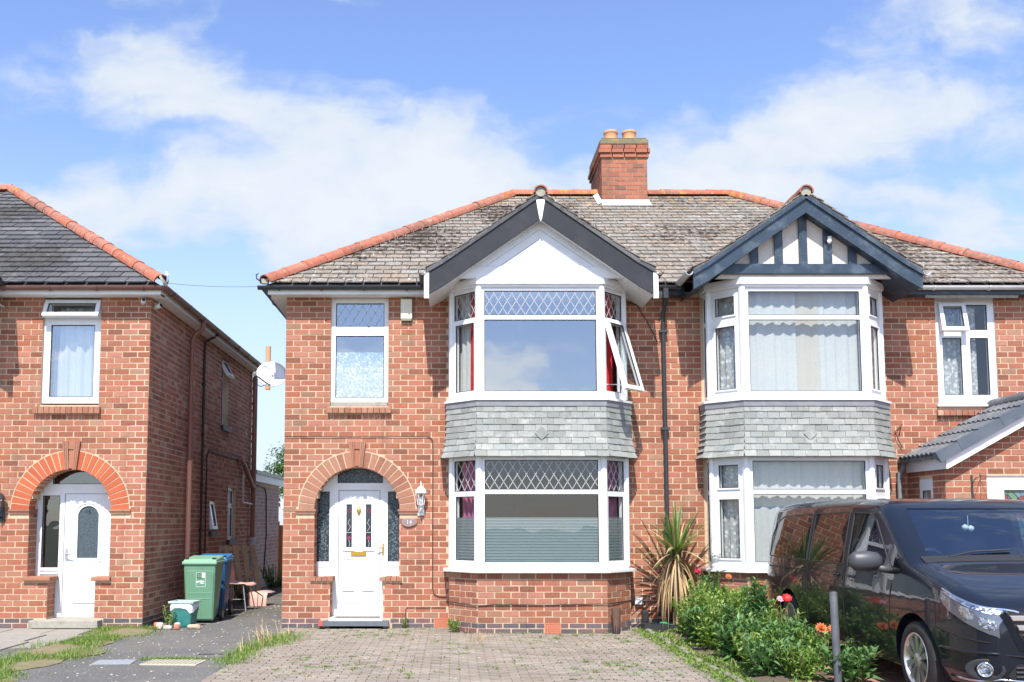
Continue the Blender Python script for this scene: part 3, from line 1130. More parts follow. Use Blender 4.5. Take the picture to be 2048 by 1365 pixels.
def build_gable(house, roof, cx, style, tiles):
    main = style == 'main'
    yb = -.93
    top = gable_pts()
    if main:
        b = MB()
        strip_poly(b, top, .02, .345, yb, yb + .03, cx)
        barge = b.obj('bargeboard', M['black'], house)
        for sg in (-1, 1):
            MB().box(cx + sg * 1.61 - .035, cx + sg * 1.61 + .035, yb - .008, yb + .04, 4.66, 5.03).obj('end_cap', M['upvc'], barge)
        MB().prism([(cx - .065, 6.08), (cx + .065, 6.08), (cx + .018, 5.80), (cx, 5.76), (cx - .018, 5.80)], yb - .01, yb + .005).obj('apex_cap', M['upvc'], barge)
    else:
        b = MB()
        strip_poly(b, top, .045, .25, yb, yb + .05, cx)
        barge = b.obj('bargeboard', M['navy'], house)
        c = MB()
        strip_poly(c, top, -.01, .05, yb - .03, yb + .05, cx)
        c.obj('verge_strip', M['navy'], barge)
    # roof deck over the gable and its tiles
    dk = MB()
    strip_poly(dk, top, -.045, .02, yb - .02, 1.9, cx)
    dk.obj('gable_deck', M['tile_dark'], roof)
    for sg in (-1, 1):
        for (p, q) in zip(top[:-1], top[1:]):
            O = Vector((cx + sg * q[0], yb - .035, q[1] + .045)) if sg > 0 else Vector((cx + sg * q[0], 1.9, q[1] + .045))
            U = Vector((0, 1, 0)) if sg > 0 else Vector((0, -1, 0))
            V = Vector((sg * (p[0] - q[0]), 0, p[1] - q[1]))
            ln = V.length
            V.normalize()
            tiles += tile_plane(O, U, V, ln, lambda v: [(0.0, 2.865)], gauge=.2, w=.26)
    # soffit boards under the slope, panel and gable face
    sf = MB()
    strip_poly(sf, [(p[0] * .985, p[1]) for p in top], .30 if main else .21, .325 if main else .235, yb + .031, -.003, cx)
    sf.obj('soffit', M['upvc'] if main else M['navy'], house)
    zap = 5.83
    if main:
        pn = MB()
        pn.prism([(cx - 1.25, 4.985), (cx + 1.25, 4.985), (cx, zap + .02)], -.745, -.70)
        pan = pn.obj('gable_panel', M['upvc'], house)
        MB().prism([(cx - 1.245, 4.99), (cx + 1.245, 4.99), (cx + 1.0, 5.155), (cx - 1.0, 5.155)], -.765, -.7455).obj('base_board', M['upvc'], pan)
        for k in range(5):
            zt, zb = zap - .01 - k * .135, zap - .01 - (k + 1) * .135 + .011
            for sg in (-1, 1):
                xa = (zt - 5.16) / .69
                xb = max(0.0, (zb - 5.16) / .69)
                if xa < .02:
                    continue
                zb2 = max(zb, 5.16)
                poly = [(cx + sg * .004, zt), (cx + sg * xa, 5.16), (cx + sg * max(xb, .006), 5.16), (cx + sg * .004, zb2)] if zb > 5.16 else [(cx + sg * .004, zt), (cx + sg * xa, 5.16), (cx + sg * .004, 5.16)]
                MB().prism(poly, -.757, -.7455).obj('cladding_board', M['upvc'], pan)
        MB().box(cx - .012, cx + .012, -.763, -.7575, 5.16, zap).obj('cladding_trim', M['upvc'], pan)
    else:
        pn = MB()
        pn.prism([(cx - 1.25, 4.985), (cx + 1.25, 4.985), (cx, zap + .16)], -.735, -.70)
        pan = pn.obj('gable_panel', M['render'], house)
        MB().box(cx - 1.22, cx + 1.22, -.80, -.7355, 5.045, 5.185).obj('tie_beam', M['navy'], pan)
        for k in range(-2, 3):
            x = cx + k * .35
            zt = zap + .12 - abs(abs(x - cx)) * .69
            MB().box(x - .058, x + .058, -.775, -.7355, 5.187, zt).obj('timber_stud', M['navy'], pan)
        MB().box(cx - 1.0, cx + 1.0, -.72, -.705, 4.99, 5.044).obj('shadow_board', M['navy'], pan)
    # ridge of the gable back into the main roof
    ridge_run(roof, (cx, yb - .05, 6.205), (cx, 1.75, 6.205), .088, .40)
    MB().lathe([(.072, 0), (.072, .03)], 14, Matrix.Translation((cx, yb - .03, 6.185)) @ Matrix.Rotation(R(-90), 4, 'X')).obj('ridge_bedding', M['cement'], roof)
    # gutters along the gable eaves
    for sg in (-1, 1):
        gx = cx + sg * (1.67)
        gutter(house, [(gx, yb - .02, 5.04), (gx, -.25, 5.03)] if sg > 0 else [(gx, -.25, 5.03), (gx, yb - .02, 5.04)], M['gutter_black'] if main else M['gutter_grey'], .055)
# ------------------------------------------------------------------ the pair of semi-detached houses
EY, EZ = -.30, 5.015            # eave line of the tiles
RY, RZ = 4.2, 7.80              # ridge
PX = 3.125                      # party line
roofV = Vector((0, RY - EY, RZ - EZ))
roofL = roofV.length
roofV.normalize()


def shell(house, x0, x1, depth, part=3.6, left=True, right=True):
    """other outside walls, floors and the back of the front rooms"""
    w = MB()
    w.box(x0, x1, depth - .25, depth, 0, 5.0)
    if left:
        w.box(x0, x0 + .25, .281, depth - .251, 0, 5.0)
    if right:
        w.box(x1 - .25, x1, .281, depth - .251, 0, 5.0)
    w.obj('outer_wall', M['brick_side'], house)
    f = MB()
    f.box(x0 + .251, x1 - .251, .282, depth - .252, .02, .09)
    f.obj('floor', M['carpet'], house)
    c = MB()
    c.box(x0 + .251, x1 - .251, .282, depth - .252, 2.53, 2.72)
    c.box(x0 + .03, x1 - .03, .03, depth - .252, 4.93, 4.965)
    c.obj('ceiling', M['plaster'], house)
    p = MB()
    p.box(x0 + .252, x1 - .252, part, part + .1, .091, 4.929)
    p.obj('partition', M['plaster'], house)


def soil_fascia(house, x0, x1, white, yf=-.20):
    f = MB()
    f.box(x0, x1, yf - .02, yf, 4.875, 5.005)
    f.box(x0, x1, yf + .0005, -.001, 4.875, 4.887)
    return f.obj('fascia', white, house)


# ---- number 14
house = thing('brick_house', 'red brick semi-detached house with black bargeboards and white boarded gable above its bay', 'house', (.3, 0, 0), group='houses along the street')
bricks, plinth = [], []
ARCH = (-1.40, 1.71, .625)
AO = .855
W1 = (-1.815, -.955, 3.245, 4.875)
bay_hole = (-.01, 2.50, .30, 4.875)
F0 = Fr(0, 0, 0)
door_rects = [(ARCH[0] - .625, ARCH[0] + .625, .715, ARCH[1]), (-1.785, -1.01, 0.0, .716)]
core = MB()
wall_core(core, F0, -2.48, PX, 0.0, 4.965, [W1, bay_hole] + door_rects, [ARCH])
wall = core.obj('wall', M['mortar'], house)
cuts = [(W1[0], W1[1], W1[2] - .10, W1[3])] + [(-.06, 2.55, .0, 4.965)] + door_rects
bricks += lay_bricks(F0, -2.48, PX, .147, 4.88, cuts + [(-2.06, -1.70, .68, .74), (-1.06, -.72, .68, .74), (-2.29, -2.01, 1.655, 1.73), (-.79, -.51, 1.655, 1.73)], [(ARCH[0], ARCH[1], AO)])
plinth += lay_bricks(F0, -2.48, PX, 0.0, .147, [(-1.90, -.90, 0, .2), (-.06, 2.55, 0, .2), (-.27, -.035, 0, .2)], course=.0735)
air_brick(wall, F0, -.27, -.035, .004, .147)
# reveal bricks of the porch jambs
for (x, a, sgn) in ((-2.025, 1, 1), (-.775, -1, -1), (-1.785, 1, 1), (-1.01, -1, -1)):
    zz = (.74, 1.66) if abs(x + 1.4) > .5 else (.15, .68)
    Fj = Fr(x, 0.006, 0, R(90)) if sgn > 0 else Fr(x, .27, 0, R(-90))
    bricks += lay_bricks(Fj, 0.0, .264, zz[0], zz[1], start=1)
build_bay(house, 1.245, 'main', bricks, plinth)
pieces(bricks, 'brick', M['brick'], wall)
pieces(plinth, 'plinth_brick', M['brick_blue'], wall)
arch_ring(wall, F0, *ARCH[:2], ARCH[2], AO, 11, M['brick_arch'])
keystone(wall, F0, ARCH[0], 2.335, 2.71, .082, .125)
for (a, b) in ((-2.30, -2.0), (-.80, -.50)):
    s = MB()
    s.box(a, b, -.035, .27, 1.69, 1.722)
    s.box(a + .012, b - .012, -.022, .268, 1.655, 1.6895)
    s.obj('springer_cap', M['brick_arch'], wall)
for (a, b) in ((-2.07, -1.735), (-1.055, -.73)):
    n = 4
    for i in range(n):
        u0, u1 = a + (b - a) * i / n, a + (b - a) * (i + 1) / n - .006
        MB().box(u0, u1, -.045 + rnd.uniform(-.008, .008), .266, .682, .738 + rnd.uniform(-.006, .006)).obj('cap_brick', M['brick_arch'], wall)
# upstairs box-room window
WY = .06
w = window(house, F0, W1[0] + .002, W1[1] - .002, W1[2] + .06, W1[3] - .002,
           [(-1.745, -1.02, 3.375, 4.31, 'u'), (-1.745, -1.02, 4.445, 4.80, 'lu')], y=WY)
MB().box(-1.738, -1.027, WY + .028, WY + .031, 3.38, 4.06, F0).obj('sparkle_film', M['sparkle'], w)
MB().box(-1.70, -1.40, WY + .12, WY + .2, 3.36, 3.56, F0).obj('box_on_sill', M['white'], w)
MB().box(W1[0] + .01, W1[1] - .01, .005, .07, W1[2] + .004, W1[2] + .059, F0).obj('stone_sill', M['cement'], house)
brick_sill(house, F0, -1.85, -.905, 3.242, 3.135)
shell(house, -2.48, PX, 8.0)
# rooms behind the bay: curtains, frosted film
Fb = bay_frames(1.245, 0.0)
for i in (1, 3):
    F, L = Fb[i]
    curtain(house, F, .04, L * (.95 if i == 1 else .8), 3.32, 4.86, .14, M['net'] if i == 1 else M['red_cloth'], .02, .1)
curtain(house, Fb[1][0], Fb[1][1] * .5, Fb[1][1] * .95, 3.32, 4.86, .115, M['red_cloth'], .02, .08)
curtain(house, Fb[1][0], .08, Fb[1][1] * .6, .95, 2.4, .14, M['pink_cloth'], .02, .08)
curtain(house, Fb[3][0], .12, Fb[3][1] * .9, .95, 2.4, .14, M['pink_cloth'], .02, .08)
for i in (1, 2, 3):
    F, L = Fb[i]
    e = .09 if i != 2 else .085
    MB().box(e + .004, L - e - .004, .030, .033, .98, 1.60, F).obj('frosted_film', M['film'], house)
MB().box(.93, 1.13, 3.57, 3.598, 1.55, 1.85).obj('wall_picture', m_plain('teal_picture', (.05, .16, .19), .5, .4, 8), house)

# roof of number 14
roof = MB().add([(-2.76, EY, EZ - .03), (PX, EY, EZ - .03), (PX, RY, RZ - .03), (1.16, RY, RZ - .03), (-2.76, 8.7, EZ - .03), (PX, 8.7, EZ - .03)],
                [(0, 1, 2, 3), (0, 3, 4), (3, 2, 5, 4)]).obj('roof', M['tile_dark'], house)
tiles = []


all_tiles = tile_plane(Vector((0, EY, EZ)), Vector((1, 0, 0)), roofV, roofL, lambda v: [(-2.74 + 3.90 * v / roofL, 9.04 - 3.68 * v / roofL)])
tiles += [m for m in all_tiles if m.translation.x <= PX]
gt = []
build_gable(house, roof, 1.245, 'main', gt)
pieces(tiles + gt, 'roof_tile', M['tile'], roof)
ridge_run(roof, (-2.75, EY - .01, EZ + .05), (1.16, RY, RZ + .05), .105, .41, 'hip_tile')
ridge_run(roof, (1.16, RY, RZ + .05), (PX, RY, RZ + .05), .10, .42)
hk = MB()
hk.tube([(-2.80, EY - .03, EZ + .02), (-2.86, EY - .06, EZ + .06), (-2.87, EY - .06, EZ + .12), (-2.84, EY - .04, EZ + .14)], .01, 6)
hk.obj('hip_iron', M['gutter_black'], roof)
MB().box(-2.80, -2.70, EY - .02, EY + .05, EZ + .0, EZ + .07).obj('hip_bedding', M['cement'], roof)
soil_fascia(house, -2.72, -.36, M['white'])
soil_fascia(house, 2.80, PX - .001, M['white'])
sf = MB()
sf.box(-2.72, -2.70, -.199, 8.2, 4.875, 5.005)
sf.box(-2.699, -2.481, -.0, 8.2, 4.875, 4.887)
sf.obj('side_fascia', M['white'], house)
gutter(house, [(-2.86, -.265, 4.985), (-.36, -.265, 4.985)], M['gutter_black'], .055, 4)
gutter(house, [(2.86, -.265, 4.985), (PX + .1, -.265, 4.985)], M['gutter_black'], .055, 1)
gutter(house, [(-2.78, 8.3, 4.985), (-2.78, -.27, 4.985)], M['gutter_black'], .055, 4)
dp = MB()
dp.box(PX - .035, PX + .035, -.32, -.20, 4.80, 4.95)
dp.tube([(PX, -.26, 4.85), (PX, -.24, 4.76), (PX, -.09, 4.62), (PX, -.06, 4.5), (PX + .01, -.06, .05)], .034, 10)
for z in (4.35, 2.9, 1.4):
    dp.box(PX - .055, PX + .065, -.10, -.008, z - .02, z + .02)
dp.obj('downpipe', M['gutter_black'], house, smooth='auto')

# chimney on the party line
ch = thing_part = MB()
CX0, CX1, CY0, CY1 = 2.80, 3.65, 3.60, 5.05
ch.box(CX0, CX1, CY0, CY1, 6.9, 8.50)
chim = ch.obj('chimney', M['mortar_chim'], house)
cb = []
Fl = Fr(CX0, CY1, 0, R(-90))
zc = 7.38
cb += lay_bricks(Fr(CX0, CY0, 0), 0, CX1 - CX0, zc, 8.34)
cb += lay_bricks(Fl, 0, CY1 - CY0, zc, 8.34, start=1)
for (o, z) in ((.03, 8.34), (.055, 8.425), (.03, 8.51)):
    cb += lay_bricks(Fr(CX0 - o, CY0 - o, 0), 0, CX1 - CX0 + 2 * o, z, z + .085, course=.085, depth=.12)
    cb += lay_bricks(Fr(CX0 - o, CY1 + o, 0, R(-90)), 0, CY1 - CY0 + 2 * o, z, z + .085, start=1, depth=.12)
pieces(cb, 'chimney_brick', M['brick_chim'], chim, limit=0)
cap = MB()
cap.box(CX0 - .03, CX1 + .03, CY0 - .03, CY1 + .03, 8.595, 8.70)
cap.box(CX0 + .0, CX1 - .0, CY0 + .0, CY1 - .0, 8.7005, 8.74)
cap.obj('flaunching', M['flaunch'], chim, bevel=.02)
for (x, y) in ((3.02, 3.88), (3.37, 3.88), (3.02, 4.5), (3.37, 4.5)):
    MB().lathe([(.13, 0), (.135, .04), (.128, .06), (.13, .20), (.142, .215), (.142, .255), (.125, .26), (.118, .2), (.118, .05)], 20, Matrix.Translation((x, y, 8.70)), cap=False).obj('chimney_pot', M['pot'], chim, smooth='auto')
    MB().lathe([(.117, 0), (.117, .02)], 16, Matrix.Translation((x, y, 8.78))).obj('pot_throat', M['dark'], chim)
fs = MB()
zb_ = EZ + (CY0 - EY) * roofV.z / roofV.y
fs.add([(CX0 - .07, CY0 - .16, zb_ - .10 + .05), (CX1 + .07, CY0 - .16, zb_ - .10 + .05), (CX1 + .07, CY0 - .012, zb_ + .02), (CX0 - .07, CY0 - .012, zb_ + .02),
        (CX0 - .02, CY0 - .013, zb_ + .11), (CX1 + .02, CY0 - .013, zb_ + .11)], [(0, 1, 2, 3), (3, 2, 5, 4)])
fs.add([(CX0 - .10, CY0 - .14, zb_ - .03), (CX0 - .013, CY0 - .14, zb_ + .02), (CX0 - .013, RY, RZ + .10), (CX0 - .10, RY, RZ + .03)], [(0, 1, 2, 3)])
fs.obj('chimney_flashing', M['flash'], chim)

# front door of number 14
DY = .275


def door_frame_poly(F, acx, r, zs, z0, dy, parent, name, mat, rects, th=.07):
    mb = MB()
    # frame panel: everything inside the arched opening except glass and leaf
    wall_core(mb, F, acx - r - .05, acx + r + .05, z0, zs + r + .03, rects, th=th, y=dy)
    return mb.obj(name, mat, parent)


leaf = (-1.70, -1.08, .335, 2.01)
fan = (-1.72, -1.04, 2.115, 2.40)
sl_l = (-2.02, -1.835, .95, 1.99)
sl_r = (-.965, -.785, .95, 1.99)
dr = door_frame_poly(F0, ARCH[0], ARCH[2], ARCH[1], .135, DY, house, 'front_door', M['upvc'], [leaf, fan, sl_l, sl_r])
for (q, mt) in ((fan, 'obscure'), (sl_l, 'obscure'), (sl_r, 'obscure')):
    MB().box(q[0], q[1], DY + .02, DY + .026, q[2], q[3]).obj('pane', M[mt], dr)
    g = MB()
    ring(g, F0, *q, .008, DY + .004, DY + .018)
    g.obj('gasket', M['gasket'], dr)
p = MB()
ring(p, F0, sl_l[0] + .01, sl_l[1] + .0, .70, .88, .012, DY - .006, DY + .004)
ring(p, F0, sl_r[0] + .0, sl_r[1] - .01, .70, .88, .012, DY - .006, DY + .004)
p.obj('panel_bead', M['upvc'], dr)
gl1 = (-1.585, -1.50, 1.16, 1.80)
gl2 = (-1.295, -1.21, 1.16, 1.80)
lf = MB()
wall_core(lf, F0, leaf[0] + .004, leaf[1] - .004, leaf[2] + .004, leaf[3] - .004, [gl1, gl2], th=.05, y=DY + .012)
leafo = lf.obj('door_leaf', M['upvc'], dr)
MB().box(leaf[0] - .001, leaf[1] + .001, DY + .064, DY + .068, leaf[2], leaf[3]).obj('door_back', M['dark'], dr)
mo = MB()
for (g, s) in ((gl1, 1), (gl2, -1)):
    # raised surround with a sloping head
    a, b = g[0] - .045, g[1] + .045
    zt0, zt1 = (1.87, 1.93) if s > 0 else (1.93, 1.87)
    mo.box(a, a + .012, DY + .003, DY + .0115, 1.11, zt0)
    mo.box(b - .012, b, DY + .003, DY + .0115, 1.11, zt1)
    mo.box(a + .0121, b - .0121, DY + .003, DY + .0115, 1.11, 1.122)
    mo.add([(a, DY + .003, zt0), (b, DY + .003, zt1), (b, DY + .003, zt1 + .012), (a, DY + .003, zt0 + .012), (a, DY + .0115, zt0), (b, DY + .0115, zt1), (b, DY + .0115, zt1 + .012), (a, DY + .0115, zt0 + .012)],
           [(0, 1, 2, 3), (7, 6, 5, 4), (0, 4, 5, 1), (2, 6, 7, 3)])
    ring(mo, F0, a, b, .52, 1.0, .014, DY + .003, DY + .0115)
    ring(mo, F0, a + .03, b - .03, .55, .97, .010, DY + .006, DY + .0117)
mo.obj('door_moulding', M['upvc'], dr)
sl_ = MB()
ring(sl_, F0, leaf[0] - .002, leaf[1] + .002, leaf[2] - .002, leaf[3] + .002, .009, DY - .0015, DY + .012)
for g in (gl1, gl2):
    for (z, dz_) in ((.508, .010), (.99, .008), (1.098, .008)):
        sl_.box(g[0] - .045, g[1] + .045, DY + .006, DY + .0118, z, z + dz_)  # thin grey bars paint the shade along the panel edges
sl_.obj('door_seal_and_shade', m_plain('grey_seal_and_shade', (.22, .22, .23), .5), dr)
art = MB()
art2 = MB()
for g in (gl1, gl2):
    MB().box(g[0], g[1], DY + .03, DY + .034, g[2], g[3]).obj('leaded_pane', m_plain('dark_glass', (.02, .028, .04), .08, .1, bstr=.0) if 'dkg' not in M else M['dkg'], dr)
    um = (g[0] + g[1]) / 2
    art.box(g[0], g[1], DY + .026, DY + .0295, 1.375, 1.383)
    art.tube([(um, DY + .027, 1.17), (um + .012, DY + .027, 1.22), (um - .005, DY + .027, 1.27)], .004, 5)
    art.tube([(um - .02, DY + .027, 1.40), (um + .02, DY + .027, 1.46), (um - .018, DY + .027, 1.52), (um + .01, DY + .027, 1.58)], .004, 5)
    for (z, r) in ((1.30, .026), (1.70, .020)):
        for k in range(5):
            an = 2 * math.pi * k / 5
            art2.lathe([(.012, 0), (.012, .003)], 8, Matrix.Translation((um + math.cos(an) * r * .6, DY + .0285, z + math.sin(an) * r * .6)) @ Matrix.Rotation(R(90), 4, 'X'))
art.obj('lead_line', M['lattice'], dr)
art2.obj('rose_motif', m_plain('pink_rose_glass', (.35, .04, .12), .4), dr)
lb = MB()
lb.box(-1.51, -1.285, DY - .004, DY + .011, 1.035, 1.095)
lbo = lb.obj('letterbox', M['brass'], dr)
ring_ = MB()
ring(ring_, F0, -1.50, -1.295, 1.045, 1.085, .006, DY - .009, DY - .0045)
ring_.obj('letterbox_flap', M['brass'], lbo)
hd = MB()
hd.box(-1.045, -1.020, DY - .014, DY - .001, 1.05, 1.22)
hd.tube([(-1.033, DY - .015, 1.155), (-1.033, DY - .05, 1.155), (-1.04, DY - .055, 1.155), (-1.13, DY - .055, 1.158)], .009, 8)
hd.obj('door_handle', M['brass'], dr, smooth='auto')
kn = MB()
kn.lathe([(.002, -.075), (.022, -.03), (.034, .01), (.026, .035), (.010, .045), (.012, .06), (.002, .085)], 12, Matrix.Translation((-1.397, DY + .0, 1.70)) @ Matrix.Diagonal((1, .35, 1, 1)))
kn.obj('door_knocker', M['brass'], dr, smooth=True)
# step and threshold
st = MB()
st.box(-1.87, -.92, -.15, .27, .045, .118)
stp = st.obj('doorstep', m_plain('grey_step_tile', (.11, .125, .145), .5, .25, 8, dirt=((.22, .22, .22), .4)), house)
MB().box(-1.93, -1.871, -.145, .0, .045, .112).obj('chipped_end', m_plain('chipped_red_paint', (.45, .09, .07), .8, .3, 20, dirt=((.6, .5, .4), .8), dscale=12), stp)
MB().box(-1.78, -1.01, -.13, .27, .1185, .15).obj('threshold', M['white'], stp)
mt = MB()
mt.box(-1.70, -1.06, -.115, .12, .1505, .165)
mo_ = mt.obj('doormat', m_plain('grey_ribbed_mat', (.16, .15, .14), .9, .3, 60), None)
tag(mo_, 'thin dark grey doormat on the step of the white door of number 14', 'doormat')

# ---- attached neighbour on the right
nb = thing('brick_house', 'red brick semi-detached house with timbered blue-black gable, behind the black van', 'house', (6.0, 0, 0), group='houses along the street')
RX = 8.80
W2 = (7.20, 8.09, 3.265, 4.875)
b2, p2 = [], []
core = MB()
wall_core(core, F0, PX + .0005, RX, 0, 4.965, [W2, (3.74, 6.25, .3, 4.875)])
wall2 = core.obj('wall', M['mortar'], nb)
b2 += lay_bricks(F0, PX, RX, .147, 4.88, [(W2[0], W2[1], W2[2] - .08, W2[3]), (3.69, 6.30, 0, 4.965)])
p2 += lay_bricks(F0, PX, RX, 0.0, .147, [(3.69, 6.30, 0, .2)], course=.0735)
build_bay(nb, 4.995, 'neighbour', b2, p2)
w = window(nb, F0, W2[0] + .002, W2[1] - .002, W2[2] + .0, W2[3] - .002,
           [(7.30, 7.585, 3.41, 4.27, ''), (7.71, 7.985, 3.41, 4.27, ''), (7.31, 7.59, 4.41, 4.72, 'x'), (7.665, 7.985, 4.385, 4.77, '')], y=.02)
open_sash(w, F0, (7.265, 7.625, 4.36, 4.77), .0, R(13))
MB().box(7.16, 8.13, -.05, .06, W2[2] - .03, W2[2] - .001, F0).obj('window_sill', M['upvc'], nb)
brick_sill(nb, F0, 7.15, 8.13, 3.20, 3.10, M['brick_side'])
MB().box(6.98, 8.35, -.19, -.17, 4.83, 4.874).obj('lintel_board', M['cement'], nb)
curtain(nb, F0, 7.3, 7.62, 3.40, 4.75, .16, M['lace'], .015, .09)
curtain(nb, F0, 7.70, 7.87, 3.40, 4.75, .16, M['lace'], .015, .07)
shell(nb, PX, RX, 8.0)
Fn = bay_frames(4.995, 0.0)
for (z0, z1) in ((.93, 2.42), (3.32, 4.85)):
    curtain(nb, Fn[2][0], -.02, .80, z0, z1, .14, M['net'], .012, .17)
    curtain(nb, Fn[2][0], .76, 1.13, z0, z1, .15, M['cream_cloth'] if z0 > 2 else M['net'], .012, .2)
    curtain(nb, Fn[2][0], 1.10, 1.78, z0, z1, .15, M['net'], .012, .15, ph=1.0)
    for i in (1, 3):
        curtain(nb, Fn[i][0], .05, Fn[i][1] - .02, z0, z1, .13, M['lace'], .015, .1)
    curtain(nb, Fn[0][0], .05, Fn[0][1], z0, z1, .12, M['lace'], .015, .1)
roof2 = MB().add([(PX + .001, EY, EZ - .03), (9.06, EY, EZ - .03), (9.06, 8.7, EZ - .03), (5.36, RY, RZ - .03), (PX + .001, RY, RZ - .03), (PX + .001, 8.7, EZ - .03)],
                 [(0, 1, 3, 4), (1, 2, 3), (4, 3, 2, 5)]).obj('roof', M['tile_dark'], nb)


t2 = [m for m in all_tiles if m.translation.x > PX]
gt = []
build_gable(nb, roof2, 4.995, 'neighbour', gt)
pieces(t2 + gt, 'roof_tile', M['tile'], roof2)
ridge_run(roof2, (9.05, EY - .01, EZ + .05), (5.36, RY, RZ + .05), .105, .41, 'hip_tile')
ridge_run(roof2, (PX, RY, RZ + .05), (5.36, RY, RZ + .05), .10, .42)
pieces(b2, 'brick', M['brick'], wall2)
pieces(p2, 'plinth_brick', M['brick_blue'], wall2)
for (a, b) in ((PX + .001, 3.42), (6.58, 9.0)):
    soil_fascia(nb, a, b, M['navy'])
gutter(nb, [(6.66, -.265, 4.985), (9.1, -.265, 4.985)], M['gutter_grey'], .055, 3)
gutter(nb, [(PX + .101, -.265, 4.985), (3.36, -.265, 4.985)], M['gutter_black'], .055)

# brick porch of the neighbour
px0, px1, py0 = 6.70, 9.30, -1.13
pcx, pap = 8.00, 3.132           # centre line and apex of its gable
pe = 2.42                       # eave height
slope = (pap - pe) / (pcx - px0)
pc = MB()
pdoor = (7.26, 8.9, 0, 2.16)
wall_core(pc, Fr(0, py0, 0), px0, px1, 0, 2.40, [pdoor], th=.2)
pc.prism([(px0, 2.401), (px1, 2.401), (px1, pe), (pcx, pap - .02), (px0 + .01, pe)], py0, py0 + .2)
Fs = Fr(px0, -.002, 0, R(-90))      # its left side wall, seen from outside
ps = (.36, .76, .95, 2.14)
wall_core(pc, Fs, 0.0, .926, 0, 2.42, [ps], th=.2)
pco = pc.obj('porch_wall', M['mortar'], nb)
pb = []
for M_ in lay_bricks(Fr(0, py0, 0), px0, px1, .06, 3.2, [pdoor]):
    c = M_.translation
    if c.z < 2.36 or c.z < pap - .10 - abs(c.x - pcx) * slope:
        pb.append(M_)
pb += lay_bricks(Fs, .004, 1.127, .06, 2.36, [ps])
pieces(pb, 'porch_brick', M['brick'], pco)
# door of the porch with stained glass
wd = window(nb, Fr(0, py0, 0), 7.262, 8.898, .06, 2.158, [(7.50, 8.30, .9, 1.97, 'x')], y=.02, th=.09, name='porch_door')
mg, ngt, ngo = newmat('stained_glass')
vo = nd(ngt, 'ShaderNodeTexVoronoi', {'Vector': pos(ngt), 'Scale': 9.0})
ve = nd(ngt, 'ShaderNodeTexVoronoi', {'Vector': pos(ngt), 'Scale': 9.0}, feature='DISTANCE_TO_EDGE').outputs['Distance']
vc = ramp(ngt, nd(ngt, 'ShaderNodeSeparateColor', {0: vo.outputs['Color']}).outputs[0], [(0.0, (.05, .13, .16)), (.25, (.17, .2, .2)), (.45, (.22, .05, .06)), (.62, (.1, .2, .12)), (.8, (.12, .2, .24)), (1.0, (.2, .22, .1))], 'CONSTANT')
vc = mixc(ngt, mth(ngt, 'LESS_THAN', ve, .03), vc, (.02, .02, .02))
principled(ngt, ngo, vc, .15)
MB().box(7.50, 8.30, py0 + .05, py0 + .056, .9, 1.97).obj('stained_pane', mg, wd)
window(nb, Fs, ps[0] + .001, ps[1] - .001, ps[2], ps[3] - .001, [(ps[0] + .07, ps[1] - .07, 1.05, 1.98, '')], y=.0, th=.07, name='porch_window')
# porch roof: interlocking tiles, dark verge caps, white fascia
pr = thing_part = MB()
for sg in (-1, 1):
    xe = px0 - .16 if sg < 0 else 2 * pcx - px0 + .16
    ze = pe - .16 * slope + .10
    za = pap + .10
    q = []
    for y in (py0 - .16, -.012):
        q += [(xe, y, ze), (pcx, y, za), (pcx, y, za - .04), (xe, y, ze - .04)]
    pr.add(q, [(0, 1, 2, 3), (7, 6, 5, 4), (0, 4, 5, 1), (2, 6, 7, 3), (3, 7, 4, 0)])
M['porch_tile'] = m_plain('grey_interlocking_tile', (.11, .115, .125), .75, .2, 10, bstr=.3, dirt=((.3, .3, .29), .6))
M['verge'] = m_plain('dark_blue_grey_cap', (.075, .095, .12), .55, .15, 8, dirt=((.16, .18, .2), .5))
pro = pr.obj('porch_roof', M['porch_tile'], nb)
sl = math.hypot(pcx - px0 + .16, (pcx - px0 + .16) * slope)
Uu = Vector((1, 0, slope)).normalized()
Nn = Vector((-slope, 0, 1)).normalized()
nrows = 5
for r_ in range(nrows):
    s0 = r_ * sl / nrows - .02
    s1 = (r_ + 1) * sl / nrows + .03
    O = Vector((px0 - .16, 0, pe - .16 * slope + .104))
    for k in range(8):
        y0 = py0 - .10 + k * (1.08 / 8)
        mb = MB()
        n = 8
        vs = []
        for (s, lift) in ((s0, .035), (s1, .006)):
            for j in range(n + 1):
                yy = y0 + (1.08 / 8) * j / n
                h = lift + .028 * max(0, math.sin(math.pi * 1.0 * j / n)) ** 1.5
                vs.append(O + Uu * s + Nn * h + Vector((0, yy, 0)))
        m_ = n + 1
        vs += [v - Nn * .03 for v in vs]
        fs = [(j, j + 1, m_ + j + 1, m_ + j) for j in range(n)] + [(j + 1, j, 2 * m_ + j, 2 * m_ + j + 1) for j in range(n)]
        fs += [(0, m_, 3 * m_, 2 * m_), (m_ - 1, 3 * m_ - 1, 4 * m_ - 1, 2 * m_ - 1)]
        mb.add(vs, fs)
        mb.obj('porch_tile', M['porch_tile'], pro, smooth='auto')
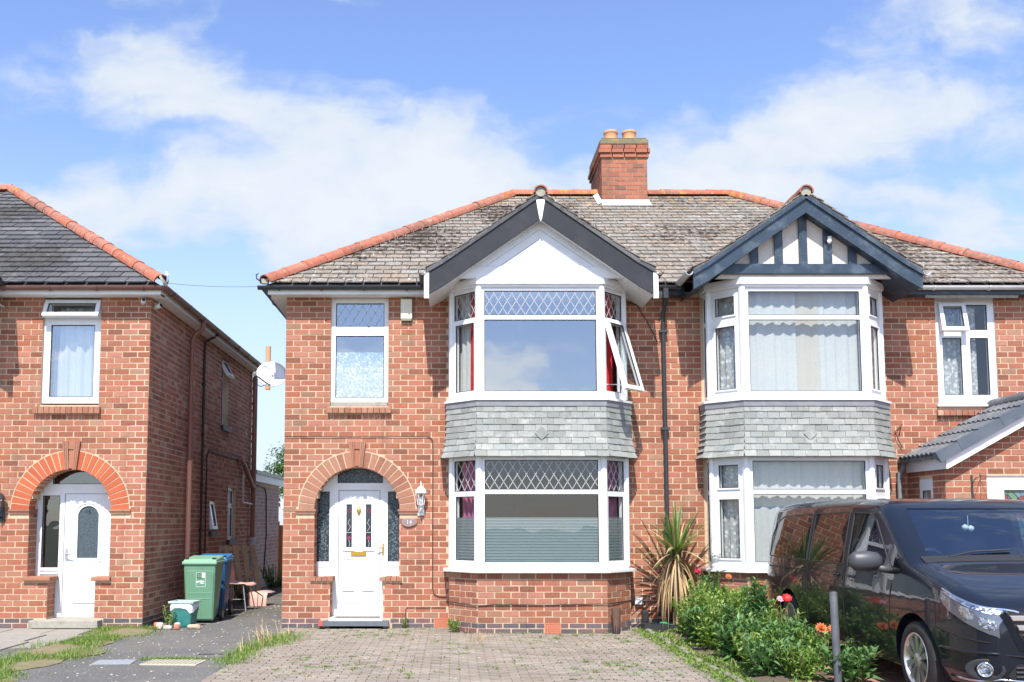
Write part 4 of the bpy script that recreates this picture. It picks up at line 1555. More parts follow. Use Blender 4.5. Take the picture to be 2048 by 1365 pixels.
for r_ in range(nrows):
    s0, s1 = r_ * sl / nrows - .03, (r_ + 1) * sl / nrows + .02
    O = Vector((px0 - .16, 0, pe - .16 * slope + .10))
    q = []
    for (s, l) in ((s0, .055), (s1, .035)):
        yo = .004 * (r_ % 2)
        for (y, h) in ((py0 - .20 - yo, -.10), (py0 - .20 - yo, l), (py0 - .07 + yo, l), (py0 - .07 + yo, -.02), (py0 - .175 + yo, -.10)):
            q.append(O + Uu * s + Nn * h + Vector((0, y, 0)))
    mb = MB()
    mb.add(q, [(0, 1, 2, 3, 4), (9, 8, 7, 6, 5)] + [(i, i + 5, (i + 1) % 5 + 5, (i + 1) % 5) for i in range(5)])
    mb.obj('verge_cap', M['verge'], pro)
mb = MB().box(pcx - .2, pcx + .2, py0 - .22, py0 - .06, pap - .02, pap + .18)
mb.obj('apex_block', M['verge'], pro)
ridge_run(pro, (pcx, py0 - .05, pap + .14), (pcx, -.02, pap + .14), .1, .4, 'porch_ridge', M['porch_tile'])
fb = MB()
q = []
for y in (py0 - .15, py0 - .13):
    q += [(px0 - .03, y, pe - .17), (pcx, y, pap - .15), (pcx, y, pap + .08), (px0 - .03, y, pe + .08)]
fb.add(q, [(0, 1, 2, 3), (7, 6, 5, 4), (0, 4, 5, 1), (2, 6, 7, 3), (3, 7, 4, 0)])
fb.box(px0 - .05, px0 - .031, py0 - .15, -.05, pe - .17, pe + .05)
fb.box(px0 - .03, px0 - .008, py0 - .129, py0 - .01, pe - .165, pe + .02)
fb.obj('porch_fascia', M['upvc'], nb)
gutter(nb, [(px0 - .11, -.04, pe + .03), (px0 - .11, py0 - .06, pe + .03)], M['pipe_grey'], .05, 3, name='porch_gutter')
dp = MB()
dp.tube([(px0 - .11, -.10, pe + .0), (px0 - .11, -.10, pe - .08), (px0 - .15, -.10, pe - .14), (px0 - .17, -.09, pe - .24), (px0 - .17, -.09, .05)], .034, 10)
dp.obj('porch_downpipe', M['pipe_grey'], nb, smooth='auto')
# ------------------------------------------------------------------ number 16, the house on the left
LX = -4.505
lh = thing('brick_house', 'red brick house at the left with orange brick arch and dark slate roof', 'house', (-6.5, 0, 0), group='houses along the street')
LA = (-5.605, 1.71, .60)
LO = .865
LW = (-6.105, -5.24, 3.26, 4.875)
lcuts = [(LA[0] - .60, LA[0] + .60, .715, LA[1]), (-5.90, -5.205, 0.0, .716)]
core = MB()
wall_core(core, F0, -8.9, LX, 0, 4.965, [LW] + lcuts, [LA])
wall3 = core.obj('wall', M['mortar'], lh)
b3 = lay_bricks(F0, -8.9, LX, .147, 4.88, [(LW[0], LW[1], LW[2] - .11, LW[3])] + lcuts + [(-6.26, -5.86, .68, .745), (-5.25, -4.97, .68, .745), (-6.49, -6.19, 1.655, 1.73), (-5.02, -4.72, 1.655, 1.73)], [(LA[0], LA[1], LO)])
b3 = [m for m in b3 if m.translation.x > -7.1]
pl3 = [m for m in lay_bricks(F0, -8.9, LX, 0, .147, [(-6.08, -5.07, 0, .2)], course=.0735) if m.translation.x > -7.1]
for (x, sgn) in ((LA[0] - .60, 1), (LA[0] + .60, -1), (-5.90, 1), (-5.205, -1)):
    zz = (.745, 1.655) if abs(x - LA[0]) > .5 else (.15, .68)
    Fj = Fr(x, 0.006, 0, R(90)) if sgn > 0 else Fr(x, .29, 0, R(-90))
    b3 += lay_bricks(Fj, 0.0, .28, zz[0], zz[1], start=1)
pieces(b3, 'brick', M['brick'], wall3)
pieces(pl3, 'plinth_brick', M['brick_blue'], wall3)
arch_ring(wall3, F0, LA[0], LA[1], LA[2], LO, 12, M['brick_orange'])
keystone(wall3, F0, LA[0], 2.30, 2.72, .085, .135)
for (a, b) in ((-6.50, -6.19), (-5.03, -4.715)):
    s = MB()
    s.box(a, b, -.035, .29, 1.69, 1.722)
    s.box(a + .012, b - .012, -.022, .288, 1.655, 1.6895)
    s.obj('springer_cap', M['brick_arch'], wall3)
for (a, b) in ((-6.25, -5.845), (-5.25, -4.975)):
    s = MB()
    s.box(a, b, -.06, .286, .682, .742)
    s.obj('jamb_cap', M['brick_arch'], wall3, bevel=.01)
# side wall
FS = Fr(LX, 0, 0, R(90))
sw = [(4.75, 5.35, 3.42, 4.75), (3.97, 4.42, 1.36, 1.95), (5.5, 6.22, 1.18, 2.24)]
core = MB()
wall_core(core, FS, .281, 7.8, 0, 4.965, sw)
side = core.obj('side_wall', M['mortar_dark'], lh)
MB().box(-.0015, .2808, .002, .28, 0, 4.965, FS).obj('corner_return', M['mortar_dark'], lh)
bs = lay_bricks(FS, .004, 7.8, .147, 4.95, [(a, b, c - .03, d) for (a, b, c, d) in sw], bond='flemish', L=.225, joint=.02)
pieces(bs, 'side_brick', M['brick_side'], side)
bsp = lay_bricks(FS, .004, 7.8, 0, .147, [], course=.0735)
pieces(bsp, 'plinth_brick', M['brick_blue'], side, limit=0, rest='side_plinth')
for k, (a, b, c, d) in enumerate(sw):
    if k == 0:
        wn_ = window(lh, FS, a, b, c, d, [(a + .06, b - .06, c + .06, d - .42, ''), (a + .07, b - .07, d - .34, d - .06, 'x')], y=.10)
        open_sash(wn_, FS, (a + .05, b - .05, d - .37, d - .04), .06, R(28))
    elif k == 1:
        wn_ = window(lh, FS, a, b, c, d, [(a + .06, b - .06, c + .06, d - .06, 'x')], y=.08)
        open_sash(wn_, FS, (a + .05, b - .05, c + .05, d - .05), .05, R(10))
    else:
        window(lh, FS, a, b, c, d, [(a + .05, a + .30, c + .06, d - .06, ''), (a + .40, b - .06, c + .06, d - .42, 's'), (a + .40, b - .06, d - .33, d - .07, 's')], y=.06)
    s = MB()
    n = 6
    for i in range(n):
        u0, u1 = a - .05 + (b - a + .1) * i / n, a - .05 + (b - a + .1) * (i + 1) / n - .006
        s.box(u0, u1, -.06, .08, c - .10, c - .004, FS)
    s.obj('tile_sill', M['gasket'], lh)
shell(lh, -8.9, LX, 7.8, right=False)
MB().box(LX - .281, LX - .2805, .3, 7.5, .1, 4.9).obj('side_lining', M['plaster'], lh)
# front bedroom window with a part-drawn curtain, top light ajar
w = window(lh, F0, LW[0] + .002, LW[1] - .002, LW[2] + .03, LW[3] - .03, [(-6.0, -5.345, 3.385, 4.47, 'u'), (-6.0, -5.345, 4.62, 4.79, 'x')], y=.05)
open_sash(w, F0, (-6.07, -5.275, 4.565, 4.815), .035, R(26), glass='glass_dim')
brick_sill(lh, F0, -6.19, -5.20, 3.255, 3.13)
curtain(lh, F0, -5.93, -5.34, 3.35, 4.75, .22, M['net'], .03, .17)
curtain(lh, F0, -6.02, -5.75, 3.35, 4.1, .26, M['cream_cloth'], .02, .2)
# roof
LEX = -4.27
lr = Vector((-8.42, 4.0, 7.83))
lroof = MB().add([(-9.4, EY, EZ - .03), (LEX, EY, EZ - .03), tuple(lr - Vector((0, 0, .03))), (-9.4, 4.0, 7.80), (LEX, 8.1, EZ - .03)], [(0, 1, 2, 3), (1, 4, 2)]).obj('roof', M['tile_dark'], lh)
lv = Vector((0, 4.0 - EY, 7.83 - EZ))
lL = lv.length
lv.normalize()


def lim_left(v):
    f = v / lL
    return [(-8.5, LEX - .02 + (lr.x - LEX) * f)]


lt = [m for m in tile_plane(Vector((0, EY, EZ)), Vector((1, 0, 0)), lv, lL, lim_left, gauge=.23, w=.30) if m.translation.x > -9.0]
pieces(lt, 'roof_slate', M['tile_dark'], lroof)
ridge_run(lroof, (LEX + .0, EY - .01, EZ + .05), lr + Vector((0, 0, .05)), .105, .40, 'hip_tile')
ridge_run(lroof, lr + Vector((0, 0, .05)), (-9.3, 4.0, 7.88), .105, .40)
hk = MB()
hk.tube([(LEX + .04, EY - .03, EZ - .02), (LEX + .10, EY - .05, EZ + .02), (LEX + .10, EY - .05, EZ + .12), (LEX + .08, EY - .04, EZ + .16)], .012, 6)
hk.obj('hip_iron', M['steel'], lroof)
MB().lathe([(.1, 0), (.1, .03)], 12, Matrix.Translation((LEX + .03, EY - .03, EZ + .02)) @ Matrix.Rotation(R(60), 4, 'Y')).obj('hip_bedding', M['cement'], lroof)
soil_fascia(lh, -9.0, -4.295, M['white'])
fs = MB()
fs.box(-4.315, -4.295, -.199, 8.05, 4.875, 5.005)
fs.box(LX + .008, -4.3155, .0, 8.05, 4.875, 4.887)
fs.obj('side_fascia', M['white'], lh)
gutter(lh, [(-9.0, -.265, 4.985), (-4.20, -.265, 4.985)], M['gutter_brown'], .058, 7)
gutter(lh, [(-4.235, -.30, 4.985), (-4.235, 8.1, 4.985)], M['gutter_brown'], .058, 9)
# its gable end over a bay that stands just outside the picture
gb_, gp_, gt_ = [], [], []
build_bay(lh, -8.27, 'neighbour', gb_, gp_)
build_gable(lh, lroof, -8.27, 'main', gt_)
pieces(gb_, 'bay_brick', M['brick'], lh, limit=0)
pieces(gp_, 'bay_plinth', M['brick_blue'], lh, limit=0)
pieces(gt_, 'gable_slate', M['tile_dark'], lroof, limit=0)
for (z0, z1) in ((.93, 2.42), (3.32, 4.85)):
    curtain(lh, bay_frames(-8.27, 0.0)[2][0], 0, 1.76, z0, z1, .14, M['net'], .012, .17)
    for i in (1, 3):
        curtain(lh, bay_frames(-8.27, 0.0)[i][0], .02, .52, z0, z1, .13, M['net'], .012, .12)


def pipe(parent, pts, r, mat, name, clips=()):
    o = MB().tube(pts, r, 10).obj(name, mat, parent, smooth='auto')
    for z in clips:
        b = pts[-1]
        MB().lathe([(r + .004, -.025), (r + .009, -.02), (r + .009, .02), (r + .004, .025)], 10, Matrix.Translation((b[0], b[1], z))).obj('pipe_collar', mat, o)
    return o


y1 = 2.12
pipe(lh, [(-4.24, y1, 4.94), (-4.25, y1, 4.80), (-4.36, y1, 4.72), (-4.42, y1, 4.62), (-4.42, y1, 2.56)], .04, M['pipe_brown'], 'downpipe', (4.5, 3.4))
pipe(lh, [(-4.42, y1, 2.5599), (-4.42, y1, .02)], .042, M['pipe_salmon'], 'lower_downpipe', (1.42, .38))
pipe(lh, [(-4.24, 3.25, 4.92), (-4.33, 3.25, 4.86), (-4.46, 3.2, 4.78), (-4.47, 3.2, 4.62), (-4.47, 3.2, .9)], .022, M['cable'], 'waste_pipe', (4.0, 3.1, 2.2, 1.4))
pipe(lh, [(-4.41, 7.62, 1.2), (-4.41, 7.62, 4.75), (-4.33, 7.66, 4.9), (-4.25, 7.7, 4.97)], .055, M['pipe_brown'], 'soil_pipe')
pipe(lh, [(-4.41, 7.62, .05), (-4.41, 7.62, 1.199)], .06, M['pipe_pale'], 'lower_soil_pipe', (1.15,))
pipe(lh, [(-4.30, 8.55, 4.6), (-4.30, 8.55, 5.62)], .06, M['pot'], 'vent_pipe')
pipe(lh, [(-4.50, 6.3, 2.82), (-4.42, 6.35, 2.82), (-4.41, 6.6, 2.74), (-4.41, 7.3, 2.42), (-4.41, 7.55, 2.3)], .05, M['pipe_brown'], 'branch_pipe')
pipe(lh, [(-4.45, 6.7, 2.55), (-4.45, 6.72, 1.95), (-4.42, 7.5, 1.93)], .022, M['gutter_grey'], 'white_waste_pipe')
# rear single-storey extension with flat roof
ex = MB()
wall_core(ex, Fr(LX, 7.81, 0, R(90)), 0, 3.7, 0, 2.45, [])
exo = ex.obj('extension_wall', M['mortar_dark'], lh)
pieces(lay_bricks(Fr(LX, 7.81, 0, R(90)), 0, 3.7, 0.0, 2.42), 'extension_brick', M['brick_pale'], exo)
e2 = MB()
e2.box(LX - 2.5, LX + .10, 7.82, 11.65, 2.45, 2.62)
e2.obj('extension_fascia', M['white'], lh)
e3 = MB()
e3.box(LX - 2.5, LX + .13, 7.81, 11.7, 2.6205, 2.70)
e3.obj('felt_roof', M['gutter_black'], lh)
# door of number 16
LD = .30
lleaf = (-5.80, -5.09, .16, 1.96)
lsl = (-6.13, -5.87, .86, 1.93)
lfan = (-5.99, -5.22, 2.10, 2.40)
dr = door_frame_poly(F0, LA[0], LA[2], LA[1], .13, LD, lh, 'front_door', M['upvc'], [lleaf, lsl, lfan])
for q in (lsl, lfan):
    MB().box(q[0], q[1], LD + .02, LD + .026, q[2], q[3]).obj('pane', M['glass'], dr)
    g = MB()
    ring(g, F0, *q, .008, LD + .004, LD + .018)
    g.obj('gasket', M['gasket'], dr)
lf = MB()
ag = (-5.445, 1.62, .155)
wall_core(lf, F0, lleaf[0] + .004, lleaf[1] - .004, lleaf[2] + .004, lleaf[3] - .004, [(ag[0] - .155, ag[0] + .155, 1.0, ag[1])], [ag], th=.05, y=LD + .012)
lf.obj('door_leaf', M['upvc'], dr)
MB().box(lleaf[0], lleaf[1], LD + .064, LD + .068, lleaf[2], lleaf[3]).obj('door_back', M['dark'], dr)
m, nt, out = newmat('rippled_glass')
principled(nt, out, mixc(nt, noise(nt, 30, 4), (.02, .035, .045), (.09, .12, .14)), .1, noise(nt, 40, 2), .3, .01)
gp = MB()
gp.prism([(ag[0] + .155 * math.cos(math.pi * i / 16), ag[1] + .155 * math.sin(math.pi * i / 16)) for i in range(17)] + [(ag[0] - .155, 1.0), (ag[0] + .155, 1.0)], LD + .03, LD + .035)
gp.obj('arched_pane', m, dr)
tm = text_mesh('16', .085, .002)
mesh_obj('door_number', tm, M['gasket'], dr, Matrix.Translation((ag[0] - .01, LD + .026, 1.69)) @ Matrix.Rotation(R(90), 4, 'X'))
mo = MB()
pts = [(ag[0] + .20 * math.cos(math.pi * i / 18), LD + .010, ag[1] + .20 * math.sin(math.pi * i / 18)) for i in range(19)]
mo.tube([(ag[0] + .20, LD + .010, .955)] + pts + [(ag[0] - .20, LD + .010, .955), (ag[0] + .19, LD + .010, .955)], .012, 6)
ring(mo, F0, ag[0] - .19, ag[0] + .19, .34, .70, .016, LD + .002, LD + .0115)
ring(mo, F0, ag[0] - .14, ag[0] + .14, .39, .65, .012, LD + .004, LD + .0116)
ring(mo, F0, lsl[0] - .01, lsl[1] + .01, .765, .83, .012, LD - .016, LD - .001)
mo.obj('door_moulding', M['upvc'], dr)
sl_ = MB()
ring(sl_, F0, lleaf[0] - .002, lleaf[1] + .002, lleaf[2] - .002, lleaf[3] + .002, .009, LD - .0015, LD + .012)
sl_.box(ag[0] - .19, ag[0] + .19, LD + .006, LD + .0118, .328, .339)  # grey bar painted as the shade under the lower panel moulding
sl_.obj('door_seal_and_shade', m_plain('pale_grey_seal_and_shade', (.33, .34, .36), .5), dr)
hd = MB()
hd.box(-5.765, -5.735, LD - .012, LD + .011, .98, 1.14)
hd.tube([(-5.75, LD - .012, 1.06), (-5.75, LD - .05, 1.06), (-5.74, LD - .055, 1.06), (-5.66, LD - .055, 1.055)], .010, 8)
hd.obj('door_handle', M['steel'], dr, smooth='auto')
sp = MB()
sp.box(-6.07, -5.08, -.22, .29, .02, .128)
sp.obj('doorstep', M['cement'], lh, bevel=.008)

# ------------------------------------------------------------------ things fixed to the walls
def lantern(name, label, x, z, mat, zs=1.0):
    t = thing(name, label, 'lantern', (x, 0, z))
    MB().prism([(-.05, -.20), (.05, -.20), (.035, .02), (-.035, .02)], -.02, -.008).obj('backplate', mat, t, world=False)
    MB().tube([(0, -.02, -.13), (0, -.09, -.16), (0, -.115, -.10), (0, -.115, -.055)], .011, 8).obj('arm', mat, t, world=False, smooth=True)
    Tm = Matrix.Translation((0, -.115, 0))
    MB().lathe([(.012, -.065), (.04, -.055), (.044, -.045)], 6, Tm).obj('base', mat, t, world=False)
    MB().lathe([(.043, -.045), (.066, .125)], 6, Tm, cap=False).obj('glass_body', M['glass'], t, world=False)
    c = MB()
    for k in range(6):
        a = 2 * math.pi * k / 6
        c.tube([(.044 * math.cos(a), -.115 + .044 * math.sin(a), -.046), (.067 * math.cos(a), -.115 + .067 * math.sin(a), .127)], .005, 5)
    c.obj('cage', mat, t, world=False)
    MB().lathe([(.088, .122), (.09, .132), (.062, .185), (.03, .215), (.012, .222), (.008, .25), (.011, .262), (.002, .30)], 12, Tm).obj('roof', mat, t, world=False, smooth='auto')
    MB().lathe([(.012, -.045), (.012, .0), (.024, .03), (.02, .06), (.003, .075)], 10, Tm).obj('bulb', M['white'], t, world=False, smooth=True)
    return t


lantern('wall_lantern', 'white metal wall lantern beside the arched doorway of number 14', -.46, 1.83, M['white'])
lantern('wall_lantern', 'black metal wall lantern at the left edge beside the orange arch', -6.60, 1.74, M['gutter_black'])

al = MB()
al.add([(-.085, 0, -.02), (.085, 0, -.02), (.085, -.05, -.02), (-.085, -.05, -.02), (-.085, 0, .30), (.085, 0, .30), (.085, -.075, .27), (-.085, -.075, .27)],
       [(0, 1, 2, 3), (7, 6, 5, 4), (0, 4, 5, 1), (1, 5, 6, 2), (2, 6, 7, 3), (3, 7, 4, 0)])
t = thing('alarm_box', 'cream plastic burglar alarm box high on the brick wall beside the black gable', 'alarm box', (-.685, -.012, 4.56))
al.obj('cover', m_plain('cream_plastic', (.72, .68, .54), .45, .05), t, world=False, bevel=.008)
MB().box(-.075, .075, -.045, -.002, -.045, -.0205).obj('bottom_plate', m_plain('olive_shadow_plastic', (.25, .23, .15), .5), t, world=False)

t = thing('number_plaque', 'oval slate house number plaque reading 14 below the white lantern', 'plaque', (-.635, -.01, 1.53))
pl = MB()
pts = []
for k in range(28):
    a = 2 * math.pi * k / 28
    rr = 1 + .05 * math.sin(3 * a + 1)
    pts.append((.115 * rr * math.cos(a), .062 * rr * math.sin(a)))
pl.prism(pts, -.022, 0.0)
pl.obj('slab', m_plain('mauve_slate', (.24, .17, .17), .6, .25, 25, dirt=((.4, .36, .36), .5), dscale=20), t, world=False, bevel=.004)
mesh_obj('digits', text_mesh('14', .085, .002), m_plain('grey_digits', (.62, .58, .57), .5), t, Matrix.Translation((0, -.0255, 0)) @ Matrix.Rotation(R(90), 4, 'X'), world=False)

# cable along the wall of number 14
cb = MB()
cb.tube([(-2.47, -.018, 2.79), (-1.6, -.018, 2.785), (-.42, -.018, 2.79), (-.33, -.018, 2.775), (-.295, -.018, 2.73), (-.288, -.018, 2.6), (-.290, -.018, .58), (-.27, -.018, .49), (-.20, -.018, .455), (-.085, -.018, .45)], .006, 6)
bp = [Vector((1.245 + p.x, p.y)) for p in bay_poly(.05)]
zc = [.45, .405, .385, .375, .39, .40]
cb.tube([(bp[0].x, -.02, .45)] + [(p.x, p.y, z) for p, z in zip(bp[1:3], zc[1:3])] + [(bp[2].x + .25, bp[2].y, .40), (bp[2].x + 1.0, bp[3].y, .395)] + [(bp[3].x, bp[3].y, .41), (bp[4].x - .02, bp[4].y, .425), (2.68, -.25, .43)], .007, 6)
tag(cb.obj('wall_cable', M['cable'], None, smooth=True), 'thin black cable clipped along the wall of number 14, down to the bay base', 'cable')
cb = MB()
cb.tube([(-1.0 + .32, -.016, .0), (-.68, -.016, .27), (-.66, -.016, .30), (-.1, -.016, .30)], .004, 5)
tag(cb.obj('wall_cable', M['cable'], None, smooth=True), 'short thin wire low on the wall between doorstep and bay', 'cable')
cb = MB()
cb.tube([(2.6, -.02, 4.8), (2.75, -.02, 4.76), (2.9, -.02, 4.5), (3.05, -.02, 4.2)], .006, 5)
tag(cb.obj('wall_cable', M['cable'], None, smooth=True), 'loose dark wire under the eaves running to the black downpipe', 'cable')
cb = MB()
cb.tube([(6.62, -.03, 2.62), (6.55, -.05, 2.75), (6.52, -.03, 2.86), (6.62, -.03, 2.97), (6.58, -.02, 2.8)], .007, 5)
tag(cb.obj('wall_cable', M['cable'], None, smooth=True), 'curled black cable end poking out of the wall above the porch roof', 'cable')
cb = MB()
cb.tube([(-4.485, 3.6, .3), (-4.485, 3.6, 2.72), (-4.485, 3.75, 2.85), (-4.485, 5.4, 2.83), (-4.485, 7.2, 2.85), (-4.485, 7.7, 2.4), (-4.485, 9.4, 2.34), (-4.485, 9.6, 2.2), (-4.485, 9.7, 1.2), (-4.485, 9.4, .2)], .014, 6)
tag(cb.obj('wall_cable', M['cable'], None, smooth=True), 'black cable looping over the shaded brown side wall of number 16', 'cable')
for (nm, a, b, lab) in (('overhead_wire', (-4.25, -.2, 5.05), (-2.75, -.2, 5.0), 'thin overhead wire strung between the two roofs'),
                        ('overhead_wire', (7.4, 4.0, 6.42), (13.5, 9.0, 7.6), 'thin overhead wire leaving the roof at the right edge')):
    A, B = Vector(a), Vector(b)
    tag(MB().tube([A + (B - A) * (i / 8) - Vector((0, 0, .03 * math.sin(math.pi * i / 8))) for i in range(9)], .003, 5).obj(nm, M['cable'], None, smooth=True), lab, 'wire', 'overhead wires')

for k, (x, y, z, rz) in enumerate(((-4.60, -.06, 4.80, 20), (-4.46, .16, 4.77, 65))):
    t = thing('security_camera', ('white bullet security camera on the front face of the left house corner', 'white bullet security camera on the side face of the left house corner')[k], 'camera', (x, y, z), R(rz), 'cameras under the left eaves')
    T_ = Matrix.Rotation(R(78), 4, 'X')
    MB().lathe([(.032, -.05), (.036, -.045), (.036, .07), (.033, .075)], 12, T_).obj('housing', M['white'], t, world=False, smooth='auto')
    MB().lathe([(.028, .0), (.028, .004)], 12, Matrix.Translation((0, -.075, .016)) @ T_).obj('lens', M['dark'], t, world=False)
    MB().tube([(0, .02, .03), (0, .04, .06), (0, .06, .07)], .01, 6).obj('bracket', M['white'], t, world=False)
t = thing('security_camera', 'small white camera fixed to a timber stud in the neighbour gable', 'camera', (5.36, -.80, 5.50), R(-20))
MB().lathe([(.025, -.03), (.028, .05)], 10, Matrix.Rotation(R(80), 4, 'X')).obj('housing', M['white'], t, world=False, smooth='auto')
MB().box(-.02, .03, -.02, .03, .03, .08).obj('bracket', M['white'], t, world=False)

# satellite dish on the flank of number 14
t = thing('satellite_dish', 'white satellite dish with grey arm on the left flank of number 14', 'satellite dish', (-2.78, .55, 3.80))
dsh = MB()
vs, fs = [], []
nr, na = 6, 28
for i in range(nr + 1):
    rr = i / nr
    for k in range(na):
        a = 2 * math.pi * k / na
        vs.append((.235 * rr * math.cos(a), .06 * rr * rr - .06, .21 * rr * math.sin(a)))
for i in range(nr):
    for k in range(na):
        fs.append((i * na + k, i * na + (k + 1) % na, (i + 1) * na + (k + 1) % na, (i + 1) * na + k))
Md = Matrix.Rotation(R(14), 4, 'Z') @ Matrix.Rotation(R(-16), 4, 'X') @ Matrix.Scale(-1, 4, (0, 1, 0))
dsh.add(vs, fs, Md)
do = dsh.obj('reflector', m_plain('dish_white', (.66, .68, .71), .45, .1, 12, dirt=((.35, .36, .38), .6), dscale=8), t, world=False, smooth=True)
sd = do.modifiers.new('thick', 'SOLIDIFY')
sd.thickness = .008
MB().tube([(.03, 0.0, -.19), (-.05, -.10, -.16), (-.19, -.33, -.06)], .012, 6).obj('arm', M['pipe_grey'], t, world=False)
MB().lathe([(.025, -.05), (.03, .05)], 10, Matrix.Translation((-.20, -.35, -.05)) @ Matrix.Rotation(R(-70), 4, 'X')).obj('receiver', M['pipe_grey'], t, world=False)
MB().tube([(-.20, -.33, -.08), (-.20, -.30, -.18), (-.13, -.2, -.22), (-.05, -.1, -.17)], .006, 5).obj('lead', M['cable'], t, world=False)
MB().tube([(0, .03, 0), (0, .10, 0), (.25, .12, 0), (.30, .12, 0)], .018, 8).obj('bracket', M['steel'], t, world=False)

# ------------------------------------------------------------------ things in the side passage
def wheelie(name, label, loc, rz, c, clid):
    t = thing(name, label, 'bin', group='wheelie bins in the side passage', M=Matrix.Translation(loc) @ Matrix.Rotation(rz, 4, 'Z') @ Matrix.Diagonal((.93, .95, .97, 1)))
    mt = m_plain(name + '_plastic', c, .45, .06, 6, dirt=(tuple(x * .6 for x in c), .5))
    ml = m_plain(name + '_lid', clid, .4, .05, 6)
    b = MB()
    b.add([(-.225, -.22, .03), (.225, -.22, .03), (.205, .22, .10), (-.205, .22, .10), (-.265, -.30, .92), (.265, -.30, .92), (.265, .34, .96), (-.265, .34, .96)],
          [(0, 3, 2, 1), (4, 5, 6, 7), (0, 1, 5, 4), (1, 2, 6, 5), (2, 3, 7, 6), (3, 0, 4, 7)])
    b.obj('body', mt, t, world=False, bevel=.025)
    e = MB()
    # proud front panel with rounded top corners
    def fy(z):
        return -.22 - .08 * (z - .03) / .89
    pts = [(-.205, .06), (.205, .06), (.232, .74), (.225, .79), (.195, .82), (-.195, .82), (-.225, .79), (-.232, .74)]
    vs = [(x, fy(z) - .012, z) for x, z in pts] + [(x, fy(z) + .01, z) for x, z in pts]
    n = len(pts)
    e.add(vs, [tuple(range(n)), tuple(range(2 * n - 1, n - 1, -1))] + [(i, i + n, (i + 1) % n + n, (i + 1) % n) for i in range(n)])
    e.obj('front_panel', mt, t, world=False, bevel=.006)
    g = MB()
    for z in (.46, .37):
        g.add([(-.19, fy(z) - .016, z), (.19, fy(z) - .016, z), (.19, fy(z) - .016, z + .012), (-.19, fy(z) - .016, z + .012), (-.19, fy(z) - .008, z - .006), (.19, fy(z) - .008, z - .006), (.19, fy(z) - .008, z + .02), (-.19, fy(z) - .008, z + .02)],
              [(0, 1, 2, 3), (0, 4, 5, 1), (2, 6, 7, 3), (0, 3, 7, 4), (1, 5, 6, 2)])
    g.obj('rib', mt, t, world=False)
    l = MB()
    l.box(-.285, .285, -.325, .34, .915, .965)
    l.add([(-.275, -.30, .966), (.275, -.30, .966), (.275, .34, .966), (-.275, .34, .966), (-.26, -.24, 1.0), (.26, -.24, 1.0), (.26, .33, 1.04), (-.26, .33, 1.04)],
          [(0, 3, 2, 1), (4, 5, 6, 7), (0, 1, 5, 4), (1, 2, 6, 5), (2, 3, 7, 6), (3, 0, 4, 7)])
    lo = l.obj('lid', ml, t, world=False, bevel=.012)
    h = MB()
    h.tube([(-.27, .36, .98), (-.24, .42, .99), (.24, .42, .99), (.27, .36, .98)], .018, 8)
    h.obj('handle', ml, t, world=False, smooth=True)
    for s in (-1, 1):
        MB().box(s * .225 - .03, s * .225 + .03, -.26, -.20, 1.003, 1.02).obj('lid_grip', M['gasket'], lo, world=False)
        W = Matrix.Translation((s * .26, .24, .10)) @ Matrix.Rotation(R(90), 4, 'Y')
        wo_ = MB().lathe([(.06, -.025), (.10, -.025), (.10, .025), (.06, .025)], 18, W).obj('wheel', M['gasket'], t, world=False, smooth='auto')
        MB().lathe([(.059, -.028), (.059, .028)], 14, W).obj('hub', M['pipe_grey'], wo_, world=False)
    return t, fy


t, fy = wheelie('green_bin', 'green wheelie bin with a white council sticker beside the salmon pipe', (-3.87, 1.0, 0), R(1), (.125, .265, .165), (.20, .37, .25))
def on_front(mb, x0, x1, z0, z1, d=.0135):
    mb.add([(x0, fy(z0) - d, z0), (x1, fy(z0) - d, z0), (x1, fy(z1) - d, z1), (x0, fy(z1) - d, z1)], [(0, 1, 2, 3)])


stk = MB()
for (a, b, c, d) in ((-.055, .10, .565, .57), (-.055, .10, .785, .79), (-.055, -.05, .57, .785), (.095, .10, .57, .785), (.042, .09, .71, .78)):
    on_front(stk, a, b, c, d)
stk.obj('sticker', M['white'], t, world=False)
sq = MB()
for (a, b, c, d) in ((-.04, .035, .70, .71), (-.04, .035, .77, .776), (-.04, -.035, .71, .77)):
    on_front(sq, a, b, c, d)
sq.obj('sticker_square', M['gasket'], t, world=False)
for k, (cx_, cz_, w_, h_) in enumerate(((-.028, .645, .018, .018), (.035, .652, .045, .012), (.045, .625, .038, .009))):
    o_ = MB()
    n = 14
    pts = [(cx_ + w_ * math.cos(2 * math.pi * i / n), cz_ + h_ * math.sin(2 * math.pi * i / n)) for i in range(n)]
    o_.add([(x, fy(z) - .0137, z) for x, z in pts], [tuple(range(n))])
    o_.obj('sticker_mark', M['white'], t, world=False)
wheelie('blue_bin', 'blue wheelie bin standing behind the green one in the passage', (-3.93, 1.95, 0), R(2), (.010, .075, .20), (.02, .16, .38))

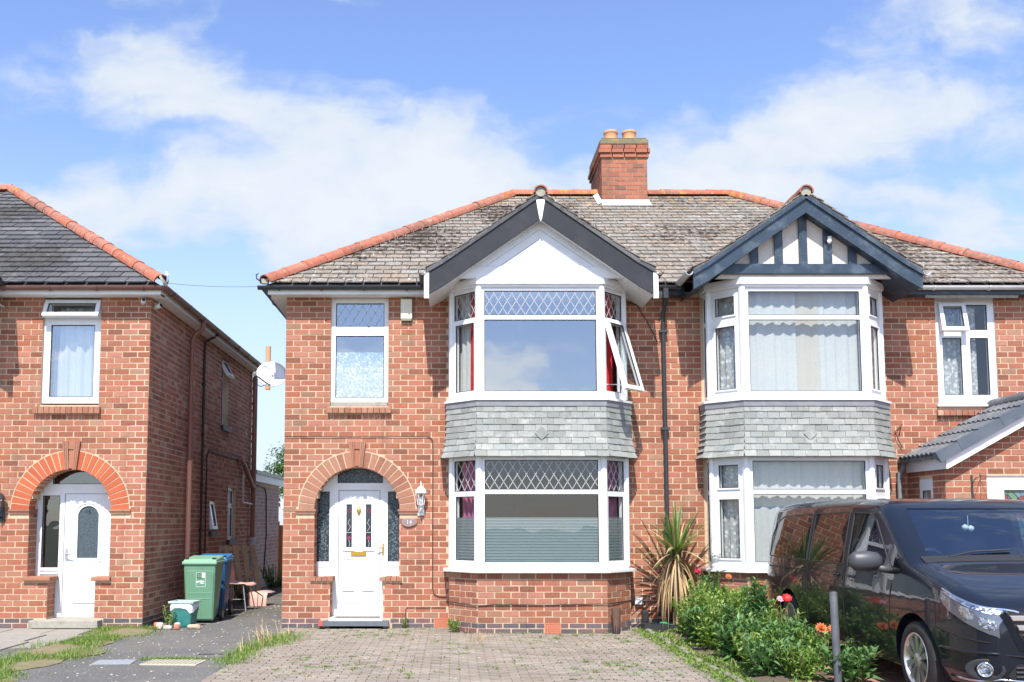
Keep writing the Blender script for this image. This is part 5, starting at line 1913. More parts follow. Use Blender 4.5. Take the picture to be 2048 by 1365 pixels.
t = thing('food_caddy', 'small dark green food caddy lined with a white bag by the rubble stones', 'caddy', (-3.95, .22, 0), R(-6))
tq = m_plain('teal_plastic', (.025, .17, .15), .4, .2, 14, dirt=((.12, .3, .27), .5))
b = MB()
b.add([(-.135, -.12, .0), (.135, -.12, .0), (.135, .12, .0), (-.135, .12, .0), (-.17, -.155, .31), (.17, -.155, .31), (.17, .155, .31), (-.17, .155, .31)],
      [(0, 3, 2, 1), (0, 1, 5, 4), (1, 2, 6, 5), (2, 3, 7, 6), (3, 0, 4, 7), (4, 5, 6, 7)])
b.obj('tub', tq, t, world=False, bevel=.02)
bg_ = MB()
n = 40
rings_ = []
for (r_, z) in ((.96, .345), (1.05, .335), (1.07, .30), (1.05, .24)):
    row = []
    for k in range(n):
        a = 2 * math.pi * k / n
        sx = (abs(math.cos(a)) ** .35) * (1 if math.cos(a) >= 0 else -1)
        sy = (abs(math.sin(a)) ** .35) * (1 if math.sin(a) >= 0 else -1)
        dz = (.035 * math.sin(3 * a + .6) + .015 * math.sin(7 * a)) if z < .3 else .006 * math.sin(5 * a)
        row.append((.17 * r_ * sx, .155 * r_ * sy, z + dz))
    rings_.append(row)
vs = [v for row in rings_ for v in row]
bg_.add(vs, [(i * n + k, (i + 1) * n + k, (i + 1) * n + (k + 1) % n, i * n + (k + 1) % n) for i in range(3) for k in range(n)])
bg_.obj('liner_bag', m_plain('white_plastic_bag', (.66, .68, .72), .35, .08, 20, bstr=.4), t, world=False, smooth=True)
ld = MB()
ring(ld, Matrix.Identity(4) @ Matrix.Translation((0, 0, .35)) @ Matrix.Rotation(R(-90), 4, 'X'), -.19, .19, -.17, .17, .035, -.03, 0)
ld.obj('rim', m_plain('pale_green_rim', (.40, .55, .47), .4), t, world=False, bevel=.006)
MB().tube([(-.18, -.05, .30), (-.215, -.10, .18), (-.20, -.14, .06)], .008, 6).obj('bail_handle', M['gasket'], t, world=False)

pk = m_plain('pink_plastic', (.62, .37, .31), .45, .08)


def chair(label, M_):
    t = thing('plastic_chair', label, 'chair', M=M_, group='chairs in the side passage')
    sh = MB()
    prof = [(-.24, .82), (-.215, .62), (-.19, .50), (-.13, .45), (.02, .44), (.16, .45), (.22, .42)]
    n = 8
    vs = []
    for (x, z) in prof:
        hw = .21 if z < .55 else .19
        for j in range(n + 1):
            s = -1 + 2 * j / n
            vs.append((x - (.03 * (s * s) if z > .5 else 0) * -1, s * hw, z + (.02 * s * s if z < .5 else 0)))
    m_ = n + 1
    sh.add(vs, [(i * m_ + j, i * m_ + j + 1, (i + 1) * m_ + j + 1, (i + 1) * m_ + j) for i in range(len(prof) - 1) for j in range(n)])
    so = sh.obj('shell', pk, t, world=False, smooth=True)
    s_ = so.modifiers.new('thick', 'SOLIDIFY')
    s_.thickness = .012
    for (x0, x1) in ((.12, .20), (-.12, -.22)):
        for s in (-1, 1):
            MB().tube([(x0, s * .14, .435), (x1, s * .20, .0)], .0115, 8).obj('leg', M['steel'] if x0 > 0 else M['gutter_black'], t, world=False)
    MB().tube([(.165, -.18, .2), (-.17, -.18, .2)], .008, 6).obj('stretcher', M['steel'], t, world=False)
    return t


chair('pink plastic chair with metal legs standing by the blue bin', Matrix.Translation((-3.72, 3.05, 0)) @ Matrix.Rotation(R(-12), 4, 'Z'))
chair('pink plastic chair shell tipped over beside the wooden pallet', Matrix.Translation((-3.62, 4.0, .0)) @ Matrix.Rotation(R(70), 4, 'Z') @ Matrix.Translation((0, 0, .26)) @ Matrix.Rotation(R(95), 4, 'Y') @ Matrix.Translation((.2, 0, -.43)))

wd_ = m_plain('weathered_pallet_wood', (.46, .33, .21), .85, .3, 14, bstr=.4, dirt=((.14, .11, .08), .5))
t = thing('wooden_pallet', 'weathered wooden pallet leaning on the shaded side wall', 'pallet', M=Matrix.Translation((-4.05, 4.95, 0)) @ Matrix.Rotation(R(48), 4, 'Z') @ Matrix.Rotation(R(-14), 4, 'X'))
for k in range(5):
    MB().box(-.5 + k * .21, -.38 + k * .21, -.012, .01, .02, 1.12).obj('slat', wd_, t, world=False)
for z in (.05, .52, 1.0):
    MB().box(-.5, .46, .0105, .10, z, z + .10).obj('bearer', wd_, t, world=False)

# rubble by the corner of number 16
sm = [('terracotta brick lump with orange broken face by the caddy', (-4.27, -.05), (.10, .08, .10), (.50, .16, .09)), ('pale rounded stone leaning at the brown wall foot', (-4.20, -.16), (.12, .09, .11), (.48, .42, .34)),
      ('flat grey cobble in front of the weeds', (-4.07, -.22), (.14, .10, .07), (.42, .40, .36)), ('small red brick fragment next to the grey cobble', (-3.95, -.20), (.09, .08, .09), (.5, .2, .13)),
      ('buff brick lying lengthwise before the caddy', (-3.72, -.12), (.22, .10, .075), (.50, .36, .26)), ('small grey stone behind the red fragment', (-3.97, -.08), (.09, .08, .10), (.45, .42, .38))]
for k, (lab, (x, y), (a, b, c), cc) in enumerate(sm):
    bm = bmesh.new()
    bmesh.ops.create_icosphere(bm, subdivisions=2, radius=.5)
    for v in bm.verts:
        n_ = v.co.normalized()
        p_ = .55
        v.co = Vector([math.copysign(abs(q) ** p_, q) for q in n_]) * .46
        v.co *= 1 + rnd.uniform(-.07, .07)
    me = bpy.data.meshes.new('rubble_stone')
    bm.to_mesh(me)
    bm.free()
    o = mesh_obj('rubble_stone', me, m_plain('stone_%d' % k, cc, .9, .25, 18, bstr=.5), None, Matrix.Translation((x, y, c * .47)) @ Matrix.Rotation(rnd.uniform(-.5, .5), 4, 'Z') @ Matrix.Diagonal((a, b, c, 1)))
    tag(o, lab, 'stone', 'rubble at the corner of the left house')

# garden end: fence and shed behind the passage
wf = m_plain('orange_fence_wood', (.40, .17, .06), .7, .2, 10)
t = thing('wooden_fence', 'orange-brown wooden fence at the far end of the passage', 'fence', (-3.9, 12.4, 0))
for k in range(11):
    MB().box(-.72 + k * .135, -.595 + k * .135, -.01, .012, .03, 1.45).obj('board', wf, t, world=False)
MB().box(-.80, -.725, -.04, .04, 0, 1.55).obj('post', wf, t, world=False)
MB().box(-.72, .76, .0125, .05, .4, .48).obj('rail', wf, t, world=False)
t = thing('garden_shed', 'pale painted garden shed seen past the passage end', 'shed', (-3.95, 14.5, 0))
shw = m_plain('pale_shed_paint', (.55, .53, .48), .8, .08)
MB().box(-.79, .78, -.64, .64, 0, 1.9).obj('shed_core', M['dark'], t, world=False)
for k in range(9):
    MB().box(-.8, .8, -.66, -.645, .06 + k * .205, .255 + k * .205).obj('board', shw, t, world=False)
MB().box(-.9, .9, -.75, .75, 1.905, 1.98).obj('felt_roof', M['gutter_black'], t, world=False)
MB().box(-.88, .88, -.77, -.7505, 1.9, 2.18).obj('shed_fascia', M['white'], t, world=False)
# ------------------------------------------------------------------ ground
def sheet(name, x0, x1, y0, y1, z, mat, nx=2, ny=2, bumpf=None):
    vs = [(x0 + (x1 - x0) * i / nx, y0 + (y1 - y0) * j / ny, z + (bumpf(x0 + (x1 - x0) * i / nx, y0 + (y1 - y0) * j / ny) if bumpf else 0)) for j in range(ny + 1) for i in range(nx + 1)]
    fs = [(j * (nx + 1) + i, j * (nx + 1) + i + 1, (j + 1) * (nx + 1) + i + 1, (j + 1) * (nx + 1) + i) for j in range(ny) for i in range(nx)]
    return MB().add(vs, fs).obj(name, mat, None, smooth=True)


m, nt, out = newmat('asphalt')
n1 = noise(nt, 90, 4, .7)
c = mixc(nt, n1, (.075, .074, .073), (.185, .182, .175))
c = mixc(nt, nd(nt, 'ShaderNodeMapRange', {0: noise(nt, 1.1, 5, .6), 1: .45, 2: .7, 3: 0.0, 4: .5}).outputs[0], c, (.17, .155, .13))
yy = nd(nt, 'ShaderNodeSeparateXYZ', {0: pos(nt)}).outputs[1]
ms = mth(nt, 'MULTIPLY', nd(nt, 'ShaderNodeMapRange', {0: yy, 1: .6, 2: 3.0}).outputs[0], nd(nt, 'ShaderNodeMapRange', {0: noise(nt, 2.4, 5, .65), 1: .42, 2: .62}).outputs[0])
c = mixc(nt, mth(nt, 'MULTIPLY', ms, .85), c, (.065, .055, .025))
c = mixc(nt, nd(nt, 'ShaderNodeMapRange', {0: noise(nt, 4.5, 6, .7), 1: .52, 2: .66, 3: 0.0, 4: .35}).outputs[0], c, (.21, .195, .165))
c = mixc(nt, nd(nt, 'ShaderNodeMapRange', {0: noise(nt, .7, 3, .5), 1: .50, 2: .53, 3: 0.0, 4: .22}).outputs[0], c, (.07, .07, .075))
spk = nd(nt, 'ShaderNodeMapRange', {0: noise(nt, 30, 2, .5), 1: .66, 2: .70, 3: 0.0, 4: .85}).outputs[0]
c = mixc(nt, spk, c, (.5, .46, .38))
principled(nt, out, c, .92, n1, .6, .006, spec=.25)
M['asphalt'] = m
M['concrete'] = m_plain('concrete', (.27, .25, .22), .95, .2, 14, bstr=.4, dirt=((.22, .20, .16), .6))
M['ground'] = m_plain('far_ground', (.13, .14, .09), .95, .3, .8)
M['soil'] = m_plain('dark_soil', (.10, .075, .05), .95, .35, 25, bstr=.9, dirt=((.2, .17, .11), .6), dscale=9)
M['joint'] = m_plain('joint_sand', (.075, .055, .03), .95, .4, 12, bstr=.5, dirt=((.14, .16, .05), .7), dscale=5)
M['paver'] = m_brick('block_paver', [(0.0, (.205, .175, .145)), (.35, (.265, .228, .19)), (.65, (.305, .265, .225)), (.85, (.275, .215, .17)), (1.0, (.235, .215, .19))], .5, (.13, .105, .07), (.40, .36, .31), .4)
M['paver_pink'] = m_brick('pink_paver', [(0.0, (.30, .14, .115)), (.5, (.35, .175, .145)), (1.0, (.27, .13, .11))], .25, (.2, .1, .08), (.6, .36, .3), .3)
M['drygrass'] = m_plain('worn_turf', (.20, .165, .09), .95, .5, 14, bstr=1.0, dirt=((.09, .13, .03), .95), dscale=5)

struct(sheet('ground', -400, 400, -400, 500, -.06, M['ground']))
struct(sheet('road', -60, 60, -23, -15.2, -.05, M['asphalt']))
struct(sheet('path', -12, -2.43, -14, 13.5, 0.0, M['asphalt'], 30, 60, lambda x, y: .006 * math.sin(x * 2.1) * math.sin(y * 1.7)))
drv = struct(sheet('driveway', -2.44, 2.72, -14.5, -.0, -.004, M['joint']))
pav = []
r_ = 0
y = -.02
while y > -6.4:
    off = .1 if r_ % 2 else 0.0
    u = -2.43 - off
    while u < 2.68:
        a, b = max(u, -2.43), min(u + .2, 2.68)
        if b - a > .03 and not (y > -.80 and .0 < (a + b) / 2 < 2.5 and y > -.72 + max(0, abs((a + b) / 2 - 1.245) - .9) * 1.1) and not (y > -.17 and -1.95 < (a + b) / 2 < -.9):
            sag = .004 * math.sin(u * 3.1) + .005 * math.sin(y * 2.3 + 1)
            pav.append(BX(a + .0065, b - .0065, y - .096, y - .004, -.03, .009 + sag * .9 + rnd.uniform(-.0035, .0035), None, (rnd.uniform(-.022, .022), rnd.uniform(-.014, .014), rnd.uniform(-.008, .008))))
        u += .2
    y -= .1
    r_ += 1
vis = [m for m in pav if m.translation.y > -4.95]
pieces(vis, 'paver', M['paver'], drv)
pieces([m for m in pav if m.translation.y <= -4.95], 'paver', M['paver'], drv, limit=0, rest='paver_apron')
vd = struct(sheet('van_drive', 3.74, 12, -14.5, -.0, -.004, M['joint']))
pav = []
r_ = 0
y = -2.0
while y > -6.5:
    u = 3.75 - (.1 if r_ % 2 else 0)
    while u < 5.2:
        a, b = max(u, 3.75), u + .2
        if b - a > .03:
            pav.append(BX(a + .002, b - .002, y - .098, y - .002, -.03, .006 + rnd.uniform(-.002, .002)))
        u += .2
    y -= .1
    r_ += 1
pieces(pav, 'paver', M['paver_pink'], vd)
struct(sheet('van_drive_edge', 5.2, 12, -14.4, -.01, .002, M['paver_pink']))
# worn turf strip and slabs before number 16
vg = MB()
nv = 90
for j in range(nv + 1):
    y = -8 + 7.8 * j / nv
    xl = -5.02 + .10 * math.sin(y * 3.1) + .07 * math.sin(y * 7.7 + 1) + rnd.uniform(-.03, .03)
    xr = -4.30 + .13 * math.sin(y * 2.3 + 2) + .08 * math.sin(y * 6.1) + rnd.uniform(-.03, .03)
    for i in range(7):
        f = i / 6
        vg.v.append((xl + (xr - xl) * f, y, .007 + .022 * math.sin(math.pi * f) * (.7 + .3 * math.sin(y * 5 + f * 4))))
vg.f = [(j * 7 + i, j * 7 + i + 1, (j + 1) * 7 + i + 1, (j + 1) * 7 + i) for j in range(nv) for i in range(6)]
struct(vg.obj('verge', M['drygrass'], None, smooth=True))
sp = struct(sheet('slab_path', -12, -5.06, -8, -.02, .004, M['concrete']))
for (a, b, c, d) in ((-6.9, -6.25, -.85, -.28), (-6.22, -5.62, -.9, -.3), (-5.60, -5.08, -.95, -.32), (-6.9, -6.2, -1.75, -.92), (-6.15, -5.5, -1.7, -.98), (-6.3, -5.4, -2.7, -1.8), (-7.2, -6.35, -2.7, -1.85), (-5.45, -5.0, -1.8, -1.02)):
    MB().box(a, b, c, d, -.02, .018 + rnd.uniform(0, .008)).obj('slab', M['concrete'], sp, bevel=.006)
cv = MB().box(-.31, .31, -.20, .20, -.01, .012)
o = cv.obj('drain_cover', m_plain('buff_cover', (.42, .39, .29), .9, .15, 20, bstr=.5), None, bevel=.004)
link(o, None, M=Matrix.Translation((-3.05, -3.65, 0)) @ Matrix.Rotation(R(-4), 4, 'Z'))
tag(o, 'buff ribbed concrete drain cover let into the dark path', 'drain cover')
for k in range(12):
    MB().box(-.29 + k * .05, -.27 + k * .05, -.18, .18, .012, .015).obj('cover_rib', M['concrete'], o, world=False)
o = MB().box(-.20, .22, -.17, .17, -.01, .010).obj('drain_cover', m_plain('blue_grey_slab', (.25, .265, .29), .9, .15, 20, bstr=.3), None, bevel=.004)
link(o, None, M=Matrix.Translation((-3.72, -3.62, 0)) @ Matrix.Rotation(R(5), 4, 'Z'))
tag(o, 'smooth blue-grey slab in the path left of the buff drain cover', 'drain cover')
o = MB().box(-.20, .20, -.02, .02, -.01, .008).obj('drain_slot', M['gutter_black'], None)
link(o, None, M=Matrix.Translation((-2.75, -2.95, 0)))
tag(o, 'narrow dark slot drain in the path beside the paver edge', 'drain')
# flower bed
M['mossy'] = m_plain('mossy_stone', (.22, .20, .15), .95, .4, 15, bstr=.7, dirt=((.10, .11, .04), .9), dscale=6)
bed = struct(sheet('flower_bed', 2.70, 3.76, -9, -.02, .02, M['soil'], 10, 70, lambda x, y: .03 * math.sin(x * 5 + y) * math.sin(y * 4.1) + .015 * math.sin(y * 11)))
y = -.55
while y > -6:
    L = rnd.uniform(.22, .42)
    bm = bmesh.new()
    bmesh.ops.create_icosphere(bm, subdivisions=2, radius=.5)
    for v in bm.verts:
        v.co = Vector([math.copysign(abs(q) ** .6, q) for q in v.co.normalized()]) * .46 * (1 + rnd.uniform(-.06, .06))
    me = bpy.data.meshes.new('edging_stone')
    bm.to_mesh(me)
    bm.free()
    mesh_obj('edging_stone', me, M['mossy'], bed, Matrix.Translation((2.72 + rnd.uniform(-.03, .03), y - L / 2, rnd.uniform(.0, .025))) @ Matrix.Rotation(rnd.uniform(-.1, .1), 4, 'Z') @ Matrix.Diagonal((rnd.uniform(.06, .09), L * .95, .08, 1)))
    y -= L

# ------------------------------------------------------------------ plants
G1 = [(0.0, (.075, .15, .025)), (.3, (.16, .29, .05)), (.7, (.27, .42, .085)), (1.0, (.42, .54, .17))]
M['leaf'] = m_leaf('green_leaf', G1, .38, .35)
M['leaf_blue'] = m_leaf('blue_green_leaf', [(0.0, (.06, .14, .045)), (.6, (.11, .23, .075)), (1.0, (.17, .32, .10))])
M['leaf_dahlia'] = m_leaf('broad_leaf', [(0.0, (.10, .22, .05)), (.6, (.19, .36, .09)), (1.0, (.30, .46, .14))], .4)
M['stem'] = m_plain('plant_stem', (.17, .16, .06), .7, .3, 10)
M['grass'] = m_leaf('grass_blade', [(0.0, (.10, .20, .03)), (.5, (.17, .29, .05)), (.85, (.27, .33, .09)), (1.0, (.42, .38, .17))])
M['straw'] = m_leaf('straw_blade', [(0.0, (.42, .28, .14)), (.5, (.53, .37, .20)), (1.0, (.60, .46, .28))], .7, .15)
M['cord'] = m_leaf('cordyline_blade', [(0.0, (.10, .19, .05)), (.5, (.17, .27, .08)), (.85, (.26, .33, .12)), (1.0, (.45, .40, .2))], .45, .2)
M['treeleaf'] = m_leaf('tree_leaf', [(0.0, (.04, .10, .02)), (.5, (.09, .19, .035)), (1.0, (.17, .30, .06))])


def leaf(mb, p, d, ln, w, droop=.25, up=Vector((0, 0, 1)), roll=0.0):
    d = d.normalized()
    s = d.cross(up)
    s = s.normalized() if s.length > .01 else Vector((1, 0, 0))
    if roll:
        s = (Matrix.Rotation(roll, 3, d) @ s)
    nrm = s.cross(d).normalized()
    a = p
    m1 = p + d * ln * .45 - nrm * 0
    b = p + d * ln - Vector((0, 0, 1)) * ln * droop
    k = len(mb.v)
    mb.v += [tuple(a), tuple(m1 + s * w * .5 + nrm * w * .12), tuple(m1 - nrm * w * .05), tuple(m1 - s * w * .5 + nrm * w * .12), tuple(b)]
    mb.f += [(k, k + 1, k + 2), (k, k + 2, k + 3), (k + 1, k + 4, k + 2), (k + 2, k + 4, k + 3)]


def blade(mb, p, d, ln, w, grav=.5, seg=5):
    """long curved tapering strip"""
    d = Vector(d).normalized()
    s = d.cross(Vector((0, 0, 1)))
    s = s.normalized() if s.length > .02 else Vector((1, 0, 0))
    k = len(mb.v)
    q = Vector(p)
    for i in range(seg + 1):
        t = i / seg
        ww = w * (1 - t ** 2.2) * (.55 + .9 * min(t * 3, .5)) + .0004
        mb.v += [tuple(q + s * ww / 2), tuple(q - s * ww / 2)]
        if i < seg:
            mb.f.append((k + 2 * i, k + 2 * i + 1, k + 2 * i + 3, k + 2 * i + 2))
        d = (d + Vector((0, 0, -1)) * grav / seg).normalized()
        q = q + d * ln / seg


def ang_dir(az, el):
    return Vector((math.cos(az) * math.cos(el), math.sin(az) * math.cos(el), math.sin(el)))


def leafy_plant(label, x, y, h, spread, nst, ll, lw, mat, name='leafy_plant', group='green plants in the flower bed', density=1.0, flowers=()):
    t = thing(name, label, 'plant', (x, y, .02), group=group)
    st, lv = MB(), MB()
    tips = []
    for k in range(nst):
        az = rnd.uniform(0, 2 * math.pi)
        rr = spread * math.sqrt(rnd.random())
        base = Vector((math.cos(az) * rr * .35, math.sin(az) * rr * .35, 0))
        top = Vector((math.cos(az) * rr, math.sin(az) * rr, h * rnd.uniform(.72, 1.03)))
        pts = [base + (top - base) * (i / 5) + Vector((rnd.uniform(-.01, .01), rnd.uniform(-.01, .01), 0)) for i in range(6)]
        st.tube(pts, [.006, .006, .005, .004, .004, .002], 5)
        tips.append(pts[-1])
        n = int(h * 58 * density)
        a0 = rnd.uniform(0, 6)
        for i in range(n):
            f = .08 + .92 * i / n
            p = pts[min(int(f * 5), 4)].lerp(pts[min(int(f * 5) + 1, 5)], f * 5 - int(f * 5) if f < 1 else 1)
            az2 = a0 + i * 2.4
            sz = (1.0 - .5 * f) * rnd.uniform(.55, 1.3)
            leaf(lv, p, ang_dir(az2, R(rnd.uniform(5, 50) + 25 * f)), ll * sz, lw * sz, rnd.uniform(.1, .4), roll=rnd.uniform(-.5, .5))
    st.obj('stem', M['stem'], t, world=False)
    lv.obj('foliage', mat, t, world=False)
    return t, tips


fl_cols = {'red': m_leaf('red_petal', [(0.0, (.62, .012, .02)), (1.0, (.72, .03, .03))], .5, .25), 'crimson': m_leaf('crimson_petal', [(0.0, (.55, .01, .07)), (1.0, (.65, .02, .1))], .5, .25),
           'orange': m_leaf('orange_petal', [(0.0, (.66, .17, .06)), (1.0, (.75, .27, .10))], .5, .25), 'pink': m_leaf('pink_petal', [(0.0, (.66, .32, .45)), (1.0, (.7, .42, .5))], .5, .25)}


def flower(label, x, y, z, r, colr, n=10, name='poppy_flower', layers=1, z0=.02):
    t = thing(name, label, 'flower', (x, y, z0), group=None)
    MB().tube([(rnd.uniform(-.05, .05), rnd.uniform(-.05, .05), 0), (.01, 0, (z - z0) * .6), (0, 0, z - z0)], .004, 5).obj('stem', M['stem'], t, world=False)
    pt = MB()
    for l in range(layers):
        for k in range(n):
            a = 2 * math.pi * k / n + l * .3
            rr = r * (1 - .25 * l)
            dv = Matrix.Rotation(R(48), 3, 'X') @ ang_dir(a, R(15 + 28 * l))
            leaf(pt, Vector((0, 0, z - z0)), dv, rr, rr * (1.1 if layers == 1 else .55), 0.0, up=Matrix.Rotation(R(48), 3, 'X') @ Vector((0, 0, 1)))
    pt.obj('petals', fl_cols[colr], t, world=False)
    MB().lathe([(.002, -.01), (r * .2, 0), (r * .16, r * .18), (.002, r * .25)], 8, Matrix.Translation((0, 0, z - z0))).obj('centre', M['stem'], t, world=False)
    return t


spots = [(-.95, 3.45, .70), (-1.05, 3.72, .60), (-1.35, 3.50, .86), (-1.6, 3.68, .66), (-1.85, 3.38, .72), (-2.05, 3.66, .70), (-2.35, 3.40, .64), (-2.6, 3.66, .62), (-2.85, 3.36, .58),
         (-3.1, 3.66, .84), (-3.25, 3.38, .56), (-3.6, 3.56, .52), (-3.7, 3.24, .46), (-4.05, 3.42, .44), (-4.35, 3.22, .40), (-4.85, 3.22, .36), (-5.05, 3.45, .34), (-5.2, 3.86, .32),
         (-1.2, 3.28, .50), (-1.7, 3.30, .55), (-2.2, 3.22, .46), (-2.7, 3.20, .44), (-3.3, 3.82, .52), (-3.9, 3.74, .46), (-2.3, 3.84, .58), (-4.2, 3.62, .42)]
ordn = ['nearest the cordyline', 'behind the crimson poppy', 'tall sprig in the back row', 'against the van rear corner', 'second row above the stone edging', 'in the back middle of the bed', 'left middle of the bed', 'before the van rear wheel',
        'leaning over the edging weeds', 'tallest sprig beside the scarlet poppy', 'below the tall sprig on its left', 'next to the van door below the poppies', 'low over the edging stones', 'behind the dahlias', 'low behind the sword-leaved clump',
        'left of the low dahlia', 'at the bottom edge below the dahlias', 'at the bottom right of the dark post', 'low front row beside the straw skirt', 'low front row, second from the straw skirt', 'low front row in the middle', 'low front row near the bed soil gap', 'touching the van sill behind the poppies', 'right below the scarlet poppy', 'touching the van rear wheel arch', 'between poppies and dahlias']
for (yy_, xx_, hh), od in zip(spots, ordn):
    k = rnd.random()
    leafy_plant('leafy green perennial in the flower bed, ' + od, xx_ - .10, yy_, hh, .18 if hh > .8 else .28, 15 if hh > .8 else 23, .15 if k < .6 else .19, .044 if k < .6 else .075, M['leaf'] if k < .75 else M['leaf_blue'])
for (x, y, h, lab) in ((3.78, -4.4, .38, 'broad-leaved dahlia plant with orange blooms by the post'), (3.48, -4.75, .36, 'broad-leaved dahlia plant low left of the dark post'), (3.92, -4.75, .36, 'broad-leaved dahlia plant right of the dark post')):
    leafy_plant(lab, x, y, h, .20, 8, .135, .075, M['leaf_dahlia'], 'dahlia_plant', 'dahlias at the front of the bed', .75)
# sword-leaved clump
t = thing('iris_clump', 'clump of sword-shaped pale green leaves left of the dahlias', 'plant', (3.22, -4.7, .02))
b = MB()
for k in range(26):
    blade(b, (rnd.uniform(-.06, .06), rnd.uniform(-.06, .06), 0), ang_dir(rnd.uniform(0, 6.28), R(rnd.uniform(55, 85))), rnd.uniform(.25, .42), .022, .7)
b.obj('foliage', M['leaf_blue'], t, world=False)
flower('scarlet poppy bloom above the bed before the van side', 3.58, -3.95, .72, .06, 'red', 9)
flower('pale pink poppy bloom beside the scarlet one', 3.51, -3.95, .71, .045, 'pink', 8)
flower('crimson poppy bloom behind the plants beside the cordyline', 3.40, -.72, .86, .05, 'crimson', 9)
flower('orange bloom at the back of the bed near the bay sill', 3.62, -1.5, .82, .048, 'orange', 10, 'dahlia_flower', 2)
flower('large orange dahlia bloom left of the dark post', 3.70, -4.62, .47, .07, 'orange', 12, 'dahlia_flower', 3)
flower('orange dahlia bloom touching the dark post', 3.82, -4.62, .46, .064, 'orange', 12, 'dahlia_flower', 3)
for k in range(6):
    x, y, z = 3.15 + rnd.uniform(0, .5), rnd.uniform(-4.2, -.8), .55 + rnd.uniform(.1, .4)

# cordyline with dead skirt
t = thing('cordyline', 'cordyline palm with spiky green crown and hanging straw-coloured dead leaves', 'cordyline', (3.17, -.46, 0))
MB().tube([(0, 0, 0), (.01, 0, .5), (0, .02, 1.12)], [.075, .065, .05], 10).obj('trunk', m_plain('cordyline_bark', (.30, .21, .13), .95, .3, 25, bstr=.8), t, world=False)
for k in range(125):
    mb = MB()
    az = rnd.uniform(0, 6.283)
    el = R(rnd.choice([rnd.uniform(55, 86), rnd.uniform(15, 60), rnd.uniform(10, 50), rnd.uniform(-15, 30)]))
    d = ang_dir(az, el)
    if d.y > .45:
        d.y *= .3
    blade(mb, (math.cos(az) * .03, math.sin(az) * .03, 1.10 + rnd.uniform(-.05, .05)), d, rnd.uniform(.50, .85), .036, rnd.uniform(.25, 1.1), 6)
    mb.obj('leaf', M['cord'] if rnd.random() > (.12 if el > R(50) else .42) else M['straw'], t, world=False)
for k in range(140):
    mb = MB()
    az = rnd.uniform(0, 6.283)
    z = rnd.uniform(.75, 1.10)
    d = ang_dir(az, R(rnd.uniform(-35, 20)))
    if d.y > .3:
        d.y *= .3
    blade(mb, (math.cos(az) * .05, math.sin(az) * .05, z), d, rnd.uniform(.55, .9), .026, rnd.uniform(2.6, 6.0), 7)
    mb.obj('dead_leaf', M['straw'], t, world=False)

# weeds and grass that nobody could count
gr = MB()
for k in range(26000):
    y = -5.4 * rnd.random() - .2
    x = -4.66 + rnd.gauss(0, .21) - .06 * math.sin(y * 2.3)
    if math.sin(x * 7 + y * 2.2) + math.sin(y * 3.7 - x * 3) + rnd.uniform(-.9, .9) < .15:
        continue
    blade(gr, (x, y, .005), ang_dir(rnd.uniform(0, 6.28), R(rnd.uniform(40, 85))), rnd.uniform(.03, .085), .008, .8, 2)
for k in range(900):
    y = -.15 + rnd.uniform(-.10, .12)
    x = rnd.uniform(-5.1, -4.25)
    blade(gr, (x, y, .005), ang_dir(rnd.uniform(0, 6.28), R(rnd.uniform(40, 85))), rnd.uniform(.03, .09), .007, .8, 2)
for k in range(1300):
    x = rnd.uniform(-3.5, -2.5) if k % 2 else rnd.uniform(-3.35, -2.9)
    y = -3.38 + rnd.gauss(0, .05)
    blade(gr, (x, y, .0), ang_dir(rnd.uniform(0, 6.28), R(rnd.uniform(30, 80))), rnd.uniform(.02, .06), .008, .8, 2)
for k in range(2600):
    f = rnd.random()
    y = -1.0 - 2.7 * f + rnd.gauss(0, .2)
    x = -2.43 + rnd.gauss(0, .10) + (.35 * rnd.random() if f < .4 else 0)
    big_ = .5 < rnd.random() and f < .5
    blade(gr, (x, y, .0), ang_dir(rnd.uniform(0, 6.28), R(rnd.uniform(40, 85))), rnd.uniform(.03, .10) * (1.3 if big_ else 1), .007, .9, 3)
g = gr.obj('grass', M['grass'], None)
g['kind'] = 'stuff'
g['label'] = 'rough green grass growing in strips along the path and paving edges'
g['category'] = 'grass'
sg_ = MB()
for k in range(60):
    y = -1.6 + rnd.gauss(0, .5)
    x = -2.40 + rnd.gauss(0, .12)
    blade(sg_, (x, y, .0), ang_dir(rnd.uniform(1.8, 4.2), R(rnd.uniform(50, 80))), rnd.uniform(.16, .30), .008, .5, 4)
for k in range(40):
    y, x = -1.55 + rnd.gauss(0, .25), .35 + rnd.gauss(0, .1)
    blade(sg_, (x, y, .0), ang_dir(rnd.uniform(0, 6.2), R(rnd.uniform(40, 80))), rnd.uniform(.08, .2), .006, .5, 4)
g = sg_.obj('dry_grass', M['straw'], None)
g['kind'] = 'stuff'
g['label'] = 'pale seeding grass stalks at the paving edge'
g['category'] = 'grass'
wd_m = MB()
for k in range(620):
    # clumps sit on the joints
    y = -.1 * int(rnd.uniform(1, 51))
    x = -2.43 + .1 * int(rnd.uniform(0, 52))
    if -.7 < y and 0 < x < 2.5:
        continue
    if rnd.random() > .25 + .75 * max(0, math.sin(x * 2.1 + 1) * math.sin(y * 1.9)):
        continue
    for j in range(int(rnd.uniform(8, 34))):
        q = Vector((x + rnd.gauss(0, .03), y + rnd.gauss(0, .018), .006))
        leaf(wd_m, q, ang_dir(rnd.uniform(0, 6.28), R(rnd.uniform(5, 60))), rnd.uniform(.012, .036), rnd.uniform(.008, .016), .1)
for k in range(5200):
    y = rnd.uniform(-6, -.4)
    x = 2.68 + rnd.gauss(0, .085)
    leaf(wd_m, Vector((x, y, .02)), ang_dir(rnd.uniform(0, 6.28), R(rnd.uniform(5, 60))), rnd.uniform(.02, .055), rnd.uniform(.01, .02), .1)
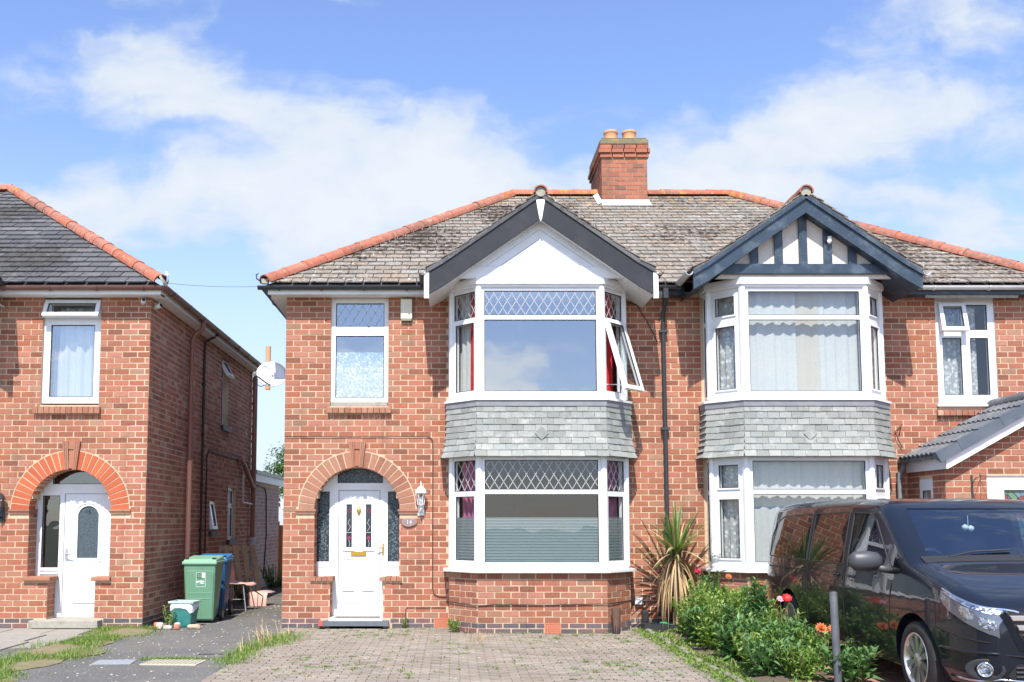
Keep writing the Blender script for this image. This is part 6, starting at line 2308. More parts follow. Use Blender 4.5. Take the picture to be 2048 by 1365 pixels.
for k in range(5200):
    y = rnd.uniform(-5.6, -.5)
    x = 2.72 + .62 * rnd.random() ** 1.3
    if math.sin(x * 9 + y * 3.1) + math.sin(y * 5.3 - x * 4) + rnd.uniform(-1.1, 1.1) < .1:
        continue
    leaf(wd_m, Vector((x, y, .03)), ang_dir(rnd.uniform(0, 6.28), R(rnd.uniform(5, 65))), rnd.uniform(.03, .085), rnd.uniform(.012, .028), .1)
for k in range(700):
    x = rnd.uniform(-2.4, 2.7)
    y = -.06 + rnd.gauss(0, .02) - (.72 if .35 < x < 2.15 else (.35 if -.05 < x < 2.55 else 0))
    leaf(wd_m, Vector((x, y, .01)), ang_dir(rnd.uniform(0, 6.28), R(rnd.uniform(5, 60))), rnd.uniform(.01, .03), rnd.uniform(.008, .014), .1)
lt_ = MB()
for k in range(170):
    x, y = rnd.uniform(-4.1, -2.5), rnd.uniform(-5.2, 4.5)
    q = Matrix.Translation((x, y, .009)) @ Matrix.Rotation(rnd.uniform(0, 6), 4, 'Z') @ Matrix.Diagonal((rnd.uniform(.008, .03), rnd.uniform(.006, .018), .008, 1))
    lt_.add(UB.v, UB.f, q)
for k in range(90):
    x, y = rnd.uniform(-2.4, 2.6), rnd.uniform(-5.2, -.3)
    q = Matrix.Translation((x, y, .016)) @ Matrix.Rotation(rnd.uniform(0, 6), 4, 'Z') @ Matrix.Diagonal((rnd.uniform(.008, .025), rnd.uniform(.006, .016), .008, 1))
    lt_.add(UB.v, UB.f, q)
g = lt_.obj('gravel_bits', m_plain('pale_grit', (.5, .45, .37), .9, .2), None)
g['kind'] = 'stuff'
g['label'] = 'scattered pale grit and petals on the path and paving'
g['category'] = 'grit'
g = wd_m.obj('paving_weeds', M['grass'], None)
g['kind'] = 'stuff'
g['label'] = 'small green weeds sprouting from the block paving joints'
g['category'] = 'weeds'
leafy_plant('bright green weed at the left corner of the bay base', .02, -.62, .17, .13, 9, .10, .026, M['leaf'], 'weed_plant', 'weeds against the walls', 2.2)
leafy_plant('small weed at the wall foot right of the doorstep', -.68, -.06, .14, .09, 6, .06, .018, M['leaf'], 'weed_plant', 'weeds against the walls', 2.0)
leafy_plant('straggling weed growing among the rubble stones', -4.12, .10, .30, .16, 8, .13, .02, M['leaf'], 'weed_plant', 'weeds against the walls', 1.0)
leafy_plant('dark low shrub at the far wall of the passage', -4.0, 8.2, .55, .40, 26, .10, .05, M['treeleaf'], 'low_shrub', 'weeds against the walls', 1.0)
leafy_plant('small dark shrub growing beneath the leaning pallet', -3.95, 4.5, .45, .30, 18, .08, .04, M['treeleaf'], 'low_shrub', 'weeds against the walls', 1.0)

# tree behind the passage
t = thing('garden_tree', 'round green tree showing above the flat roof between the houses', 'tree', (-5.2, 17.5, 0))
tr = MB()
tr.tube([(0, 0, 0), (.05, 0, 1.2), (0, .05, 2.4)], [.14, .11, .08], 8)
for k in range(9):
    d = ang_dir(k * .7, R(rnd.uniform(25, 70)))
    tr.tube([(0, .03, 1.5 + .08 * k), Vector((0, .03, 1.5 + .08 * k)) + d * .6, Vector((0, .03, 1.6 + .08 * k)) + d * 1.1], [.05, .03, .012], 6)
tr.obj('trunk', m_plain('tree_bark', (.16, .12, .08), .95, .3, 20, bstr=.8), t, world=False)
cr = MB()
clumps = []
for k in range(46):
    d = ang_dir(rnd.uniform(0, 6.28), R(rnd.uniform(-25, 88)))
    clumps.append(Vector((0, 0, 2.6)) + Vector((d.x * 1.25, d.y * 1.15, d.z * 1.22)) * rnd.uniform(.45, 1.0))
for c in clumps:
    for j in range(130):
        q = c + Vector((rnd.gauss(0, .17), rnd.gauss(0, .17), rnd.gauss(0, .13)))
        leaf(cr, q, ang_dir(rnd.uniform(0, 6.28), R(rnd.uniform(-40, 40))), rnd.uniform(.07, .13), rnd.uniform(.04, .065), .2, roll=rnd.uniform(-.8, .8))
cr.obj('crown', M['treeleaf'], t, world=False)

# ------------------------------------------------------------------ small things on the ground
t = thing('metal_post', 'dark grey metal post leaning slightly in the flower bed before the van', 'post', M=Matrix.Translation((3.60, -5.30, 0)) @ Matrix.Rotation(R(-1.2), 4, 'Y'))
MB().lathe([(.036, 0), (.036, .875), (.034, .88)], 16).obj('tube', m_plain('post_grey', (.085, .09, .105), .55, .25, 14, dirt=((.2, .2, .2), .5), dscale=6), t, world=False, smooth='auto')
MB().lathe([(.0345, .8801), (.030, .886), (.004, .888)], 16).obj('cap', M['gutter_black'], t, world=False, smooth='auto')
t = thing('rubber_tray', 'shallow black tray lying at the foot of the cordyline', 'tray', (2.93, -.42, .02))
b = MB()
ring(b, Matrix.Rotation(R(-90), 4, 'X'), -.25, .22, -.17, .15, .03, -.09, 0)
b.obj('rim', M['gutter_black'], t, world=False)
MB().box(-.22, .19, -.12, .14, .0, .045).obj('base', M['gasket'], t, world=False)
t = thing('garden_trowel', 'bright green garden hand tool lying in the black tray', 'tool', M=Matrix.Translation((3.03, -.52, .11)) @ Matrix.Rotation(R(-15), 4, 'Z') @ Matrix.Rotation(R(6), 4, 'Y'))
gg = m_plain('bright_green_plastic', (.015, .38, .14), .35)
MB().tube([(-.12, 0, 0), (-.06, 0, .01), (.0, 0, .0)], [.014, .018, .014], 8).obj('handle', gg, t, world=False, smooth=True)
MB().add([(.0, -.03, 0), (.13, -.035, .005), (.17, 0, .005), (.13, .035, .005), (0, .03, 0), (.06, 0, -.012)], [(0, 1, 5), (1, 2, 5), (2, 3, 5), (3, 4, 5), (4, 0, 5)]).obj('blade', gg, t, world=False)
t = thing('cable_plug', 'black weatherproof plug and socket hanging from the wall beside the bay', 'plug', (2.78, -.12, .0))
MB().box(-.055, .04, -.05, .03, .10, .27).obj('socket', M['gasket'], t, world=False, bevel=.01)
MB().lathe([(.02, 0), (.028, .03), (.028, .15), (.012, .18)], 10, Matrix.Translation((.17, -.04, .19)) @ Matrix.Rotation(R(25), 4, 'Y')).obj('connector', M['gasket'], t, world=False, smooth='auto')
MB().tube([(-.03, -.02, .27), (-.05, -.02, .36), (-.02, -.02, .44), (.10, -.03, .45), (.2, -.03, .42), (.245, -.04, .36)], .008, 6).obj('lead', M['cable'], t, world=False, smooth=True)
t = thing('junction_box', 'small white junction box low on the wall right of the bay', 'junction box', (2.70, -.012, .40))
MB().box(-.055, .055, -.05, 0, -.055, .055).obj('cover', M['white'], t, world=False, bevel=.006)
MB().box(-.02, .02, -.054, -.0505, -.02, .02).obj('lid', M['upvc'], t, world=False)
# old downpipe shoe against the bay
t = thing('drain_shoe', 'rusty brown pipe stub standing against the right end of the bay base', 'pipe', (2.25, -.80, 0))
MB().tube([(0, 0, 0), (0, 0, .2), (0, .0, .36)], [.05, .055, .07], 10).obj('pipe', m_plain('rusty_iron', (.13, .07, .05), .8, .35, 20), t, world=False, smooth='auto')
MB().lathe([(.052, .0), (.052, .14)], 10).obj('collar', M['gasket'], t, world=False)
# hanging basket on the porch
t = thing('hanging_basket', 'hanging basket of green leaves on a black scrolled bracket on the porch', 'hanging basket', (7.05, -1.14, 1.95))
MB().box(-.012, .012, -.01, 0, -.10, .22).obj('backplate', M['gutter_black'], t, world=False)
MB().tube([(0, -.01, .10), (.0, -.12, .18), (.0, -.22, .17), (.0, -.25, .20), (0, -.22, .22), (.0, -.20, .19)], .006, 6).obj('bracket', M['gutter_black'], t, world=False)
for a in (0, 2.1, 4.2):
    MB().tube([(0, -.22, .165), (.14 * math.cos(a), -.22 + .14 * math.sin(a), -.26)], .003, 4).obj('chain', M['gutter_black'], t, world=False)
MB().lathe([(.03, -.40), (.10, -.36), (.15, -.27), (.155, -.255)], 14, Matrix.Translation((0, -.22, 0))).obj('bowl', M['gutter_brown'], t, world=False, smooth='auto')
b = MB()
for k in range(160):
    q = Vector((rnd.gauss(0, .08), -.22 + rnd.gauss(0, .08), -.23 + rnd.uniform(0, .05)))
    leaf(b, q, ang_dir(rnd.uniform(0, 6.28), R(rnd.uniform(-10, 60))), rnd.uniform(.04, .08), .03, .3)
b.obj('foliage', M['leaf'], t, world=False)
# ------------------------------------------------------------------ the black van
def lerp_tab(tab, x):
    if x <= tab[0][0]:
        return tab[0][1]
    for (a, va), (b, vb) in zip(tab[:-1], tab[1:]):
        if x <= b:
            t = (x - a) / (b - a)
            return va + (vb - va) * t
    return tab[-1][1]


def smooth_tab(tab, x, h=.06):
    return sum(lerp_tab(tab, x + d * h) for d in (-1, -.5, 0, .5, 1)) / 5


VT = [(0, .79), (.04, .85), (.12, .905), (.3, .975), (.6, 1.065), (.95, 1.155), (1.08, 1.19), (1.3, 1.335), (1.6, 1.53), (1.85, 1.685), (1.98, 1.735), (2.2, 1.762), (2.6, 1.775), (3.4, 1.78), (4.5, 1.775), (5.0, 1.755), (5.2, 1.70), (5.3, 1.60), (5.34, 1.42)]
VW = [(0, .71), (.03, .775), (.08, .825), (.18, .875), (.35, .915), (.65, .94), (1.1, .958), (2.0, .962), (4.7, .96), (5.1, .95), (5.28, .92), (5.34, .87)]
VS = [(.2, -.09), (.34, -.03), (.5, -.008), (.70, 0), (.90, -.004), (.96, -.018), (1.10, -.030), (1.25, -.055), (1.55, -.115), (1.80, -.165)]


def vT(y):
    return smooth_tab(VT, y, .05) if .12 < y < 5.1 else lerp_tab(VT, y)


def vW(y):
    return lerp_tab(VW, y)


def vrc(y):
    return lerp_tab([(0, .07), (.5, .10), (1.0, .08), (1.5, .10), (2.2, .095), (5.2, .10)], y)


def vry(y):
    return lerp_tab([(0, .16), (1.0, .22), (1.6, .12), (2.2, .16), (5.2, .16)], y)


def vside(y, z):
    """half width of the body at length y and height z"""
    zc = vT(y) - vrc(y)
    if z <= zc:
        return vW(y) + lerp_tab(VS, z)
    s = min(1.0, (z - zc) / vrc(y))
    return vW(y) + lerp_tab(VS, zc) - vry(y) * (1 - math.sqrt(max(0, 1 - s * s)))


def vtop(y, x):
    """height of the upper skin at (y, x)"""
    zc = vT(y) - vrc(y)
    xe = vW(y) + lerp_tab(VS, zc) - vry(y)
    ax_ = abs(x)
    if ax_ <= xe:
        return vT(y) + .012 * (1 - (ax_ / xe) ** 2)
    s = min(1.0, (ax_ - xe) / vry(y))
    return zc + vrc(y) * math.sqrt(max(0, 1 - s * s))


def van_loft(stations, inset=0.0, zb=None):
    mb = MB()
    ns, na, nt_ = 13, 6, 6
    for y in stations:
        b = zb if zb is not None else lerp_tab([(0, .30), (.1, .24), (.5, .22), (4.8, .24), (5.34, .34)], y)
        T = vT(y) - inset
        rc, ry = vrc(y), vry(y)
        zc = T - rc
        half = []
        for i in range(ns):
            z = b + (zc - b) * i / (ns - 1)
            half.append((vW(y) - inset + lerp_tab(VS, z), z))
        x0 = half[-1][0]
        for i in range(1, na + 1):
            t = math.pi / 2 * i / na
            half.append((x0 - ry * (1 - math.cos(t)), zc + rc * math.sin(t)))
        xe = x0 - ry
        for i in range(1, nt_):
            x = xe * (1 - i / nt_)
            half.append((x, T + .012 * (1 - (x / xe) ** 2)))
        sec = [(-x, z) for x, z in half] + [(0, T + .012)] + [(x, z) for x, z in reversed(half)]
        mb.v += [(x, y, z) for x, z in sec]
    n = len(sec)
    for i in range(len(stations) - 1):
        for k in range(n):
            mb.f.append((i * n + k, (i + 1) * n + k, (i + 1) * n + (k + 1) % n, i * n + (k + 1) % n))
    mb.f.append(tuple(range(n)))
    mb.f.append(tuple(reversed([(len(stations) - 1) * n + k for k in range(n)])))
    return mb


def raw_obj(mb):
    me = bpy.data.meshes.new('cut')
    me.from_pydata(mb.v, [], mb.f)
    bm = bmesh.new()
    bm.from_mesh(me)
    bmesh.ops.recalc_face_normals(bm, faces=bm.faces)
    bm.to_mesh(me)
    bm.free()
    o = bpy.data.objects.new('cut', me)
    col.objects.link(o)
    return o


m, nt, out = newmat('black_metallic_paint')
fk = nd(nt, 'ShaderNodeTexNoise', {'Vector': pos(nt), 'Scale': 900.0}).outputs['Fac']
c = mixc(nt, fk, (.006, .008, .013), (.012, .016, .026))
dst = nd(nt, 'ShaderNodeMapRange', {0: noise(nt, 3.0, 6, .7), 1: .45, 2: .8, 3: .0, 4: .05}).outputs[0]
principled(nt, out, c, .3, coat=.85, spec=.1, **{'Coat Roughness': dst, 'Coat IOR': 1.5})
M['paint'] = m
M['van_glass'] = m_glass('van_glass', .10, (.45, .55, .58))
M['privacy'] = m_plain('privacy_glass', (.006, .007, .009), .02, .1, bstr=.0, spec=.5)
M['van_plastic'] = m_plain('grey_bumper_plastic', (.055, .058, .065), .45, .1, 40)
M['tyre'] = m_plain('tyre_rubber', (.022, .021, .021), .8, .25, 20, dirt=((.07, .065, .06), .4))
M['alloy'] = m_plain('alloy', (.62, .60, .57), .28, .08, 8, metal=.85)
M['chrome'] = m_plain('chrome', (.72, .73, .75), .12, .03, metal=1.0, bstr=0.0)
M['interior'] = m_plain('van_interior', (.04, .042, .048), .8, .2)

van = thing('parked_van', 'black panel van parked at the right in front of the timbered house', 'van', (5.02, -6.85, 0))
st = [0, .012, .03, .055, .08, .12, .18, .25, .35, .46, .58, .7, .82, .95, 1.05, 1.12, 1.2, 1.3, 1.4, 1.5, 1.6, 1.7, 1.8, 1.9, 2.0, 2.1, 2.2, 2.35, 2.55, 2.8, 3.05, 3.3, 3.55, 3.8, 4.05, 4.3, 4.55, 4.75, 4.9, 5.02, 5.12, 5.2, 5.26, 5.3, 5.325, 5.34]
body = raw_obj(van_loft(st))
AW = ((.98, .33), (4.32, .33))
cutters = []
for (wy, wz) in AW:
    for s in (-1, 1):
        cutters.append(raw_obj(MB().lathe([(.405, -.16), (.405, .4)], 48, Matrix.Translation((s * .80, wy, wz)) @ Matrix.Rotation(R(90 * s), 4, 'Y'))))
cutters.append(raw_obj(van_loft([1.22, 1.3, 1.45, 1.6, 1.8, 2.0, 2.2, 2.5, 3.0, 3.6, 4.2, 4.7], .06, .62)))
# windscreen opening
WSy0, WSy1 = 1.14, 1.93
ws = MB().add([(-.72, 1.0, 1.24), (.72, 1.0, 1.24), (.60, 1.0, 1.665), (-.60, 1.0, 1.665), (-.72, 2.1, 1.24), (.72, 2.1, 1.24), (.60, 2.1, 1.665), (-.60, 2.1, 1.665)],
              [(0, 1, 2, 3), (7, 6, 5, 4), (0, 4, 5, 1), (1, 5, 6, 2), (2, 6, 7, 3), (3, 7, 4, 0)])
cutters.append(raw_obj(ws))
DWIN = [(1.42, 1.085), (2.50, 1.085), (2.50, 1.63), (2.12, 1.62), (1.92, 1.55)]
cutters.append(raw_obj(MB().prism(DWIN, -1.3, 1.3, 'x')))
for cobj in cutters:
    md = body.modifiers.new('b', 'BOOLEAN')
    md.operation = 'DIFFERENCE'
    md.solver = 'EXACT'
    md.object = cobj
dg = bpy.context.evaluated_depsgraph_get()
bme = bpy.data.meshes.new_from_object(body.evaluated_get(dg))
for o in cutters + [body]:
    bpy.data.objects.remove(o)
bme.polygons.foreach_set('use_smooth', [True] * len(bme.polygons))
bme.set_sharp_from_angle(angle=R(32))
mesh_obj('body', bme, M['paint'], van, world=False)


def side_patch(pts_lo, pts_hi, off, mat, name, parent, s=-1, n=14, m_=6):
    """surface patch on the flank between two polylines given in (y, z)"""
    mb = MB()
    ya, yb_ = pts_lo[0][0], pts_lo[-1][0]
    for j in range(m_ + 1):
        for i in range(n + 1):
            y = ya + (yb_ - ya) * i / n
            z0, z1 = lerp_tab(pts_lo, y), lerp_tab(pts_hi, y)
            z = z0 + (z1 - z0) * j / m_
            mb.v.append((s * (vside(y, z) + off), y, z))
    for j in range(m_):
        for i in range(n):
            q = (j * (n + 1) + i, j * (n + 1) + i + 1, (j + 1) * (n + 1) + i + 1, (j + 1) * (n + 1) + i)
            mb.f.append(q if s > 0 else tuple(reversed(q)))
    return mb.obj(name, mat, parent, world=False, smooth=True)


def side_line(pts, r, mat, name, s=-1, off=.001, closed=False):
    dense = []
    for a, b in zip(pts[:-1], pts[1:]):
        k = max(2, int(math.hypot(b[0] - a[0], b[1] - a[1]) / .06))
        dense += [(a[0] + (b[0] - a[0]) * i / k, a[1] + (b[1] - a[1]) * i / k) for i in range(k)]
    dense.append(pts[-1])
    return MB().tube([(s * (vside(y, z) + off), y, z) for y, z in dense], r, 5).obj(name, mat, van, world=False)


for s in (-1, 1):
    side_patch([(1.43, 1.086), (2.495, 1.086)], [(1.43, 1.092), (1.92, 1.548), (2.12, 1.617), (2.495, 1.627)], -.008, M['van_glass'], 'door_window', van, s, 20)
    side_patch([(2.62, 1.10), (3.62, 1.10)], [(2.62, 1.635), (3.62, 1.63)], .003, M['privacy'], 'side_window', van, s)
    side_patch([(3.72, 1.10), (5.12, 1.11)], [(3.72, 1.63), (4.75, 1.60), (4.98, 1.53), (5.12, 1.36)], .003, M['privacy'], 'rear_side_window', van, s)
    for pts in ([(2.62, 1.10), (3.62, 1.10), (3.62, 1.63), (2.62, 1.635), (2.62, 1.10)], [(3.72, 1.10), (5.12, 1.11), (5.12, 1.36), (4.98, 1.53), (4.75, 1.60), (3.72, 1.63), (3.72, 1.10)],
                [(1.42, 1.083), (2.50, 1.083), (2.50, 1.632), (2.12, 1.622), (1.92, 1.552), (1.42, 1.083)]):
        side_line(pts, .009, M['gasket'], 'window_rubber', s)
    # shut lines
    side_line([(2.56, 1.67), (2.56, .45), (2.45, .30), (1.62, .30)], .0045, M['dark'], 'shut_line', s)
    side_line([(1.42, .98), (1.45, .70), (1.50, .52)], .0045, M['dark'], 'shut_line', s)
    side_line([(3.67, 1.67), (3.67, .30), (2.56, .30)], .0045, M['dark'], 'shut_line', s)
    side_line([(3.67, .985), (5.1, .985)], .010, M['dark'], 'door_rail', s, -.004)
    side_line([(1.55, .80), (3.60, .80)], .007, M['paint'], 'body_crease', s, -.002)
    side_line([(1.36, .25), (3.92, .25)], .028, M['paint'], 'sill_trim', s, -.02)
    # handles in their cups
    for yh in (2.38, 2.78):
        cup = MB()
        n = 16
        ctr = [(s * (vside(yh, .98) - .012), yh, .98)]
        rim = [(s * (vside(yh + .075 * math.cos(2 * math.pi * i / n), .98 + .045 * math.sin(2 * math.pi * i / n)) + .002), yh + .075 * math.cos(2 * math.pi * i / n), .98 + .045 * math.sin(2 * math.pi * i / n)) for i in range(n)]
        cup.add(ctr + rim, [(0, 1 + i, 1 + (i + 1) % n) for i in range(n)])
        co = cup.obj('handle_cup', M['gasket'], van, world=False, smooth=True)
        MB().tube([(s * (vside(yh - .08, .985) + .006), yh - .08, .985), (s * (vside(yh, .985) + .03), yh, .985), (s * (vside(yh + .08, .985) + .006), yh + .08, .985)], .014, 8).obj('door_handle', M['paint'], co, world=False, smooth=True)
    # wing mirror
    mm = MB().lathe([(.002, -.17), (.06, -.165), (.092, -.13), (.10, 0), (.088, .08), (.05, .125), (.002, .13)], 20,
                    Matrix.Translation((s * 1.12, 1.50, 1.17)) @ Matrix.Rotation(R(-90 * s), 4, 'Y') @ Matrix.Diagonal((.95, .75, 1, 1)))
    mo = mm.obj('wing_mirror', M['van_plastic'], van, world=False, smooth=True)
    MB().box(s * 1.12 - .12, s * 1.12 + .12, 1.575, 1.58, 1.11, 1.24).obj('mirror_glass', M['chrome'], mo, world=False)
    MB().tube([(s * .90, 1.47, 1.09), (s * 1.0, 1.48, 1.10), (s * 1.06, 1.50, 1.12)], [.04, .035, .03], 8).obj('mirror_arm', M['van_plastic'], mo, world=False, smooth=True)
    side_patch([(1.24, 1.07), (1.40, 1.07)], [(1.24, 1.10), (1.40, 1.22)], .004, M['privacy'], 'quarter_window', van, s, 4, 3)
# windscreen
g = MB()
n, m_ = 20, 12
for j in range(m_ + 1):
    y = WSy0 + (WSy1 - WSy0) * j / m_
    hw = .74 - .13 * j / m_
    for i in range(n + 1):
        x = -hw + 2 * hw * i / n
        g.v.append((x, y, vtop(y, x) - .006))
g.f = [(j * (n + 1) + i, j * (n + 1) + i + 1, (j + 1) * (n + 1) + i + 1, (j + 1) * (n + 1) + i) for j in range(m_) for i in range(n)]
M['screen'] = m_glass('windscreen_glass', .22, (.72, .83, .88))
g.obj('windscreen', M['screen'], van, world=False, smooth=True)
for x0 in (-.55, .1):
    MB().tube([(x0, 1.10, vtop(1.10, x0) + .012), (x0 + .25, 1.16, vtop(1.16, x0 + .25) + .016), (x0 + .60, 1.18, vtop(1.18, min(x0 + .6, .7)) + .018)], .009, 6).obj('wiper', M['gasket'], van, world=False)
cw = MB()
for i in range(16):
    x = -.80 + 1.6 * i / 16
    x2 = -.80 + 1.6 * (i + 1) / 16
    cw.hexa([(x, 1.02, vtop(1.02, x) + .003), (x2, 1.02, vtop(1.02, x2) + .003), (x2, 1.125, vtop(1.125, x2) + .004), (x, 1.125, vtop(1.125, x) + .004),
             (x, 1.02, vtop(1.02, x) + .008), (x2, 1.02, vtop(1.02, x2) + .008), (x2, 1.125, vtop(1.125, x2) + .010), (x, 1.125, vtop(1.125, x) + .010)])
cw.obj('cowl_panel', M['gasket'], van, world=False)
# bonnet shut line
for s in (-1, 1):
    pts = []
    for i in range(14):
        y = .05 + 1.0 * i / 13
        z = vT(y) - vrc(y) * lerp_tab([(0, .55), (.5, .7), (1, .5)], y)
        pts.append((s * (vside(y, z) + .001), y, z))
    MB().tube(pts, .005, 5).obj('bonnet_line', M['dark'], van, world=False)
# headlamps wrap round the front corners
m, nt, out = newmat('headlamp')
vo = nd(nt, 'ShaderNodeTexVoronoi', {'Vector': pos(nt), 'Scale': 26.0})
hc = ramp(nt, nd(nt, 'ShaderNodeSeparateColor', {0: vo.outputs['Color']}).outputs[0], [(0.0, (.16, .18, .22)), (.4, (.5, .52, .56)), (.7, (.8, .82, .85)), (1.0, (.3, .33, .38))])
principled(nt, out, hc, .12, noise(nt, 30, 3), .9, .02, metal=.9, coat=1.0)
M['lamp'] = m
M['lamp_base'] = m_plain('lamp_housing', (.16, .18, .21), .1, .4, 14, metal=.6, coat=1.0, bstr=.3)
for s in (-1, 1):
    lp = MB()
    n, mz = 16, 6
    for j in range(mz + 1):
        for i in range(n + 1):
            t = i / n
            y = .52 * (1 - t) ** 1.6
            zu = .985 - .155 * t - .02 * math.sin(math.pi * t)
            zl = .905 - .285 * t ** .6
            z = zl + (zu - zl) * j / mz
            lp.v.append((s * (vside(y, min(z, vT(y) - .01)) + .004), y - .004, z))
    lp.f = [(j * (n + 1) + i, j * (n + 1) + i + 1, (j + 1) * (n + 1) + i + 1, (j + 1) * (n + 1) + i) for j in range(mz) for i in range(n)]
    lo = lp.obj('headlight', M['lamp_base'], van, world=False, smooth=True)
    def hp(t, f, o=.006):
        y = .52 * (1 - t) ** 1.6
        zu, zl = .985 - .155 * t - .02 * math.sin(math.pi * t), .905 - .285 * t ** .6
        z = zl + (zu - zl) * f
        return Vector((s * (vside(y, min(z, vT(y) - .01)) + o), y - o, z))
    for (t0, t1, f0, f1) in ((.34, .60, .22, .74), (.66, .93, .18, .62)):
        rb = MB()
        kn = 10
        rb.v = [tuple(hp(t0 + (t1 - t0) * i / kn, f0 + (f1 - f0) * j / kn)) for j in range(kn + 1) for i in range(kn + 1)]
        rb.f = [(j * (kn + 1) + i, j * (kn + 1) + i + 1, (j + 1) * (kn + 1) + i + 1, (j + 1) * (kn + 1) + i) for j in range(kn) for i in range(kn) if (i - 4.5) ** 2 + (j - 4.5) ** 2 < 26]
        rb.obj('reflector', M['lamp'], lo, world=False, smooth=True)
    tb = MB()
    kn = 12
    tb.v = [tuple(hp(.05 + .93 * i / kn, f)) for f in (.80, .97) for i in range(kn + 1)]
    tb.f = [(i, i + 1, kn + 2 + i, kn + 1 + i) for i in range(kn)]
    tb.obj('lamp_band', M['lamp'], lo, world=False, smooth=True)
    MB().tube([(s * (vside(.52 * (1 - t_) ** 1.6, .985 - .155 * t_ - .02 * math.sin(math.pi * t_)) + .006), .52 * (1 - t_) ** 1.6 - .006, .978 - .155 * t_ - .02 * math.sin(math.pi * t_)) for t_ in [i / 10 for i in range(11)]], .009, 6).obj('lamp_strip', M['chrome'], lo, world=False)
    # fog lamp
    px_ = Vector((s * .805, .062, .37))
    nv = Vector((s * .55, -1, 0)).normalized()
    q = nv.to_track_quat('Z', 'Y').to_matrix().to_4x4()
    fo = MB().lathe([(.05, -.01), (.062, .004), (.055, .012), (.045, .004)], 20, Matrix.Translation(px_) @ q, cap=False).obj('fog_lamp', M['chrome'], van, world=False, smooth=True)
    MB().lathe([(.046, -.004), (.046, .003)], 18, Matrix.Translation(px_) @ q).obj('fog_lens', M['lamp'], fo, world=False)
    MB().lathe([(.115, -.012), (.118, -.002), (.11, .0), (.064, -.008)], 20, Matrix.Translation(px_) @ q @ Matrix.Diagonal((1.25, .72, 1, 1)), cap=False).obj('fog_surround', M['gasket'], van, world=False, smooth=True)
# grille
gb = MB()
gb.prism([(-.66, .825), (.66, .825), (.50, .55), (-.50, .55)], -.012, .03)
go = gb.obj('grille', M['gasket'], van, world=False)
for (z, hw) in ((.78, .64), (.705, .59), (.63, .54)):
    MB().prism([(-hw, z + .022), (hw, z + .022), (hw - .02, z - .022), (-hw + .02, z - .022)], -.032, -.013).obj('grille_bar', M['alloy'], go, world=False, bevel=.006)
ringm = MB().lathe([(.098, -.008), (.112, 0), (.098, .008), (.088, 0)], 28, Matrix.Translation((0, -.042, .70)) @ Matrix.Rotation(R(90), 4, 'X'), cap=False)
ro = ringm.obj('badge_ring', M['chrome'], go, world=False, smooth=True)
for a in (90, 210, 330):
    MB().tube([(0, -.042, .70), (.095 * math.cos(R(a)), -.042, .70 + .095 * math.sin(R(a)))], [.016, .003], 6).obj('badge_ray', M['chrome'], go, world=False)
su = MB()
for s in (-1, 1):
    su.add([(s * .665, -.02, .835), (s * .70, -.004, .80), (s * .56, -.004, .52), (s * .505, -.02, .54), (s * .665, .03, .835), (s * .70, .03, .80), (s * .56, .03, .52), (s * .505, .03, .54)],
           [(0, 1, 2, 3), (7, 6, 5, 4), (0, 4, 5, 1), (1, 5, 6, 2), (2, 6, 7, 3), (3, 7, 4, 0)])
su.obj('grille_surround', M['paint'], go, world=False)
lg = MB()
lg.prism([(-.58, .42), (.58, .42), (.66, .33), (.62, .30), (-.62, .30), (-.66, .33)], -.006, .05)
lgo = lg.obj('lower_grille', M['dark'], van, world=False)
for z in (.325, .36, .395):
    MB().box(-.6, .6, -.018, -.0065, z - .006, z + .006).obj('grille_slat', M['van_plastic'], lgo, world=False)
# bumper: shut line below the lamps, bright lower lip
for s in (-1, 1):
    MB().tube([(s * (vside(y, z) + .001), y - .001, z) for y, z in [(.60, .66), (.5, .645), (.38, .63), (.26, .612), (.16, .597), (.08, .588), (.03, .582)]], .0055, 5).obj('bumper_line', M['dark'], van, world=False)
    MB().tube([(s * (vside(.60, z) + .001), .60, z) for z in (.66, .72, .80, .87)], .005, 5).obj('wing_line', M['dark'], van, world=False)
    MB().tube([(s * (vside(y, z) + .004), y - .004, z) for y, z in [(.48, .275), (.36, .268), (.24, .266), (.14, .272), (.07, .285), (.02, .30)]] + [(s * .5, -.012, .285), (0, -.016, .285)], .011, 6).obj('bumper_lip', M['chrome'], van, world=False, smooth=True)
    MB().tube([(s * (vside(y, .50) + .002), y - .002, .50) for y in (.55, .42, .30, .2, .12, .06, .02)] + [(s * .52, -.004, .475)], .012, 6).obj('bumper_crease', M['paint'], van, world=False, smooth=True)
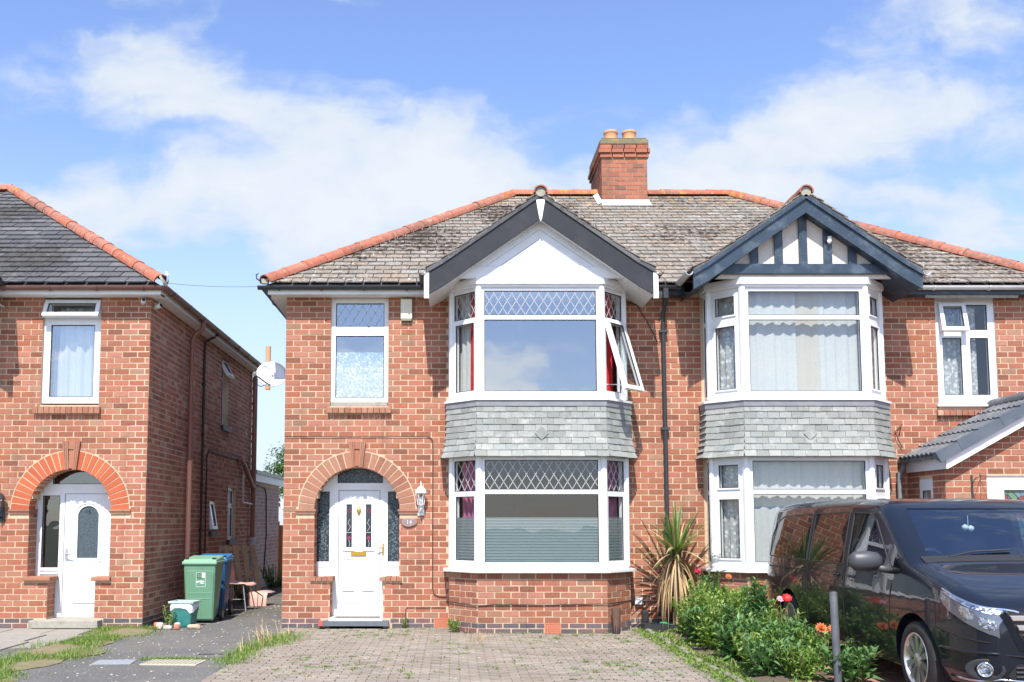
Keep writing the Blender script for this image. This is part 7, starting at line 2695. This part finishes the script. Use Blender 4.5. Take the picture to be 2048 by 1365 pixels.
# wheels
for (wy, wz) in AW:
    for s in (-1, 1):
        W = Matrix.Translation((s * .845, wy, wz)) @ Matrix.Rotation(R(90 * s), 4, 'Y')
        wroot = MB().lathe([(.225, -.10), (.30, -.105), (.328, -.085), (.335, -.05), (.335, .05), (.328, .085), (.30, .10), (.235, .098), (.225, .09)], 40, W, cap=False).obj('wheel', M['tyre'], van, world=False, smooth='auto')
        rim = MB().lathe([(.238, .095), (.228, .102), (.215, .085), (.21, .0), (.20, -.04)], 36, W, cap=False)
        rim.obj('rim', M['alloy'], wroot, world=False, smooth='auto')
        for k in range(10):
            sp = MB()
            a = 2 * math.pi * k / 10
            ca, sa = math.cos(a), math.sin(a)
            def pt(r, t, z):
                return (r * ca - t * sa, r * sa + t * ca, z)
            sp.add([pt(.035, -.012, .08), pt(.035, .012, .08), pt(.218, .034, .088), pt(.218, -.034, .088), pt(.035, -.016, .05), pt(.035, .016, .05), pt(.218, .034, .06), pt(.218, -.034, .06)],
                   [(0, 1, 2, 3), (7, 6, 5, 4), (0, 4, 5, 1), (1, 5, 6, 2), (2, 6, 7, 3), (3, 7, 4, 0)], W)
            sp.obj('spoke', M['alloy'], wroot, world=False)
        MB().lathe([(.06, .045), (.06, .085), (.03, .095), (.002, .096)], 16, W).obj('hub_cap', M['alloy'], wroot, world=False, smooth='auto')
        MB().lathe([(.2, .02), (.2, .03)], 24, W).obj('brake_disc', M['dark'], wroot, world=False)
        MB().lathe([(.40, -.165), (.40, -.16)], 24, W).obj('well_liner', M['dark'], wroot, world=False)
# cab interior
for sx in (-.42, .42):
    st_ = MB()
    st_.box(sx - .24, sx + .24, 2.15, 2.65, .70, .92)
    st_.add([(sx - .23, 2.55, .90), (sx + .23, 2.55, .90), (sx + .23, 2.72, .90), (sx - .23, 2.72, .90), (sx - .19, 2.68, 1.40), (sx + .19, 2.68, 1.40), (sx + .19, 2.80, 1.40), (sx - .19, 2.80, 1.40)],
            [(0, 3, 2, 1), (4, 5, 6, 7), (0, 1, 5, 4), (1, 2, 6, 5), (2, 3, 7, 6), (3, 0, 4, 7)])
    so = st_.obj('seat', M['interior'], van, world=False, bevel=.04)
    MB().box(sx - .13, sx + .13, 2.70, 2.80, 1.43, 1.62).obj('headrest', M['interior'], so, world=False, bevel=.04)
MB().add([(-.84, 1.24, 1.0), (.84, 1.24, 1.0), (.84, 1.75, .95), (-.84, 1.75, .95), (-.82, 1.24, 1.17), (.82, 1.24, 1.17), (.82, 1.72, 1.13), (-.82, 1.72, 1.13)],
         [(0, 3, 2, 1), (4, 5, 6, 7), (0, 1, 5, 4), (1, 2, 6, 5), (2, 3, 7, 6), (3, 0, 4, 7)]).obj('dashboard', m_plain('dash_grey', (.07, .085, .095), .6, .1), van, world=False)
stw = MB()
Wm = Matrix.Translation((-.42, 1.86, 1.10)) @ Matrix.Rotation(R(-62), 4, 'X')
pts = [(.19 * math.cos(2 * math.pi * i / 24), .19 * math.sin(2 * math.pi * i / 24), 0) for i in range(25)]
stw.tube(pts, .014, 8, Wm)
stw.box(-.18, .18, -.02, .02, -.01, .01, Wm)
stw.obj('steering_wheel', M['gasket'], van, world=False, smooth='auto')
t = thing('mirror_charm', 'small white fluffy charm hanging inside the van windscreen', 'charm', (5.02, -5.02, 1.50))
MB().tube([(0, 0, .10), (0, 0, 0)], .003, 4).obj('cord', M['white'], t, world=False)
for (x, z) in ((-.03, -.02), (.025, -.03)):
    MB().lathe([(.002, -.03), (.03, -.01), (.032, .015), (.002, .035)], 10, Matrix.Translation((x, 0, z))).obj('tuft', M['white'], t, world=False, smooth=True)
MB().box(-.10, .10, 1.92, 1.95, 1.58, 1.645).obj('rear_view_mirror', M['gasket'], van, world=False, bevel=.01)
